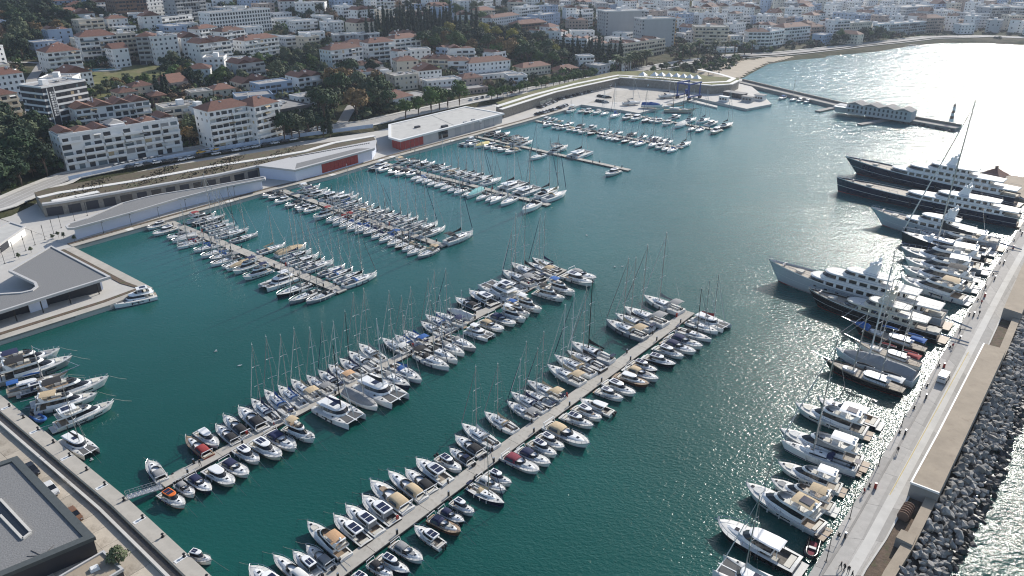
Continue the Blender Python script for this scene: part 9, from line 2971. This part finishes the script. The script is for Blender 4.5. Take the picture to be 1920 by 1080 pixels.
def person_mesh(seed):
    r=random.Random(seed);st=r.uniform(.08,.24)
    V=[(0,0,.98),(0,0,1.2),(0,0,1.42),(0,0,1.53),(.01,0,1.68),(-.0,.1,.95),(st,.1,.5),(st*.6,.1,.06),(st*.6+.16,.11,.03),(0,-.1,.95),(-st*.4,-.1,.5),(-st*1.3,-.1,.06),(-st*1.3+.16,-.11,.03),(0,.19,1.4),(-.06,.25,1.13),(.06,.25,.9),(.1,.24,.8),(0,-.19,1.4),(.08,-.25,1.13),(.16,-.24,.92),(.2,-.23,.83)]
    E=[(0,1),(1,2),(2,3),(3,4),(0,5),(5,6),(6,7),(7,8),(0,9),(9,10),(10,11),(11,12),(2,13),(13,14),(14,15),(15,16),(2,17),(17,18),(18,19),(19,20)]
    R_=[(.14,.15),(.12,.15),(.13,.17),(.055,.055),(.1,.085),(.09,.09),(.065,.065),(.05,.05),(.04,.04),(.09,.09),(.065,.065),(.05,.05),(.04,.04),(.06,.06),(.045,.045),(.037,.037),(.035,.035),(.06,.06),(.045,.045),(.037,.037),(.035,.035)]
    me=bpy.data.meshes.new('person');me.from_pydata(V,E,[]);o=bpy.data.objects.new('tmp',me);col.objects.link(o)
    o.modifiers.new('skin','SKIN');
    for i,s in enumerate(me.skin_vertices[0].data):s.radius=R_[i];s.use_root=(i==0)
    o.modifiers.new('sub','SUBSURF').levels=1
    dg=bpy.context.evaluated_depsgraph_get();m2=bpy.data.meshes.new_from_object(o.evaluated_get(dg));bpy.data.objects.remove(o);m2.name='person';return m2
PM=[person_mesh(i) for i in range(3)]
for i,(x,y,z,c,lab) in enumerate(PEOPLE):
    o=link('person',PM[i%3],'person_'+c);o.location=(x,y,z+.02);o.rotation_euler=(0,0,i*1.1);tag(o,lab,'person','people on the quays')
# ---------------- boats in their berths ----------------
SP=[sail_proto(i,mast_h=(16.5,15.2,17.2,15.8)[i]) for i in range(4)]
MP=[motor_proto(i,'m') for i in range(4)];OP=[motor_proto(i,'o') for i in range(4)]
FP=[fly_proto(i) for i in range(2)]
CS=cat_proto(True);CPW=cat_proto(False);CV=cover_proto();DP=dinghy_proto();GP=gulet_proto();G1=gulet_proto(17.,4.6,((.6,14),))
NAME=dict(s='sailing_yacht',m='motor_cruiser',o='motor_cruiser',f='flybridge_yacht',c='sailing_catamaran',p='power_catamaran',d='inflatable_dinghy',v='covered_boat',g1='ketch',g2='schooner')
CATG=dict(s='sailing yacht',m='motor boat',o='motor boat',f='motor yacht',c='catamaran',p='catamaran',d='dinghy',v='boat',g1='ketch',g2='schooner')
rb=random.Random(2024);idx={}
def place_boat(rk,ty,x,y,h,L,sp,cv,op,lab,grp,z=0.,far=False):
    o=op.split();mm={'canvas':'cv_'+cv,'canvas2':'cv_'+cv,'canvas3':'cv_'+(cv if cv!='w' else rb.choice('wgk')),'spar':'alu','rigwire':'steel','foresail':rb.choice(['cv_w','cv_w','cv_w','cv_g','cv_g','cv_n']),'fender':rb.choice(['rubber','cv_n','rubber','cv_w']),'roof':'gel','platform':rb.choice(['deckw','teak','deckw']),'pad':rb.choice(['cushion','cv_g','cv_w']),'flyfloor':rb.choice(['teak','deckw','teakgrey']),'tubecol':'cv_'+cv}
    skip=set();sz=1.
    mm['cockpit']=rb.choice(['cockpitdark','cockpitdark','teakgrey','teak','deckw'])
    q=rb.random()
    if ty in('s','m','o') and q<.13:mm['hull']=rb.choice(['navyhull','greygel','darkhull'])
    mm['rub_rail']=rb.choice(['rubber','rubber','cv_n','steel'])
    if 'kmast' in o:mm['spar']='black';mm['rigwire']='black'
    elif rb.random()<.2:mm['spar']='whitespar'
    elif rb.random()<.08:mm['spar']='black'
    for k,m_ in(('dark','darkhull'),('khull','blackhull'),('red','redhull'),('wood','woodhull'),('grey','greygel'),('cream','creamgel')):
        if k in o:mm['hull']=m_
    if 'teak' in o or 'wood' in o or 'red' in o:mm['platform']='teak';mm['deck']='teak';
    if 'teak' in o and 'red' not in o:mm['deck']='deckw';mm['pad']='teak'
    if 'orange' in o:mm['roof']='orange';mm['boot_stripe']='orange'
    if 'redboot' in o:mm['boot_stripe']='redboot'
    if 'redstripe' in o:mm['boot_stripe']='redboot'
    if 'solar' not in o:
        if ty=='m' and rb.random()<.3:skip.add('roof_panel')
        if ty in'ofp':skip.add('solar_panel')
    if 'outb' not in o and not(ty in'mo' and L<8 and rb.random()<.5):skip.add('outboard_motor')
    else:skip.add('swim_platform')
    if ty=='s':
        pr=SP[rb.randrange(4)];s=L/12.;b=min(3.85*s*(1.08 if L<10 else 1.),sp*.96);sy=max(b,2.5*s)/3.85
        if 'bim' not in o:
            skip|={'bimini','bimini_frame'}
        if cv=='w' and 'bim' not in o:mm['canvas']='cv_'+rb.choice('wggknb')
        if rb.random()<.6:skip.add('solar_arch')
        sz=s*(rb.uniform(.93,1.1))*(1.2 if 'tall' in o else 1.)
        sc=(s,sy,max(sz,.78))
    elif ty in('m','o'):
        pr=(MP if ty=='m' else OP)[rb.randrange(4)];s=L/10.6;b=min(3.3*s*1.05,sp*.95);sc=(s,max(b,2.3*s)/3.3,max(.82,s*.93))
        if ty=='m' and rb.random()<.45:skip.add('cockpit_enclosure')
        if ty=='m' and cv=='w':mm['canvas']=rb.choice(['cv_g','cv_k','bglass'])
        if ty=='o' and cv in'k' and rb.random()<.3:mm['hull']=mm.get('hull','greygel')
    elif ty=='f':
        pr=FP[rb.randrange(2)];s=L/17.;b=min(4.6*s*1.05,sp*.95);sc=(s,max(b,(4.3 if rk in('qr','ql') else 3.2)*s)/4.6,max(s,.72))
        if cv=='w':mm['bimini']='gel'
    elif ty in('c','p'):
        pr=CS if ty=='c' else CPW;s=L/13.;b=min(7.*s,sp*1.35);sc=(s,max(b,5.2*s)/7.,s*(1.15 if 'tall' in o else 1.))
        if ty=='p':mm['roof']='gel'
    elif ty=='v':
        pr=CV;s=L/11.;b=min(3.5*s,sp*.95);sc=(s,max(b,2.5*s)/3.5,max(s,.85))
        if 'mast' not in o:skip|={'mast','spreader'}
    elif ty=='d':
        pr=DP;s=max(L,2.6)/3.2;sc=(s,s,s)
        if 'runabout' in o:mm.update({'tubecol':'blackhull','greygel':'cv_m'})
        skip.discard('outboard_motor')
    else:
        pr=GP if ty=='g2' else G1;s=L/22. if ty=='g2' else L/17.;sc=(s,s*.95,s*1.05)
        mm['canvas']='cv_'+cv
        if 'tarp' not in o:skip.add('tarpaulin')
        if 'whull' in o:mm['hull']='gel'
    inst(pr,NAME[ty],(x,y,z),h,sc,lab,CATG[ty],grp,mm,skip,far)
for (rk,ty,x,y,h,L,sp,cv,op) in BOATS:
    i=idx.get(rk,0);idx[rk]=i+1
    if ty in NAME:place_boat(rk,ty,x,y,h,L,sp,cv,op,boat_label(rk,ty,i,cv,op),'boats on the '+ROWS[rk].split(',')[0],far=rk in('cl','cu','dl','du','el','eu','yl','fal','fau'))
    elif ty=='sy1':superyacht('superyacht',(x,y,0),h,L+4,9.4,'navyhull','gel',[(.07,.6,3.9,3.6,2.3,1,9),(.14,.44,3.4,5.9,2.1,1,6)],4.0,5.8,'long navy-hulled superyacht with low white decks, nearer of the navy pair',.3,bowrake=1.5)
    elif ty=='sy2':superyacht('superyacht',(x,y,0),h,L+4,9.8,'navyhull','gel',[(.08,.72,4.2,4.2,2.5,1,7),(.14,.62,3.9,6.7,2.4,1,6),(.26,.5,3.3,9.1,2.2,1,4)],4.2,6.8,'tall navy-hulled superyacht with pointed bow and domed mast, farther of the pair',.38,bowrake=6.5)
    elif ty=='ex':superyacht('expedition_yacht',(x,y,0),h,L+1,8.,'shadehull','gel',[(.1,.76,3.4,3.4,2.4,1,4),(.2,.68,3.,5.8,2.3,1,3),(.34,.56,2.3,8.1,1.9,1,2)],3.6,6.2,'long white expedition yacht with high bow and radar mast',.42,bowrake=4.)
    elif ty=='ex2':superyacht('expedition_yacht',(x,y,0),h,L+1,7.4,'shadehull','gel',[(.24,.74,3.2,3.2,2.3,1,4),(.36,.62,2.6,5.5,2.1,1,3)],3.3,5.8,'white high-bowed yacht beside the nearer navy superyacht',.4,bowrake=5.)
    elif ty=='cy':superyacht('classic_yacht',(x,y,0),h,L+1,6.6,'blackhull','creamgel',[(.16,.72,2.7,2.8,2.2,1,3),(.3,.56,2.2,5.0,1.9,1,2)],2.8,4.6,'cream-decked classic motor yacht beside the long expedition yacht',.42,bowrake=3.5)
for k,(x,y,h,ty,cv,lab) in enumerate(YBOATS):
    place_boat('yd',ty,x,y,h,{'s':12,'v':13,'f':15,'m':10,'o':9}[ty],9,cv,'',lab,'boats stored in the boatyard',z=2.3,far=True)
    t=empty('boat_cradle',(x,y,1.4),h);tag(t,'steel cradle under the '+' '.join(lab.split()[:10]),'cradle','boat cradles')
    for q in(-2.5,2.):
        mb=MB();mb.box(q-.1,q+.1,-1.3,1.3,0,.2)
        for sd in(1,-1):mb.tube([(q,sd*1.25,.1),(q,sd*1.1,1.9)],.07,4)
        link('support',mb.mesh('support'),'redboot',t)
x,y,h=TOUR
tb=inst(GP,'tour_boat',(x,y,0),h,(.85,.85,.85),'large wooden tour boat with two masts moored at the slipway','tour boat','boats in the boatyard',{'canvas':'cv_w','canvas3':'cv_t','spar':'woodhull','rigwire':'black','hull':'creamgel'},{'tarpaulin'})
# mooring lines from bows into the water on the near rows
k=0
for (rk,ty,x,y,h,L,sp,cv,op) in BOATS:
    if rk not in('gl','fl','gu','fu','ql') or ty=='d' or 'in' in op.split():continue
    c,s=math.cos(h),math.sin(h);bx,by=x+c*L*.48,y+s*L*.48;zb=1.5 if ty!='f' else 2.1
    mb=MB();mb.tube([(bx,by,zb),(bx+c*1.6,by+s*1.6,zb*.45),(bx+c*3.4,by+s*3.4,-.05)],.028,3)
    i=sum(1 for b in BOATS[:BOATS.index((rk,ty,x,y,h,L,sp,cv,op))] if b[0]==rk)
    o=link('mooring_line',mb.mesh('mooring_line'),'rope');tag(o,f'thin bow line of boat {ORD[i]} along the {ROWS[rk].split(",")[1]} side of the {ROWS[rk].split(",")[0]}' if rk!='ql' else f'thin bow line of boat {ORD[i]} along the bottom left quay','rope','bow lines into the water')
# gulls resting on the water
gp=Proto();mb=MB();mb.loft([[(x_,w_*math.cos(a),.08+w_*.8*math.sin(a)) for a in [2*math.pi*q/7 for q in range(7)]] for x_,w_ in((-.3,.02),(-.15,.1),(.05,.13),(.2,.08),(.26,.06),(.34,.05),(.42,.01))]);gp.add('body',mb,'signwhite')
for sd in(1,-1):gp.add('wing',MB().loft([[(-.3,sd*.05,.2),(.1,sd*.08,.22)],[(-.25,sd*.55,.26),(.02,sd*.5,.26)]],closed=False),'greygel')
for i,(x,y) in enumerate(GULLS):inst(gp,'gull',(x,y,.02),i*2.,(1.,1.,1.),f'white gull on the open water, {ORD[i]} from the left','gull','gulls on the basin')
# ---------------- haze ----------------
hb=MB();hb.box(-1500,2500,-120,2600,-6,128)
hz=link('haze',hb.mesh('haze'),'gel');hz['kind']='stuff';hz['label']='thin bluish haze over the town and bay';hz['category']='haze'
hm=bpy.data.materials.new('haze_air');hm.use_nodes=True;hn=hm.node_tree
for q in list(hn.nodes):
    if q.type!='OUTPUT_MATERIAL':hn.nodes.remove(q)
pv=hn.nodes.new('ShaderNodeVolumePrincipled');pv.inputs['Color'].default_value=(.72,.82,1,1);pv.inputs['Density'].default_value=HAZE;pv.inputs['Anisotropy'].default_value=.35
hn.links.new(pv.outputs[0],[q for q in hn.nodes if q.type=='OUTPUT_MATERIAL'][0].inputs['Volume'])
hz.material_slots[0].material=hm
sc.cycles.volume_max_steps=64
sc.cycles.volume_bounces=0
sc.cycles.max_bounces=6;sc.cycles.glossy_bounces=3;sc.cycles.diffuse_bounces=3;sc.cycles.transmission_bounces=2
sc.cycles.caustics_reflective=False;sc.cycles.caustics_refractive=False
sc.cycles.use_denoising=True
sc.cycles.filter_width=1.15
